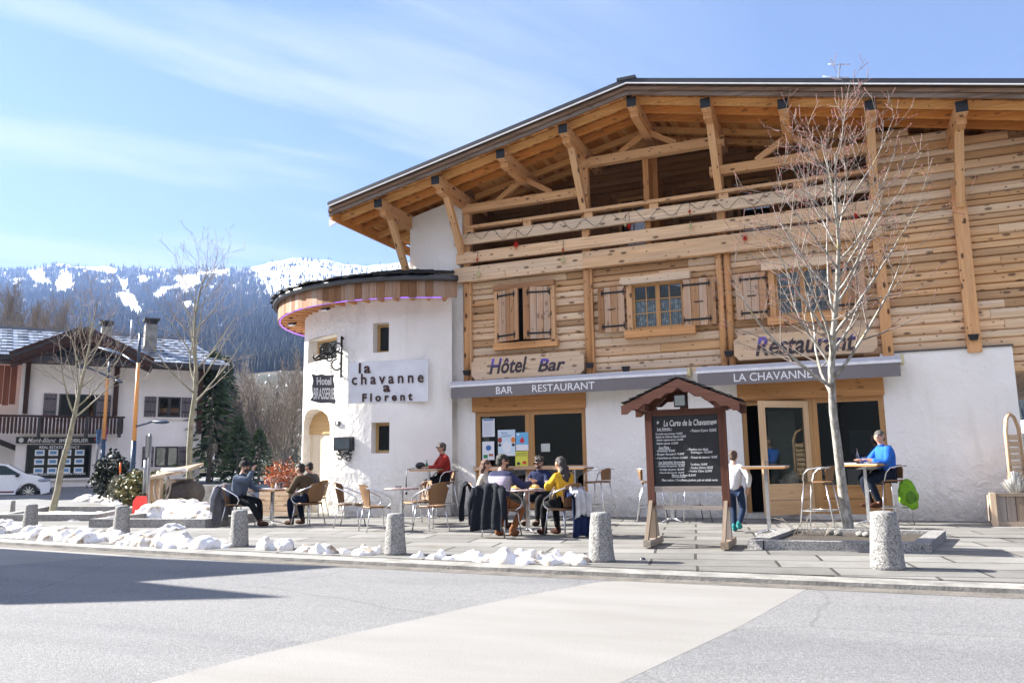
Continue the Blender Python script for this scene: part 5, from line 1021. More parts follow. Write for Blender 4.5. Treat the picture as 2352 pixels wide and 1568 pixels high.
    if hs != 'beanie':
        m.ell(hc, (.088 * S, .104 * S, .09 * S), 14, 10, .10, 4, rot=lk_); m.ell(hd - fwd * .05 * S - hu * .02 * S, (.078 * S, .065 * S, .075 * S), 12, 8, .08, 5, rot=lk_)
        if hs == 'bun': m.ell(hc - fwd * .09 * S + hu * .03, (.04 * S,) * 3, 8, 6, .1)
        if hs == 'long':
            q = random.Random(3)
            for i in range(22): t = i / 22; m.ell(hd - fwd * (.06 + .05 * t + q.uniform(-.02, .03)) * S + rt * q.uniform(-.07, .07) * S - hu * (t * .33 - .02) * S, (.045 * S, .045 * S, .06 * S), 7, 5, .3)
        if hs == 'curly':
            q = random.Random(4)
            for i in range(26): m.ell(hc + (rt * q.uniform(-1, 1) + fwd * q.uniform(-.9, .6) + hu * q.uniform(.1, 1)).normalized() * .09 * S, (.028,) * 3, 6, 5, .2)
        if beard: m.ell(hd + fwd * .05 * S - hu * .075 * S, (.06 * S, .045 * S, .04 * S), 10, 7, .1); m.ell(hd + fwd * .01 * S - hu * .045 * S, (.078 * S, .05 * S, .04 * S), 10, 7, .1)
        mm = MB(); mm.v = [tuple(v) for v in m.v]; mm.f = m.f
        me = bpy.data.meshes.new('t'); me.from_pydata(mm.v, [], mm.f); o = bpy.data.objects.new('t', me); COL.objects.link(o); md = o.modifiers.new('r', 'REMESH'); md.mode = 'VOXEL'; md.voxel_size = .009; dg = bpy.context.evaluated_depsgraph_get(); m2 = bpy.data.meshes.new_from_object(o.evaluated_get(dg)); bpy.data.objects.remove(o)
        m3 = MB(); m3.add([v.co + v.normal * .006 * noise.noise(v.co * 45) for v in m2.vertices], [tuple(p.vertices) for p in m2.polygons], sm=True); bpy.data.meshes.remove(m2); m3.build('hair', M[hk_], r, local=True)
    else:
        b = MB().ell(hd + hu * .035 * S - fwd * .01, (.1 * S, .115 * S, .105 * S), 16, 10, .03, rot=lk_, zmin=-.35).build('beanie', M['beanie'], r, local=True); MB().ell(hd + hu * .155 * S - fwd * .03, (.045, .045, .045), 10, 7, .2, 8).build('pompom', M['beanie'], b, local=True)
        MB().ell(hd + hu * .02 * S - fwd * .01, (.103 * S, .118 * S, .014), 16, 6, rot=lk_).build('beanie_stripe', cloth('stripe_wool', (.6, .45, .3)), b, local=True)
        if beard: MB().ell(hd + fwd * .045 * S - hu * .07 * S, (.06 * S, .05 * S, .045 * S), 10, 7, .1).build('beard', M[hk_], r, local=True)
    return r
M['beanie'] = plain('black_wool', (.007, .006, .007), .9, bump=.8, bs=40)
M['striped'], nt, P = base_mat('striped_sweater'); v = nt.nodes.new('ShaderNodeTexCoord').outputs['Object']; sz_ = nt.nodes.new('ShaderNodeSeparateXYZ'); lk(nt, v, sz_.inputs[0])
fr_ = nmath(nt, 'FRACT', nmath(nt, 'MULTIPLY', nmath(nt, 'ADD', sz_.outputs[2], nmath(nt, 'MULTIPLY', noise_n(nt, v, 3, 2), .02)), 21.)); st_ = ramp_n(nt, fr_, [(0, (.30, .27, .36)), (.3, (.46, .30, .28)), (.34, (.52, .50, .58)), (.62, (.10, .10, .22)), (.7, (.42, .38, .46))])
band = nmath(nt, 'MULTIPLY', rng_n(nt, sz_.outputs[2], .745, .76), rng_n(nt, sz_.outputs[2], .985, .97)); xa = nmath(nt, 'ABSOLUTE', sz_.outputs[0]); c = mix_n(nt, nmath(nt, 'MULTIPLY', band, rng_n(nt, xa, .24, .2)), (.018, .022, .07), st_); lk(nt, c, P.inputs['Base Color']); P.inputs['Roughness'].default_value = .9
def on(o, dy=0.): p = o.location; a = o.rotation_euler.z; return (p.x - sin(a) * dy, p.y + cos(a) * dy)
deg = lambda o: math.degrees(o.rotation_euler.z)
person('bearded person in black bobble beanie and grey blue pullover, hand raised to the face', on(c1), deg(c1), .45, 14, 1., hl=(-.16, .4, .72), hr=(.03, .33, 1.12), fl=(-.12, .45, .08), fr=(.13, .62, .1), top='greyblue', topc=(.11, .14, .20), leg='black', legc=(.015, .016, .02), hs='beanie', look=(-8, -4), beard=True)
person('person in olive brown jacket and navy jeans seen from behind, leaning over the table', on(c2), deg(c2), .45, 32, 1., hl=(-.2, .42, .72), hr=(.14, .36, .66), fl=(-.12, .35, .08), fr=(.12, .28, .08), top='olive', topc=(.17, .12, .065), leg='navyjean', legc=(.02, .03, .07), hair=(.045, .03, .022), look=(20, -8))
person('dark haired person in grey hooded jacket half hidden behind the brown jacket person', on(c2b), deg(c2b), .45, 22, .98, hl=(-.2, .42, .74), hr=(.18, .4, .74), top='greyhood', topc=(.14, .13, .13), hair=(.03, .02, .02), look=(10, -10))
person('grey haired person with sunglasses and dark red fleece sitting on a bar stool', on(s1), deg(s1), .79, 7, 1., hl=(-.1, .4, 1.11), hr=(.12, .36, 1.11), fl=(-.12, .24, .4), fr=(.12, .26, .4), top='redfleece', topc=(.36, .035, .025), leg='black', legc=(.015, .016, .02), shoe=(.02, .02, .02), hair=(.12, .10, .09), glasses=True, look=(5, 0))
person('person in navy sweater with pink stripes, seen from behind at the burger table', on(c7), deg(c7), .45, 8, 1.02, hl=(-.25, .36, .74), hr=(.36, .38, .86), fl=(-.13, .1, .08), fr=(.14, .12, .08), top='sweater', topmat=M['striped'], leg='rust', legc=(.30, .12, .045), shoe=(.28, .12, .05), hair=(.025, .02, .018), look=(-48, -5), glasses=True, beard=True)
person('bearded curly haired person with sunglasses and navy jacket facing the viewer', on(c10), deg(c10), .45, 12, .98, hl=(-.06, .36, .84), hr=(.12, .34, .82), top='navy', topc=(.035, .05, .14), leg='black', legc=(.015, .016, .02), hair=(.05, .035, .025), hs='curly', glasses=True, beard=True, look=(0, -12))
person('person with long dark curly hair in mustard yellow sweater eating', on(c8), deg(c8), .45, 10, .95, hl=(-.05, .36, .84), hr=(.07, .34, .84), fl=(-.1, .40, .08), fr=(.13, .32, .08), top='mustard', topc=(.72, .40, .03), leg='black', legc=(.015, .016, .02), shoe=(.09, .03, .02), hair=(.06, .045, .04), hs='long', look=(0, -6))
person('brown haired person almost hidden to the left of the striped sweater person', on(c9, -.02), deg(c9), .45, 10, .92, hl=(-.1, .36, .8), hr=(.1, .36, .8), top='cream', topc=(.5, .45, .38), leg='black', legc=(.015, .016, .02), hair=(.16, .07, .035), hs='long')
pg = G(1693, 1221); person('child in white long sleeved top and blue jeans walking away past the chalkboard', (pg.x, pg.y), -8, None, 2, .80, hl=(-.2, .02, .62), hr=(.22, .0, .72), fl=(-.06, .06, .07), fr=(.07, -.12, .12), top='white', topc=(.74, .74, .78), leg='bluejean', legc=(.035, .065, .14), shoe=(.03, .24, .24), hair=(.14, .085, .05), hs='bun')
person('grey haired person in bright blue jacket with newspaper on a bar stool', on(s7), deg(s7), .79, 9, 1.02, hl=(-.16, .36, 1.14), hr=(.10, .42, 1.14), fl=(-.11, .24, .38), fr=(.08, .30, .38), top='blue', topc=(.03, .16, .62), leg='darkjean', legc=(.02, .03, .06), shoe=(.13, .05, .025), hair=(.16, .145, .13), look=(30, 0))
tb1, tb2, tb3 = t1, t2, t3
# ================================================================ signs, awnings, small things
def proj(P_): v = V3(P_) - CP; k = v.dot(cf); return 1176 + FPX * v.dot(cr) / k, 784 - FPX * v.dot(cu_) / k
X1 = V3((1, 0, 0)); Z1 = V3((0, 0, 1))
def txt(mb, s, x0, x1, yt, yb, Y, **k):
    a = F(x0, (yt + yb) / 2, Y); b = F(x1, (yt + yb) / 2, Y); m = F((x0 + x1) / 2, yt, Y).z; n = F((x0 + x1) / 2, yb, Y).z; return mb.text(s, (a.x, Y, n), (b.x - a.x, 0, 0), (0, 0, m - n), **k)
M['awn'] = plain('taupe_canvas', (.19, .172, .172), .9, var=.05, vs=3); M['cass'] = plain('pale_awning_case', (.48, .48, .53), .5, var=.05); M['chalk'] = plain('chalk', (.72, .72, .72), .9, var=.15); M['slateb'] = plain('chalkboard', (.007, .008, .010), .45, var=.4, vs=3)
# letters glow violet where the tubes behind them show
M['glow'], nt, P = base_mat('backlit_letters'); v = nt.nodes.new('ShaderNodeTexCoord').outputs['Object']; sz_ = nt.nodes.new('ShaderNodeSeparateXYZ'); lk(nt, v, sz_.inputs[0]); P.inputs['Base Color'].default_value = (.035, .025, .03, 1); P.inputs['Emission Color'].default_value = (.16, .10, .9, 1)
lk(nt, nmath(nt, 'MULTIPLY', rng_n(nt, noise_n(nt, map_n(nt, v, (2.2, 1, .3)), 1.4, 2), .46, .56), rng_n(nt, sz_.outputs[2], .26, .42, 0, .10)), P.inputs['Emission Strength'])
for lab, x0, x1, yt, yb, xm, words in (('wooden sign board reading Hotel Bar above the first awning', 1083, 1340.5, 815, 866, 1200, [('Hôtel', 1124, 1211, 821, 857), ('Bar', 1235, 1299, 822, 852)]), ('wooden sign board reading Restaurant behind the near tree', 1688, 2017, 760, 818, 1850, [('Restaurant', 1734, 1967, 766, 811)])):
    Y = 16.8; xa, xb = F(x0, 840, Y).x, F(x1, 810, Y).x; zt, zb = F(xm, yt, Y).z, F(xm, yb, Y).z; e_ = .1; r = empty('sign_board', ((xa + xb) / 2, Y, zb), 0, lab, 'sign', 'carved wooden name boards'); m = MB()
    c1_ = [(xa + e_ * (1 - cos(t)), zt - e_ * sin(t)) for t in ()]; pts = [(xa, zb + e_), (xa + e_ * .45, zb + e_ * .6), (xa + e_ * .9, zb), (xb - e_ * .9, zb), (xb - e_ * .45, zb + e_ * .6), (xb, zb + e_), (xb, zt - e_), (xb - e_ * .6, zt - e_ * .6), (xb - e_, zt), (xa + e_, zt), (xa + e_ * .6, zt - e_ * .6), (xa, zt - e_)]
    m.prism(pts, (0, Y, 0), X1, Z1, (0, .05, 0)); m.build('board', M['board'], r)
    m = MB()
    for w_ in words: txt(m, *w_, Y, extr=.008, bold=.022, shear=.28)
    m.build('lettering', M['glow'], r)
def awning(x0, x1, words, lab):
    Y = 16.55; xa, xb = F(x0, 900, Y).x, F(x1, 870, Y).x; zb = 2.70; r = empty('awning', ((xa + xb) / 2, 16.7, zb), 0, lab, 'awning', 'taupe awnings along the front')
    MB().box(xa, xb, Y + .01, 16.97, zb + .27, zb + .40).build('cassette', M['cass'], r); MB().box(xa - .01, xb + .01, Y - .03, Y + .005, zb + .265, zb + .32).build('front_bar', M['white'], r)
    v = MB(); v.box(xa + .02, xb - .02, Y - .02, Y - .012, zb, zb + .263); V_ = v.build('valance', M['awn'], r); MB().box(xb, xb + .06, Y + .03, 16.9, zb + .24, zb + .42).build('end_cap', plain('ivory_cap', (.6, .52, .3), .5), r)
    m = MB()
    for s_, a, b in words: A = F(a, 890, Y); B = F(b, 890, Y); m.text(s_, (F(a, 895, Y - .03).x, Y - .026, zb + .055), (F(b, 895, Y - .03).x - F(a, 895, Y - .03).x, 0, 0), (0, 0, .165), bold=.008)
    m.build('lettering', M['white'], V_)
awning(1035, 1578, [('BAR', 1139, 1177), ('RESTAURANT', 1222, 1366)], 'taupe awning lettered BAR RESTAURANT over the poster window'); awning(1602, 2073, [('LA CHAVANNE', 1687, 1868)], 'taupe awning lettered LA CHAVANNE over the entrance')
# panel on the tower
aL, _ = cyl(800, 880); aR, _ = cyl(984, 880); PA, PB = tp(aL, 0, TR + .16), tp(aR, 0, TR + .16); pu = (PB - PA).normalized(); pn = V3((pu.y, -pu.x, 0))
def pp(x, y, off=0.): d = ray(x, y); k = ((PA + pn * off - CP).dot(pn)) / d.dot(pn); return CP + d * k
def onpan(mb, s, x0, x1, yt, yb, off=.03, **k): a = pp(x0, yb, off); b = pp(x1, yb, off); t = pp(x0, yt, off); mb.text(s, (a.x, a.y, (a.z + b.z) / 2), (b.x - a.x, b.y - a.y, 0), (0, 0, t.z - a.z), **k)
za, zb_ = pp(890, 924).z, pp(890, 828).z; r = empty('name_panel', pp(890, 924), 0, 'flat white metal panel with rusty letters la chavanne a Florent on the tower', 'sign'); m = MB(); m.ob((pp(800.5, 878) + pp(984, 874)) / 2 * V3((1, 1, 0)).x if False else V3((((pp(800.5, 878) + pp(984, 874)) / 2).x, ((pp(800.5, 878) + pp(984, 874)) / 2).y, (za + zb_) / 2)), pu * (pp(984, 874) - pp(800.5, 878)).length / 2, pn * .012, (0, 0, (zb_ - za) / 2)); m.build('panel', plain('galvanised_panel', (.70, .71, .74), .5, .1, var=.12, vs=1.5), r)
m = MB(); onpan(m, 'la', 824, 851, 833, 857, bold=.02, spacing=1.3, extr=.008); onpan(m, 'chavanne', 808, 973, 856, 881, bold=.015, spacing=1.5, extr=.008); onpan(m, 'a', 880, 896, 884, 900, bold=.03, extr=.008); onpan(m, 'Florent', 832, 947, 902, 921, bold=.03, spacing=1.6, extr=.008); m.build('lettering', plain('rusty_letters', (.05, .022, .015), .8, var=.5, vs=30), r)
# hanging wrought iron sign
aw, zw = cyl(788, 820); er = V3((cos(aw), sin(aw), 0)); A0_ = tp(aw, 0, TR)
def out(x, y):
    lo, hi = 0., 3.
    for _ in range(30):
        t = (lo + hi) / 2; px, py = proj(A0_ + er * t + Z1 * 3.5)
        if px > x: lo = t
        else: hi = t
    P_ = A0_ + er * lo; d = ray(x, y); k = (P_.x - CP.x) / d.x; return lo, (CP + d * k).z
r = empty('hanging_sign', A0_ + Z1 * out(740, 928)[1], 0, 'black wrought iron bracket with hanging Hotel Brasserie sign on the tower', 'sign')
def pt(x, y): t, z = out(x, y); return A0_ + er * t + Z1 * z
k = MB(); wz0, wz1 = pt(786, 866).z, pt(786, 772).z; k.tube([A0_ + er * .06 + Z1 * wz0, A0_ + er * .06 + Z1 * wz1], .028, 6)
def scroll(cx, cy, rpx, a0, a1, sh=.35):
    n = 14; pts = []
    for i in range(n + 1): t = i / n; a = radians(a0 + (a1 - a0) * t); R = rpx * (1 - sh * 1.6 * t * t); pts.append(pt(cx + R * cos(a), cy - R * sin(a)))
    k.tube(pts, .02, 5)
k.tube([pt(786, 812), pt(768, 806), pt(752, 815), pt(738, 812), pt(724, 822)], [.025] * 5, 6)
scroll(774, 799, 12, 10, 330); scroll(748, 801, 14, 180, -190); scroll(728, 819, 9, 150, 420); scroll(757, 822, 8, 120, 420); scroll(775, 838, 14, 100, 400); scroll(766, 812, 8, -30, -330); k.tube([pt(770, 806), pt(765, 792), pt(758, 805)], .02, 5)
for s_ in (-1, 1): k.tube([pt(788, 778), pt(788 + 5 * s_, 776)], .018, 5); k.tube([pt(787, 864), pt(787 + 5 * s_, 866)], .02, 5)
k.build('bracket', M['iron'], r)
for cx, x2 in ((727, 726), (760, 761)):
    c_ = MB()
    for i in range(5): y = 830 + i * 6.2; c_.tube([pt(cx + 1.8 * cos(t * 1.047), y + 3.4 * sin(t * 1.047)) for t in range(6)], .009, 4, closed=True)
    c_.build('chain', M['iron'], r)
pl_ = [(718, 858), (726, 861), (740, 859), (752, 862), (768, 860), (766, 872), (769, 885), (768, 905), (771, 917), (773, 920), (771, 927), (760, 925), (740, 926), (720, 921), (715, 917), (718, 914), (721, 905), (719, 885), (721, 872)]
m = MB(); nb2 = er.cross(Z1).normalized(); nb2 = nb2 if nb2.dot(CP - A0_) > 0 else -nb2; pts = [pt(*p_) for p_ in pl_]; m.add(pts + [p_ - nb2 * .03 for p_ in pts], [tuple(range(len(pts))), tuple(range(2 * len(pts) - 1, len(pts) - 1, -1))] + [(i, i + len(pts), (i + 1) % len(pts) + len(pts), (i + 1) % len(pts)) for i in range(len(pts))]); B_ = m.build('sign_plate', plain('charcoal_plate', (.075, .08, .095), .5, var=.1), r)
def sgt(mb, s, x0, x1, yt, yb, **kk): a, b, t = pt(x0, yb), pt(x1, yb), pt(x0, yt); mb.text(s, a + nb2 * .012, b - a, V3((0, 0, t.z - a.z)), **kk)
m = MB(); sgt(m, 'Hotel', 727, 761, 866, 884, bold=.025, shear=-.06); sgt(m, 'BRASSERIE', 721, 768, 890, 917, bold=.02); m.build('lettering', M['letter'], B_)
# menu box and house number on the tower
def oncyl(name, x0, x1, y0, y1, off, th, mat, parent=None, z=None):
    a, zt = cyl((x0 + x1) / 2, y0); _, zb = cyl((x0 + x1) / 2, y1); a0 = cyl(x0, y0)[0]; a1 = cyl(x1, y0)[0]; c_ = tp(a, (zt + zb) / 2, TR + off); e = V3((cos(a), sin(a), 0)); u = V3((-e.y, e.x, 0)); return MB().ob(c_, u * abs(a1 - a0) * TR / 2, e * th / 2, (0, 0, (zt - zb) / 2)).build(name, mat, parent)
r = empty('menu_box', tp(cyl(793, 1030)[0], cyl(793, 1058)[1], TR), 0, 'black glazed menu box with iron scroll ornament on the tower wall', 'menu box'); oncyl('case', 773, 814, 1003.5, 1034, .05, .1, M['black'], r); oncyl('glazing', 777, 810, 1007, 1031, .108, .006, plain('dark_reflecting_glass', (.03, .04, .05), .08), r)
k = MB()
def sc2(cx, cy, R0, a0, a1):
    pts = []
    for i in range(13): t = i / 12; a = radians(a0 + (a1 - a0) * t); R = R0 * (1 - .45 * t); an, z = cyl(cx + R * cos(a), cy - R * sin(a)); pts.append(tp(an, z, TR + .05))
    k.tube(pts, .02, 5)
sc2(780, 1040, 5, 90, -200); sc2(784, 1050, 6, 120, -180); sc2(808, 1040, 6, 60, 330); sc2(796, 1044, 5, 0, 300); sc2(803, 1053, 6, 0, 340); k.build('iron_ornament', M['iron'], r)
o = oncyl('house_number', 771, 782, 967, 976, .02, .03, M['zinc']); tag(o, 'small grey house number plate beside the arched tower door', 'plate'); o2 = oncyl('number_disc', 774.5, 779, 968.5, 974.5, .04, .01, M['white'], o)
# posters in the window
def poster(lab, x0, x1, y0, y1, col, extra=()):
    Y = 17.02; a, b = F(x0, y1, Y), F(x1, y0, Y); o = MB().box(a.x, b.x, Y, Y + .004, a.z, b.z).build('poster', plain('poster_%d' % x0, col, .6, var=.05)); tag(o, lab, 'poster', 'papers stuck on the window'); L, H_ = b.x - a.x, b.z - a.z
    for nm, u0, u1, w0, w1, cc, sh in extra:
        m = MB(); cx, cz = a.x + L * (u0 + u1) / 2, a.z + H_ * (w0 + w1) / 2
        if sh == 'box': m.box(a.x + L * u0, a.x + L * u1, Y - .005, Y - .002, a.z + H_ * w0, a.z + H_ * w1)
        elif sh == 'disc': m.prism([(cx + L * (u1 - u0) / 2 * cos(t * pi / 8), cz + H_ * (w1 - w0) / 2 * sin(t * pi / 8)) for t in range(16)], (0, Y - .002, 0), X1, Z1, (0, -.003, 0))
        elif sh == 'drop': m.prism([(cx + L * (u1 - u0) / 2 * cos(t), cz + H_ * (w1 - w0) / 2 * (sin(t) if sin(t) < .3 else sin(t) * 1.3) * (1)) for t in [i * pi / 8 for i in range(16)]] if False else [(cx, a.z + H_ * w1)] + [(cx + L * (u1 - u0) / 2 * cos(t), a.z + H_ * (w0 + (w1 - w0) * .35) + H_ * (w1 - w0) * .35 * sin(t)) for t in [radians(20 - i * 22) for i in range(11)]], (0, Y - .002, 0), X1, Z1, (0, -.003, 0))
        else: m.text(sh, (a.x + L * u0, Y - .004, a.z + H_ * w0), (L * (u1 - u0), 0, 0), (0, 0, H_ * (w1 - w0)))
        kk = 'pc_%.2f_%.2f_%.2f' % cc
        if kk not in M: M[kk] = plain(kk, cc, .6, var=.03)
        m.build(nm, M[kk], o)
bl = (.05, .16, .42); dk = (.05, .05, .06)
poster('white listing sheet at the upper left of the poster window', 1108, 1136, 961, 1003, (.72, .75, .82), [('heading', .1, .9, .9, .97, bl, 'box')] + [('text_line', .12, .8, .12 + .1 * i, .135 + .1 * i, (.4, .42, .46), 'box') for i in range(7)])
poster('white sheet with small map and green block at lower left of the window', 1108, 1135, 1013, 1056, (.78, .79, .82), [('drawing', .3, .75, .5, .8, bl, 'disc'), ('green_block', .1, .45, .1, .28, (.03, .25, .08), 'box'), ('brown_block', .55, .9, .2, .33, (.4, .16, .08), 'box')])
poster('large contest poster with two helmeted heads in the window', 1144, 1183, 986, 1047, (.62, .74, .84), [('title', .2, .8, .72, .92, bl, 'PROG\nCONTEST'), ('white_field', .25, .75, .12, .55, (.8, .82, .85), 'disc'), ('red_helmet', .0, .24, .5, .72, (.35, .06, .04), 'disc'), ('orange_helmet', .76, 1, .5, .72, (.75, .22, .03), 'disc'), ('goggles', .02, .2, .36, .48, dk, 'disc'), ('goggles', .8, .98, .36, .48, dk, 'disc'), ('footer', .03, .97, .02, .1, (.8, .8, .8), 'box')])
poster('blue poster with a red drop in the window', 1185.5, 1213, 992, 1034.5, (.16, .45, .72), [('white_panel', .0, 1, 0, .33, (.78, .78, .82), 'box'), ('red_drop', .32, .68, .42, .75, (.6, .02, .03), 'drop'), ('badge', .08, .3, .82, .97, (.75, .8, .85), 'disc')])
poster('yellow announcement poster at the bottom right of the poster pane', 1184, 1212, 1035.5, 1078, (.72, .70, .08), [('title', .08, .92, .84, .93, dk, 'STAGE LONGMUR'), ('subtitle', .06, .94, .74, .81, dk, 'DIMANCHE 26 MARS'), ('red_block', .58, .88, .3, .46, (.6, .06, .02), 'box'), ('black_block', .12, .4, .25, .42, dk, 'disc')])
poster('small pale note alone on the right hand window pane', 1243, 1263, 1018, 1037, (.50, .53, .48))
# spotlights on the posts
for x, y, Yp, lab in ((1070, 855, 16.8, 'black spotlight at the foot of the leftmost timber post'), (1353, 838, 16.8, 'black spotlight on the timber post right of the Hotel Bar board'), (1436, 846, 16.85, 'black spotlight lying on the awning cable between the boards'), (1673, 811, 16.8, 'black spotlight on the double post left of the Restaurant board'), (2237, 773, 16.85, 'black spotlight low on the broad right hand post')):
    p = F(x, y, Yp); r = empty('spotlight', (p.x, p.y, p.z - .06), 0, lab, 'spotlight', 'black spotlights on the timber posts'); MB().prism([(-.09, .05), (.09, .05), (.06, -.06), (-.06, -.06)], p, X1, Z1, (0, .1, 0)).build('housing', M['iron'], r); MB().beam(p + V3((0, .1, 0)), (p.x, 16.98, p.z), .03, .03).build('arm', M['iron'], r)
# Christmas stars hung on the balcony
M['gold'] = plain('pale_gold_star', (.66, .62, .38), .4, var=.1); M['redst'] = plain('red_star', (.55, .02, .015), .45)
for x, y, c_, R, lab in ((1099, 630, 'gold', .16, 'pale gold star at the left end of the floor beam'), (1293, 597, 'gold', .15, 'pale gold star hanging below the lower rail'), (1096, 596, 'redst', .09, 'small red ornament above the leftmost gold star'), (1185, 562, 'redst', .17, 'big red star between the balcony rails at left'), (1293, 574, 'redst', .08, 'small red ornament on the lower rail above a gold star'),
    (1445, 519, 'redst', .12, 'red star on the upper rail in the middle of the balcony'), (1436, 516, 'gold', .09, 'pale star beside the red one in the balcony middle'), (1584, 486, 'redst', .09, 'small red ornament left of the second balcony post'), (1586, 519, 'gold', .14, 'narrow pale star under the upper rail left of second post'), (1711, 547, 'redst', .13, 'red star low on the rails behind the tree crown'), (1829, 449, 'redst', .09, 'red ornament just under the handrail behind the tree'), (1966, 494, 'redst', .12, 'red star at the right end of the balcony')):
    p = F(x, y, 16.82); n = 8; pts = []
    for i in range(2 * n): a = pi / 2 + pi * i / n; rr = (R if i % (n) == 0 else R * .72) if i % 2 == 0 else R * .26; pts.append((rr * cos(a) * .75, rr * sin(a)))
    m = MB(); vs = [p + V3((a, 0, b)) for a, b in pts]; N_ = len(vs); m.add(vs + [p + V3((0, -.035, 0)), p + V3((0, .035, 0))], [(i, (i + 1) % N_, N_) for i in range(N_)] + [((i + 1) % N_, i, N_ + 1) for i in range(N_)]); o = m.build('star_ornament', M[c_]); tag(o, lab, 'star', 'star ornaments on the balcony'); MB().beam(p + V3((0, .02, R)), (p.x, 16.87, p.z + R + .16), .008, .008).build('hanger', M['iron'], o)
k = MB(); pts = []
for i in range(90): t = i / 89; x = -8.3 + 9.1 * t; pts.append((x, 16.86, 6.66 + .12 * sin(i * 1.1) + .05 * sin(i * .37)))
tag(k.tube(pts, .005, 4).build('string_lights', M['black']), 'dark string of unlit fairy lights zigzagging along the upper balcony rail', 'string lights')
p = F(1912, 188, 21); q2 = F(1930, 147, 21); k = MB(); k.tube([p - Z1 * .6, q2], .02, 5); r = empty('antenna', p, 0, 'thin television antenna on the ridge above the near tree', 'antenna'); k.build('mast', M['steel'], r); k = MB(); a, b = F(1902, 148, 21), F(1953, 148, 21); k.tube([a, b], .012, 4); a, b = F(1890, 176, 21), F(1950, 178, 21); k.tube([a, b], .012, 4); k.build('antenna_bars', M['steel'], r)
# ---------------- chalkboard under its own roof
M['redwood'] = wood('red_brown_stain', (.15, .062, .04), (.085, .034, .022), kn=.15, rv=.2); M['greywood'] = wood('weathered_grey_wood', (.40, .35, .30), (.20, .16, .13), kn=.2, rv=.3)
YB_ = 11.33; bx = lambda x, y=1000: F(x, y, YB_).x; bz = lambda y, x=1577: F(x, y, YB_).z
xa, xb = bx(1501, 1035), bx(1654, 1035); r = empty('menu_board', ((xa + xb) / 2, YB_, 0), 0, 'large chalkboard menu on a red brown stand with a small shingled roof', 'menu board'); zt, zb = bz(953), bz(1116); pw = .1
for x in (xa - pw / 2, xb + pw / 2):
    MB().box(x - pw / 2, x + pw / 2, YB_ - .05, YB_ + .05, .55, bz(940), axis=2).build('post', M['redwood'], r); MB().box(x - .045, x + .045, YB_ - .045, YB_ + .045, .1, .55, axis=2).build('post_foot', M['greywood'], r)
    for s in (-1, 1): MB().beam((x, YB_ + s * .06, .62), (x + (-.02), YB_ + s * .34, .1), .07, .05, up=(1, 0, 0)).build('strut', M['greywood'], r)
    MB().box(x - .05, x + .05, YB_ - .42, YB_ + .42, .02, .11, axis=1).build('foot', M['greywood'], r)
MB().box(xa, xb, YB_ - .01, YB_ + .01, zb, zt).build('chalkboard', M['slateb'], r)
for z0, z1, m_ in ((zt, zt + .09, 'redwood'), (zb - .075, zb, 'greywood'), (bz(1170), bz(1160), 'greywood')): MB().box(xa - (.0 if z0 > 1 else .0), xb, YB_ - .04, YB_ + .04, z0, z1, r=.8).build('rail', M[m_], r)
zap = F(1557, 868, YB_ - .3).z; zev = F(1440, 930, YB_ - .3).z; xc = (xa + xb) / 2; hw = (F(1708, 930, YB_ - .35).x - F(1437, 930, YB_ - .35).x) / 2
for s in (-1, 1):
    k = MB()
    for j in range(7):
        for i in range(9):
            t0, t1 = j / 7, (j + 1.25) / 7; y0 = YB_ - .42 + .84 * i / 9 + rnd.uniform(-.005, .005); y1 = YB_ - .42 + .84 * (i + .96) / 9; f = lambda t, l: (xc + s * hw * (1 - t * .99), zev + (zap - zev) * t + l); e0 = rnd.uniform(.02, .035); P4 = [V3((f(t0, e0)[0] + s * rnd.uniform(0, .01), y0, f(t0, e0)[1])), V3((f(t0, e0)[0], y1, f(t0, e0)[1])), V3((f(min(t1, 1), .008)[0], y1, f(min(t1, 1), .008)[1])), V3((f(min(t1, 1), .008)[0], y0, f(min(t1, 1), .008)[1]))]; k.add(P4 + [p_ - V3((0, 0, .012)) for p_ in P4], [(0, 1, 2, 3), (0, 4, 5, 1), (1, 5, 6, 2), (3, 2, 6, 7), (0, 3, 7, 4), (4, 7, 6, 5)])
    k.build('roof_shingles', M['slate'], r); k = MB(); k.beam((xc, YB_, zap - .03), (xc + s * hw, YB_, zev - .03), .8, .03); k.build('roof_boards', M['redwood'], r)
    for yy in (YB_ - .41, YB_ + .41):
        pts = []; n = 10
        for i in range(n + 1): t = i / n; pts.append((xc + s * hw * t, zap - .02 + (zev - zap) * t))
        for i in range(n, -1, -1): t = i / n; pts.append((xc + s * hw * t, zap - .14 + (zev - zap) * t - (.035 if i % 2 else 0)))
        MB().prism(pts if s > 0 else pts[::-1], (0, yy - .01, 0), X1, Z1, (0, .022, 0)).build('bargeboard', M['redwood'], r)
    k = MB(); x = xa - pw / 2 if s < 0 else xb + pw / 2; zz = zt + .09
    k.beam((x, YB_, zz + .0), (x - s * .24, YB_, zz + .2), .05, .09); k.build('curved_brace', M['redwood'], r)
    MB().box(x - .045, x + .045, YB_ - .4, YB_ + .4, zz - .02, zz + .05, axis=1).build('roof_bearer', M['redwood'], r)
MB().box(xc - .05, xc + .05, YB_ - .05, YB_ + .05, zt + .05, zap - .05, axis=2).build('king_post', M['redwood'], r)
p = F(1563, 920, YB_ - .18); l_ = empty('lantern', p - Z1 * .09, 0, 'small square glass lantern hanging under the chalkboard roof', 'lantern'); MB().box(p.x - .085, p.x + .085, p.y - .06, p.y + .06, p.z - .085, p.z + .085).build('lantern_case', M['iron'], l_); MB().box(p.x - .07, p.x + .07, p.y - .066, p.y - .062, p.z - .07, p.z + .07).build('lantern_glass', plain('mirror_glass', (.75, .78, .8), .05, 1.0), l_)
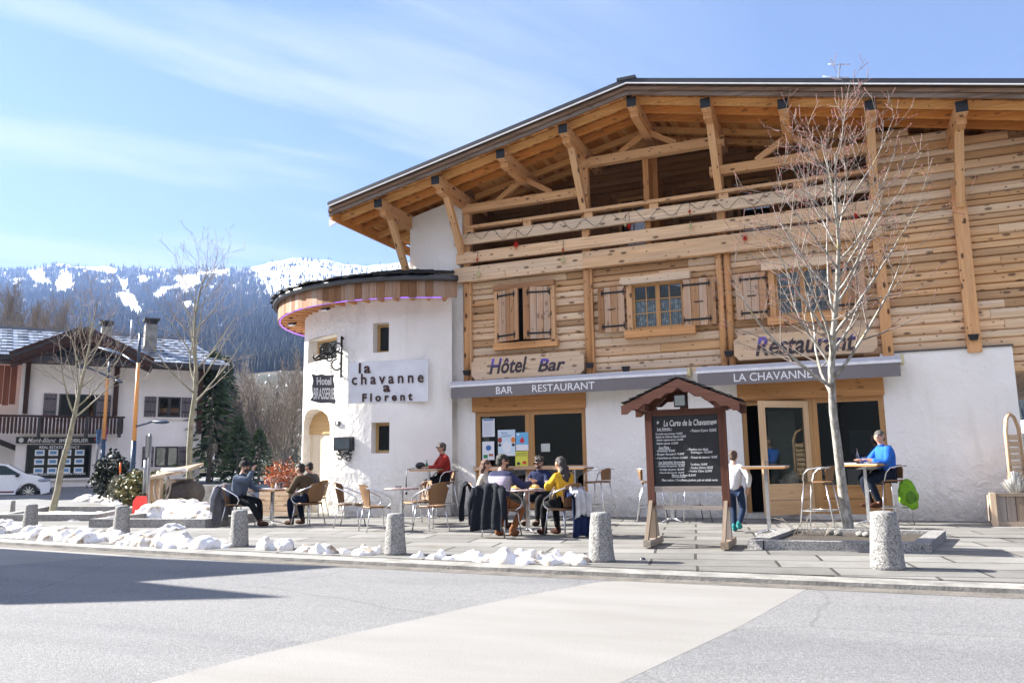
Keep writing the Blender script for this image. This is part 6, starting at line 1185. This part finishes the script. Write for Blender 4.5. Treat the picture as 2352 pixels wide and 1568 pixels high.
k = MB(); L_ = [('La Carte de la Chavanne', 1524, 1638, 963, 977), ('*', 1508, 1514, 966, 974), ('*', 1637, 1647, 964, 974), ('Les Salades :', 1509, 1543, 981, 987), ('- Poisson 5 jours 18,00€', 1585, 1646, 984, 993), ('Crumble de poireaux 14,00€', 1506, 1568, 993, 999), ('Salade de Chèvre Chaud 13,00€', 1506, 1576, 999.5, 1005.5), ('Salade végétarienne 12,00€', 1508, 1570, 1007, 1013), ('Salade niçoise 13,00€', 1508, 1558, 1015, 1021), ('Les Plats :', 1513, 1540, 1024, 1030), ('- Fondue aux deux', 1578, 1627, 1028, 1034), ('fromages 19,50€', 1587, 1637, 1035, 1042),
    ('Omelette 9,00€', 1509, 1551, 1032, 1038), ('- Burger Savoyard 19,00€', 1506, 1572, 1039.5, 1046), ('- Cassolette au Citron 21,00€', 1506, 1580, 1048, 1054), ('- Poisson du moment 19,00€', 1584, 1648, 1046, 1053), ('- Les Spécialités Savoyardes', 1510, 1573, 1058, 1065), ('Tartiflette 18,00€', 1586, 1625, 1063, 1069), ('- Croûte Savoyarde 18,00€', 1509, 1573, 1067, 1073), ('- Fondue Chèvre 18,50€', 1584, 1638, 1070, 1077), ('Croûte de Jura 18,00€', 1515, 1572, 1075, 1081), ('- Fondue Cèpes 22,00€', 1581, 1636, 1078, 1085), ('Chaude Savoyarde 18,00€', 1515, 1572, 1083, 1087.5), ('Menu Enfant 8,50€', 1543, 1599, 1088, 1094), ('Plats maison / Croziflette, jambon, pain et salade verte', 1520, 1648, 1099, 1106)]
for w_ in L_: txt(k, w_[0], w_[1], w_[2], w_[3], w_[4], YB_ - .014, shear=.2, bold=.012)
for x0, x1, y in ((1509, 1543, 989), (1513, 1540, 1031.5), (1512, 1573, 1066), (1543, 1575, 1095.5)): a = F(x0, y, YB_ - .014); b = F(x1, y, YB_ - .014); k.box(a.x, b.x, YB_ - .014, YB_ - .012, a.z - .003, a.z + .003)
k.build('chalk_writing', M['chalk'], r)
# ---------------- poles, lamps, road signs
M['pblue'] = plain('slate_blue_paint', (.025, .05, .09), .4, .2, var=.05); M['porange'] = plain('orange_paint', (.62, .27, .07), .5, var=.05); M['pgrey'] = plain('grey_pole', (.22, .23, .24), .4, .6)
def lamp(xb, yb, pts, arms, lab):
    b = G(xb, yb) if yb > 1120 else None; r = empty('street_lamp', b, 0, lab, 'street lamp', 'orange and blue street lamps'); z = 0; P_ = [F(x, y, b.y) for x, y in pts]
    for i, (a, c_) in enumerate(zip([b] + P_, P_)): MB().tube([a, c_], [.095 - .018 * i, .085 - .018 * i], 10).build(['lower_post', 'orange_post', 'upper_post'][i], M[['pblue', 'porange', 'pblue'][i]], r)
    for (x0, y0, x1, y1, x2, y2, R) in arms:
        a, c_, e = F(x0, y0, b.y), F(x1, y1, b.y), F(x2, y2, b.y); MB().tube([a, c_], .035, 6).build('arm', M['pblue'], r); d = (e - c_); u = d.normalized(); rot = Matrix((u, V3((0, 1, 0)), u.cross(V3((0, 1, 0))))).transposed(); MB().ell((c_ + e) / 2, (d.length / 2, .16, .07), 12, 8, rot=rot).build('lamp_head', M['pblue'], r)
lamp(300, 1152, [(308, 1012), (318, 833), (322, 766)], [(313, 979, 350, 968, 388, 969, 1), (318, 838, 283, 815, 225, 797, 1)], 'street lamp with orange middle section right of the road signs'); lamp(231, 1142, [(238, 1008), (247, 868), (252, 830)], [(248, 864, 205, 845, 172, 841, 1), (248, 862, 268, 872, 279, 878, 1)], 'farther street lamp with orange post partly behind a road sign')
def rsign(xb, yb, xt, yt, y0, y1, cols, w, lab):
    b = G(xb, yb); t = F(xt, yt, b.y); r = empty('road_sign', b, 0, lab, 'road sign', 'road signs seen edge on'); MB().tube([b, t], .035, 8).build('pole', M['pgrey'], r)
    for i, (ya, yb_, c_) in enumerate(cols): a = F(xt - 5, ya, b.y); e = F(xt + 5, yb_, b.y); c0 = V3(((a.x + e.x) / 2, b.y - .05, (a.z + e.z) / 2)); d = V3((-.56, .83, 0)); MB().ob(c0, d * abs(w), V3((d.y, -d.x, 0)) * .012, (0, 0, (a.z - e.z) / 2)).build('sign_face', c_, r)
rsign(214, 1138, 229, 986, 0, 0, [(987, 1018, M['bluep']), (1020, 1030, M['white'])], .3, 'left road sign with blue face seen nearly edge on'); rsign(230, 1138, 243, 978, 0, 0, [(979, 1012, plain('magenta_sign', (.55, .06, .25), .5)), (1014, 1030, M['white'])], .28, 'right road sign with pink red face seen nearly edge on')
rsign(338, 1190, 345, 996, 0, 0, [(1001, 1050, M['pgrey'])], .26, 'grey backed road sign above the red sledge'); p = G(331, 1180); MB().tube([F(333, 1132, p.y), F(336, 1056, p.y)], .06, 8).build('post_sleeve', M['pgrey'], bpy.data.objects['road_sign.002'])
p = G(276, 1152); r = empty('snow_stake', p, 0, 'thin snow stake with orange tip in front of the shrubs', 'stake'); MB().tube([p, F(276, 1086, p.y)], .012, 5).build('stick', M['pgrey'], r); MB().tube([F(276, 1086, p.y), F(276.5, 1062, p.y)], .035, 6).build('orange_tip', plain('orange_plastic', (.8, .16, .02), .5), r)
# red sledge
p = G(318, 1191); p.z = .04; r = empty('sledge', p, 0, 'red plastic sledge standing upright in the snow', 'sledge'); z = lambda y: F(318, y, p.y).z; x = lambda v: F(v, 1165, p.y).x; m = MB(); m.prism([(x(304), 0), (x(331), 0), (x(333), z(1158)), (x(330), z(1143)), (x(312), z(1143)), (x(304), z(1155))], p, X1 * 1, Z1, (0, .05, 0)) if False else m.prism([(x(304) - p.x, 0), (x(331) - p.x, 0), (x(333) - p.x, z(1158)), (x(330) - p.x, z(1143)), (x(312) - p.x, z(1143)), (x(304) - p.x, z(1155))], p, X1, Z1, (0, .07, 0)); m.build('sledge_tray', M['red'], r); MB().box(x(311), x(321), p.y - .01, p.y - .002, z(1177), z(1171)).build('label_plate', M['white'], r)
# shrubs
def shrub(x0, x1, yt, yb, mats, lab, seed, n=1500, s=.09, name='shrub', z0=0, base=None):
    q = random.Random(seed); b = base or G((x0 + x1) / 2, yb); R = (F(x1, yb, b.y).x - F(x0, yb, b.y).x) / 2; H_ = F((x0 + x1) / 2, yt, b.y).z - z0; r = empty(name, (b.x, b.y, z0), 0, lab, 'shrub'); k = MB(); st = MB()
    for i in range(9): a = q.random() * 6.28; st.tube([(b.x, b.y, z0), (b.x + R * .6 * cos(a), b.y + R * .6 * sin(a), z0 + H_ * q.uniform(.5, .85))], [.02, .008], 4)
    for i in range(n):
        d = V3((q.gauss(0, 1), q.gauss(0, 1), q.gauss(0, 1))).normalized() * (q.random() ** .35); lump = 1 + .55 * noise.noise(d * 2.6 + V3((seed, 0, 0))); c_ = V3((b.x + d.x * R * lump, b.y + d.y * R * .8 * lump, z0 + H_ * (.5 + .5 * d.z * lump))); a, e = V3((q.gauss(0, 1), q.gauss(0, 1), q.gauss(0, 1))).normalized() * s * q.uniform(.5, 1), V3((q.gauss(0, 1), q.gauss(0, 1), q.gauss(0, 1))).normalized() * s * .5
        if c_.z < z0: continue
        k.add([c_ - a, c_ + e, c_ + a, c_ - e], [(0, 1, 2, 3)], r=q.random(), mi=0 if q.random() < .6 else len(mats) - 1)
    st.build('stems', M['greybark'], r); k.build('foliage', mats, r); return r
lf = lambda n_, c_: plain(n_, c_, .6, var=.3, rv=.5)
shrub(222, 292, 1046, 1150, [lf('dark_leaf', (.014, .024, .009))], 'dark evergreen shrub in front of the agency wall', 5, 2200, .13); shrub(283, 366, 1084, 1166, [lf('beige_leaf', (.30, .25, .10)), lf('green_leaf', (.09, .12, .04))], 'beige and green variegated shrub behind the blue lamp post', 6, 2600, .11); shrub(252, 285, 1092, 1158, [lf('grey_leaf', (.28, .27, .20))], 'pale grey green low shrub below the orange stake', 7, 900, .1)
pbx = F(650, 1100, 15.3); pz = .62; PB_ = empty('planter_box', (pbx.x, 15.3, 0), 0, 'slatted wooden planter behind the cafe table with beer glasses', 'planter'); k = MB()
for i in range(5): k.box(pbx.x - .42, pbx.x + .42, 14.98, 15.02, .06 + i * .115, .165 + i * .115)
k.build('planter_front', M['board'], PB_); MB().box(pbx.x - .4, pbx.x + .4, 15.03, 15.6, .05, pz - .03).build('planter_body', M['greywood'], PB_)
shrub(612, 692, 1056, 1118, [lf('orange_leaf', (.55, .16, .045))], 'bright orange dried shrub in the planter behind the table', 8, 900, .05, z0=.55, base=V3((pbx.x, 15.3, 0)))
# car
p = G(64, 1147); ca = V3((.60, .80, 0)).normalized(); cn = V3((-ca.y, ca.x, 0)); M['carw'] = plain('white_car_paint', (.72, .74, .78), .25, var=.03); M['tyre'] = plain('tyre_rubber', (.02, .02, .02), .8); M['carglass'] = plain('car_glass', (.03, .05, .06), .05)
r = empty('parked_car', p, atan2(ca.y, ca.x), 'white hatchback parked at the left edge, only its front half visible', 'car')
prof = [(-2.9, .32), (-3.05, .6), (-3.0, 1.0), (-2.75, 1.42), (-1.4, 1.50), (-.75, 1.42), (-.1, 1.02), (.35, .93), (.72, .74), (.80, .52), (.76, .26), (.45, .2), (.42, .38), (.28, .6), (0, .68), (-.28, .6), (-.42, .38), (-.45, .22), (-2.1, .22), (-2.15, .5), (-2.45, .67), (-2.75, .5), (-2.8, .3)]
m = MB()
def sec(y, k_, cz): return [(a * (1 if abs(a) > 5 else 1) * (1 - (1 - k_) * .12 * (1 if a > .3 else 0)), y, (b if b < .95 else .95 + (b - .95) * cz)) for a, b in prof]
S_ = [sec(-.02, .6, .97), sec(.10, 1, 1), sec(1.45, 1, 1), sec(1.6, .6, .97)]; n = len(prof); vs = [v for s in S_ for v in s]; m.add(vs, [(i * n + j, i * n + (j + 1) % n, (i + 1) * n + (j + 1) % n, (i + 1) * n + j) for i in range(3) for j in range(n)] + [tuple(range(n - 1, -1, -1)), tuple(range(3 * n, 4 * n))]); m.build('body', M['carw'], r, local=True)
MB().prism([(-2.5, 1.0), (-2.3, 1.36), (-1.4, 1.43), (-.85, 1.36), (-.3, 1.0)], (0, -.026, 0), X1, Z1, (0, .01, 0)).build('side_window', M['carglass'], r, local=True); m = MB(); m.add([(-.74, .12, 1.435), (-.74, 1.43, 1.435), (-.09, 1.43, 1.03), (-.09, .12, 1.03)], [(0, 1, 2, 3)]); m.build('windscreen', M['carglass'], r, local=True)
MB().ell((.50, -.0, .76), (.24, .06, .075), 12, 7).build('headlight', plain('headlight_glass', (.25, .3, .36), .08), r, local=True); MB().ell((-.42, -.12, .98), (.08, .1, .08), 8, 6).build('mirror', M['black'], r, local=True); MB().box(.62, .8, .0, 1.5, .3, .42).build('grille', M['black'], r, local=True); MB().box(-2.0, -.5, -.03, -.02, .3, .36).build('sill_trim', plain('dark_red_trim', (.12, .02, .02), .5), r, local=True)
for wx in (0, -2.45):
    rx = Matrix.Rotation(pi / 2, 3, 'X'); t = MB(); t.lathe([(.20, -.09), (.31, -.085), (.325, -.03), (.325, .09), (.2, .09)], (0, 0, 0), 28); t.v = [tuple(rx @ V3(v) + V3((wx, .09, .325))) for v in t.v]; w_ = empty('wheel', (0, 0, 0)); w_.parent = r; t.build('tyre', M['tyre'], w_, local=True); t = MB(); t.lathe([(.19, -.05), (.215, -.08), (.205, .0)], (0, 0, 0), 28)
    for i in range(9): a = i * 2 * pi / 9; t.beam((0, 0, -.07), (.2 * cos(a), .2 * sin(a), -.065), .035, .02)
    t.v = [tuple(rx @ V3(v) * 1 + V3((wx, .09, .325))) for v in t.v]; t.v = [(v[0], .18 - v[1] if False else v[1], v[2]) for v in t.v]; t.v = [(v[0], -(v[1] - .09) * 0 + v[1] - (.0 if v[1] < .09 else 2 * (v[1] - .09)), v[2]) for v in t.v]; t.build('rim', M['steel'], w_, local=True); t = MB(); t.prism([(.2 * cos(i * pi / 10), .2 * sin(i * pi / 10)) for i in range(20)], (wx, .06, .325), X1, Z1, (0, .02, 0)); t.build('brake_disc', M['tyre'], w_, local=True)
# old wooden barrow with barrel
p = G(400, 1170); Y = p.y; fx = lambda x: F(x, 1130, Y).x; fz = lambda y: F(400, y, Y).z; r = empty('wooden_barrow', p, 0, 'old wooden barrow with wheel and dark barrel behind the second tree', 'cart')
for x0 in (357, 383): MB().box(fx(x0), fx(x0 + 4), Y - .3, Y - .2, 0, fz(1090), axis=2).build('leg', M['board'], r)
MB().box(fx(361), fx(383), Y - .22, Y - .18, .12, fz(1100)).build('side_boards', M['board'], r); MB().box(fx(361), fx(425), Y + .3, Y + .36, .1, fz(1100)).build('side_boards', M['greywood'], r); MB().ob(((fx(362) + fx(440)) / 2, Y, fz(1082)), (X1 * (fx(440) - fx(362)) / 2 + Z1 * .08), (0, .42, .12), (0, 0, .04)).build('lid', M['greywood'], r); MB().tube([(fx(395), Y - .4, fz(1078)), (fx(448), Y - .35, fz(1079))], .05, 8).build('handle', M['white'], r)
m = MB(); R = fz(1100) / 2 * .85; m.lathe([(0, -.4), (R * .82, -.4), (R * .98, -.15), (R, .1), (R * .95, .3), (R * .82, .45), (0, .45)], (0, 0, 0), 20); ry = Matrix.Rotation(pi / 2, 3, 'Y'); m.v = [tuple(ry @ V3(v) + V3((fx(424), Y + .02, R + .1))) for v in m.v]; m.build('barrel', plain('old_barrel', (.04, .03, .024), .7, var=.5, vs=8), r)
MB().tube([(fx(394) + .30 * cos(i * pi / 10), Y - .34, .62 + .40 * sin(i * pi / 10)) for i in range(20)], .03, 6, closed=True).build('wheel', M['greywood'], r)
p = G(470, 1158); tag(MB().box(p.x - 1.1, p.x + 1.6, p.y, p.y + .3, 0, .62).build('low_wall', M['concrete']), 'low pale concrete wall behind the beanie man', 'wall')
# ---------------- planter with heather and trellis at the right edge
p = F(2290, 1200, 16.1); x0 = p.x - .08; r = empty('heather_planter', (x0 + .5, 16.2, 0), 0, 'weathered slatted planter box at the right edge with white heather', 'planter'); k = MB()
for i in range(8): k.box(x0 + .07 + i * .14, x0 + .2 + i * .14, 15.82, 15.85, .08, .5, axis=2)
k.build('planter_front', M['greywood'], r); MB().box(x0 - .03, x0 + .06, 15.79, 15.88, 0, .56, axis=2).build('corner_post', M['board'], r); MB().box(x0, x0 + 1.25, 15.86, 16.5, .05, .5).build('planter_body', M['greywood'], r); MB().box(x0, x0 + 1.25, 15.8, 15.86, .0, .08).build('base_rail', M['greywood'], r); MB().box(x0, x0 + 1.25, 15.8, 15.86, .5, .55).build('top_rail', M['greywood'], r)
for i, dx in enumerate((.42, .72, 1.0)): q = F(2300, 1130, 16); shrub(0, 40 * (i * 0 + 1), 1130, 1160, [lf('white_heather%d' % i, (.72, .72, .70))], ['leftmost', 'middle', 'rightmost'][i] + ' of the white heather tufts in the right hand planter', 30 + i, 500, .05, name='white_heather', z0=.5, base=V3((x0 + dx, 16.05, 0))) if False else None
for i, (dx, h_) in enumerate(((.40, .34), (.68, .30), (.98, .32))):
    q = random.Random(i); rr = empty('white_heather', (x0 + dx, 16.02, .5), 0, ['leftmost', 'middle', 'rightmost'][i] + ' frosty white heather tuft in the right hand planter', 'plant', 'white heather in the planter'); k = MB()
    for j in range(260): a = q.random() * 6.28; t = q.random() ** .6; R = .17 * t; b = V3((R * .3 * cos(a), R * .3 * sin(a), 0)); R *= 1.35; h_ = h_ * 1.0; e = V3((R * cos(a), R * sin(a), 1.3 * h_ * (1 - .5 * t * t) * q.uniform(.6, 1))); s = V3((-sin(a), cos(a), 0)) * .012; k.add([b - s, b + s, e + s * .6, e - s * .6], [(0, 1, 2, 3)])
    k.build('sprigs', plain('frosty_heather%d' % i, (.66, .66, .64), .8, var=.2, rv=.5), rr, local=True)
tx = F(2322, 1040, 16.4).x; r = empty('trellis', (tx, 16.4, .5), 0, 'arched wooden trellis standing edge on against the right corner of the wall', 'trellis'); zt = F(2325, 950, 16.4).z; pts = [(tx - .10, 16.05, .5), (tx - .10, 16.05, zt - .3), (tx - .06, 16.12, zt - .1), (tx + .02, 16.3, zt), (tx + .12, 16.5, zt - .05), (tx + .2, 16.66, zt - .25), (tx + .22, 16.7, .5)]
MB().tube(pts, .035, 4).build('arched_frame', M['board'], r)
for i in range(8): z = .7 + i * (zt - 1.0) / 8; MB().beam((tx - .09, 16.07, z), (tx + .2, 16.68, z), .02, .09).build('slat', M['board'], r)
# ---------------- coats, bag, table things
def drape(ch_, w, zf, zb_, mat, lab, cat, wob=.03, top=.86, yb=-.33, seed=1, sleeve=False):
    q = random.Random(seed); prof = [(yb + .10, zf), (yb + .07, (zf + top) / 2 + .1), (yb + .03, top - .02), (yb, top + .01), (yb - .045, top - .03), (yb - .06, (top + zb_) / 2 + .1), (yb - .085, (top + zb_) / 2 - .1), (yb - .08, zb_)]; nu = 18; m = MB(); vs = []
    for j, (y, z) in enumerate(prof):
        for i in range(nu + 1): s = i / nu * 2 - 1; f = (1 if j > 3 else .3); ww = w * (1 + .12 * (j - 3) / 4 * f); vs.append((s * ww, y + f * wob * sin(s * 9 + j * .6 + seed) - .03 * s * s * (j > 3), z + .03 * noise.noise(V3((s * 3, j * .9, seed))) - (.05 * abs(s) ** 2)))
    n = len(vs); W_ = nu + 1; fs = [(j * W_ + i, j * W_ + i + 1, (j + 1) * W_ + i + 1, (j + 1) * W_ + i) for j in range(len(prof) - 1) for i in range(nu)]; m.add(vs, fs, sm=True)
    m.add([(a * .985, b + .022 * (1 if i < 3 * W_ else 1), c_ - .02) for i, (a, b, c_) in enumerate(vs)], [f[::-1] for f in fs], sm=True)
    if sleeve:
        for s in (-1, 1): m.tube([(s * w * .95, yb - .03, top - .08), (s * (w + .05), yb - .08, .55), (s * (w + .06), yb - .06, .2 if s < 0 else .3)], [.07, .06, .045], 8)
    o = m.build(cat.replace(' ', '_'), mat, None, local=True); o.location = ch_.location; o.rotation_euler = ch_.rotation_euler; tag(o, lab, cat, 'coats hung on the chairs'); return o
drape(c1, .24, .62, .14, cloth('grey_wool', (.22, .22, .25)), 'light grey hooded coat with pink zip hanging on the chair of the beanie man', 'coat', seed=2, sleeve=True); drape(c7, .27, .55, .16, cloth('black_quilt', (.022, .026, .038)), 'black padded coat hanging over the chair of the striped sweater person', 'coat', seed=3, sleeve=True)
drape(c9, .25, .6, .2, cloth('dark_quilt', (.03, .035, .05)), 'dark jacket with pale scarf on the chair at the left of the burger table', 'jacket', seed=4, sleeve=False); drape(c8, .2, .66, .05, cloth('blue_jacket', (.03, .05, .16)), 'navy and white jacket sliding off the chair of the yellow sweater woman', 'jacket', seed=5, top=.72)
o = drape(c8, .16, .7, .36, cloth('white_fleece', (.62, .62, .64)), 'white fleece lying over the navy jacket on the same chair', 'fleece', seed=6, top=.75, yb=-.36)
p = s7.location; a = s7.rotation_euler.z; r = empty('backpack', (p.x + .32, p.y - .05, .30), 0, 'lime green backpack hanging from the bar stool of the man in blue', 'backpack'); b_ = MB(); b_.ell((0, 0, .2), (.17, .12, .2), 18, 12, .12, 2.5); b_.ell((-.01, .01, .36), (.13, .09, .14), 14, 10, .15, 3); b_.ell((.05, -.03, .06), (.12, .1, .09), 14, 8, .15, 3); o_ = remesh(b_, 'bag', cloth('lime_nylon', (.19, .40, .03)), .014, .03, r); o_.location = (0, 0, 0); MB().tube([(-.08, .1, .42), (-.1, .16, .3), (-.07, .12, .08)], .02, 6).build('strap', M['black'], r, local=True); MB().ell((.03, -.09, .18), (.1, .05, .12), 10, 7, .1).build('pocket', cloth('lime_dark', (.10, .22, .03)), r, local=True)
def tt(t, z, dx, dy): a = t.rotation_euler.z; return V3((t.location.x + dx * cos(a) - dy * sin(a), t.location.y + dx * sin(a) + dy * cos(a), z))
M['tglass'] = glass_mat('clear_glass', (.92, .95, .95), 1.5); M['beer'] = plain('amber_beer', (.75, .34, .03), .15); M['cola'] = plain('dark_drink', (.05, .015, .01), .1); M['plate'] = plain('white_china', (.78, .78, .77), .3); M['bun'] = plain('toasted_bun', (.62, .34, .10), .6, var=.25, vs=30); M['fries'] = plain('fries', (.80, .55, .12), .6); M['greenb'] = plain('green_bottle_glass', (.02, .22, .05), .1); M['paper'] = plain('newspaper', (.60, .60, .60), .8, var=.35, vs=25)
def glass(P_, r_, h, fill, fm, lab, cat='glass', grp=None):
    o = empty('drinking_glass', P_, 0, lab, cat, grp); MB().lathe([(r_ * .75, 0), (r_ * .8, .005), (r_, h)], (0, 0, 0), 12).build('glass', M['tglass'], o, local=True)
    if fill: MB().lathe([(0, .006), (r_ * .74, .006), (r_ * (.78 + .18 * fill), h * fill), (0, h * fill)], (0, 0, 0), 12).build('drink', M[fm], o, local=True)
def bottle(P_, r_, h, m_, lab): o = MB().lathe([(0, 0), (r_, 0), (r_, h * .55), (r_ * .4, h * .72), (r_ * .35, h), (0, h)], (0, 0, 0), 12).build('bottle', M[m_], None, local=True); o.location = P_; tag(o, lab, 'bottle')
glass(tt(tb1, .73, -.1, .1), .042, .2, .55, 'beer', 'tall beer glass half full on the table beside the orange shrub'); glass(tt(tb1, .73, .17, .05), .035, .13, .9, 'cola', 'dark drink nearest the brown jacket person'); glass(tt(tb1, .73, .05, .15), .03, .12, .8, 'cola', 'small dark cup in the middle of the left cafe table'); bottle(tt(tb1, .73, .1, -.02), .022, .12, 'white', 'small white shaker bottle on the left cafe table')
o = MB().box(-.16, .05, -.15, .12, 0, .006).build('newspaper', M['paper'], None, local=True); o.location = tt(tb1, .731, -.08, 0); tag(o, 'paper sheets lying on the left cafe table', 'papers')
o = MB().lathe([(0, 0), (.05, 0), (.07, .04), (.06, .035), (0, .012)], (0, 0, 0), 12).build('ashtray', M['tglass'], None, local=True); o.location = tt(tb2, .73, -.08, 0); tag(o, 'clear glass ashtray on the empty round table', 'ashtray')
for i, (dx, dy, lab) in enumerate(((-.18, -.1, 'burger plate on the side of the striped sweater person'), (.18, -.06, 'burger plate in front of the yellow sweater woman'), (.04, .2, 'burger plate in front of the bearded person'))):
    r = empty('burger_plate', tt(tb3, .73, dx, dy), 0, lab, 'plate', 'plates with burgers'); MB().lathe([(0, .004), (.09, .006), (.125, .02), (.12, .014), (0, 0)], (0, 0, 0), 18).build('plate', M['plate'], r, local=True); MB().ell((.02, 0, .045), (.05, .05, .035), 10, 7, .06).build('burger', M['bun'], r, local=True); k = MB(); q = random.Random(i)
    for j in range(16): a = q.random() * 6.28; c_ = V3((-.05 + q.uniform(-.03, .03), q.uniform(-.05, .05), .025 + q.uniform(0, .03))); k.beam(c_ - V3((cos(a), sin(a), .1)) * .03, c_ + V3((cos(a), sin(a), .1)) * .03, .009, .009)
    k.build('fries', M['fries'], r, local=True)
bottle(tt(tb3, .73, .03, -.1), .035, .30, 'tglass', 'tall clear water carafe on the burger table'); glass(tt(tb3, .73, .0, .05), .03, .1, .5, 'cola', 'small glass with red drink on the burger table')
p = tt(b1, 1.08, -.22, .02); r = empty('camera_bag', p, 0, 'round black bag with hanging strap on the bar table at left', 'bag'); MB().ell((0, 0, .07), (.12, .09, .085), 16, 10, zmin=-.8).build('bag', M['black'], r, local=True); MB().tube([(-.1, -.06, .02), (-.14, -.36, .0), (-.15, -.37, -.3), (-.14, -.37, -.55)], [.01, .01, .012, .025], 6).build('strap', M['black'], r, local=True)
bottle(tt(b1, 1.08, -.1, .1), .03, .2, 'greenb', 'green glass bottle beside the round black bag'); glass(tt(b1, 1.08, .06, -.02), .045, .08, .9, 'beer', 'low glass of yellow drink on the left bar table'); r = empty('photo_camera', tt(b1, 1.08, .2, .0), 0, 'black camera held by the person in the red fleece', 'camera'); MB().box(-.06, .06, -.03, .03, .0, .08).build('camera_body', M['black'], r, local=True); MB().tube([(0, -.03, .04), (0, -.1, .04)], .03, 10).build('lens', M['black'], r, local=True)
bottle(tt(b5, 1.08, -.16, .1), .035, .28, 'tglass', 'clear water bottle behind the near trunk on the bar table'); glass(tt(b5, 1.08, -.04, .08), .032, .12, .4, 'tglass', 'empty wine glass beside the clear bottle'); glass(tt(b5, 1.08, .06, .06), .034, .12, .5, 'cola', 'glass of red wine near the hand of the man in blue')
o = MB().lathe([(0, .004), (.09, .006), (.13, .02), (.12, .014), (0, 0)], (0, 0, 0), 18).build('plate', M['plate'], None, local=True); o.location = tt(b5, 1.08, .16, -.08); tag(o, 'white plate in front of the man in blue', 'plate'); o = MB().box(-.12, .12, -.08, .08, 0, .02).build('napkin', M['white'], None, local=True); o.location = tt(b5, 1.08, -.24, -.1); tag(o, 'folded white napkin at the left end of the bar table', 'napkin')
p = s7.location; o = MB().add([(-.24, -.02, .02), (0, 0, -.02), (.24, -.02, .05), (-.24, .3, .05), (0, .32, 0), (.24, .3, .08)], [(0, 1, 4, 3), (1, 2, 5, 4)]).add([(-.24, -.02, .012), (0, 0, -.028), (.24, -.02, .042), (-.24, .3, .042), (0, .32, -.008), (.24, .3, .072)], [(3, 4, 1, 0), (4, 5, 2, 1)]).build('newspaper', M['paper'], None, local=True); o.location = (p.x - .22, p.y - .02, .99); o.rotation_euler = s7.rotation_euler; tag(o, 'open newspaper on the lap of the man in blue', 'newspaper')
# dead stems round the near tree
q = random.Random(9); k = MB(); b0 = G(1862, 1226, .08)
for i in range(26): a = q.random() * 6.28; L = q.uniform(.1, .32); x_ = b0.x + q.uniform(-.25, .25); y_ = b0.y + q.uniform(-.12, .12); k.tube([(x_, y_, .06), (x_ + L * .5 * cos(a), y_ + L * .3 * sin(a), .06 + L * .7), (x_ + L * cos(a), y_ + L * .6 * sin(a), .06 + L * q.uniform(.4, 1.1))], .004, 3, rr=.3)
tag(k.build('dead_stems', M['greybark']), 'dry dark stems growing left of the near tree trunk', 'dead stems', kind='stuff')
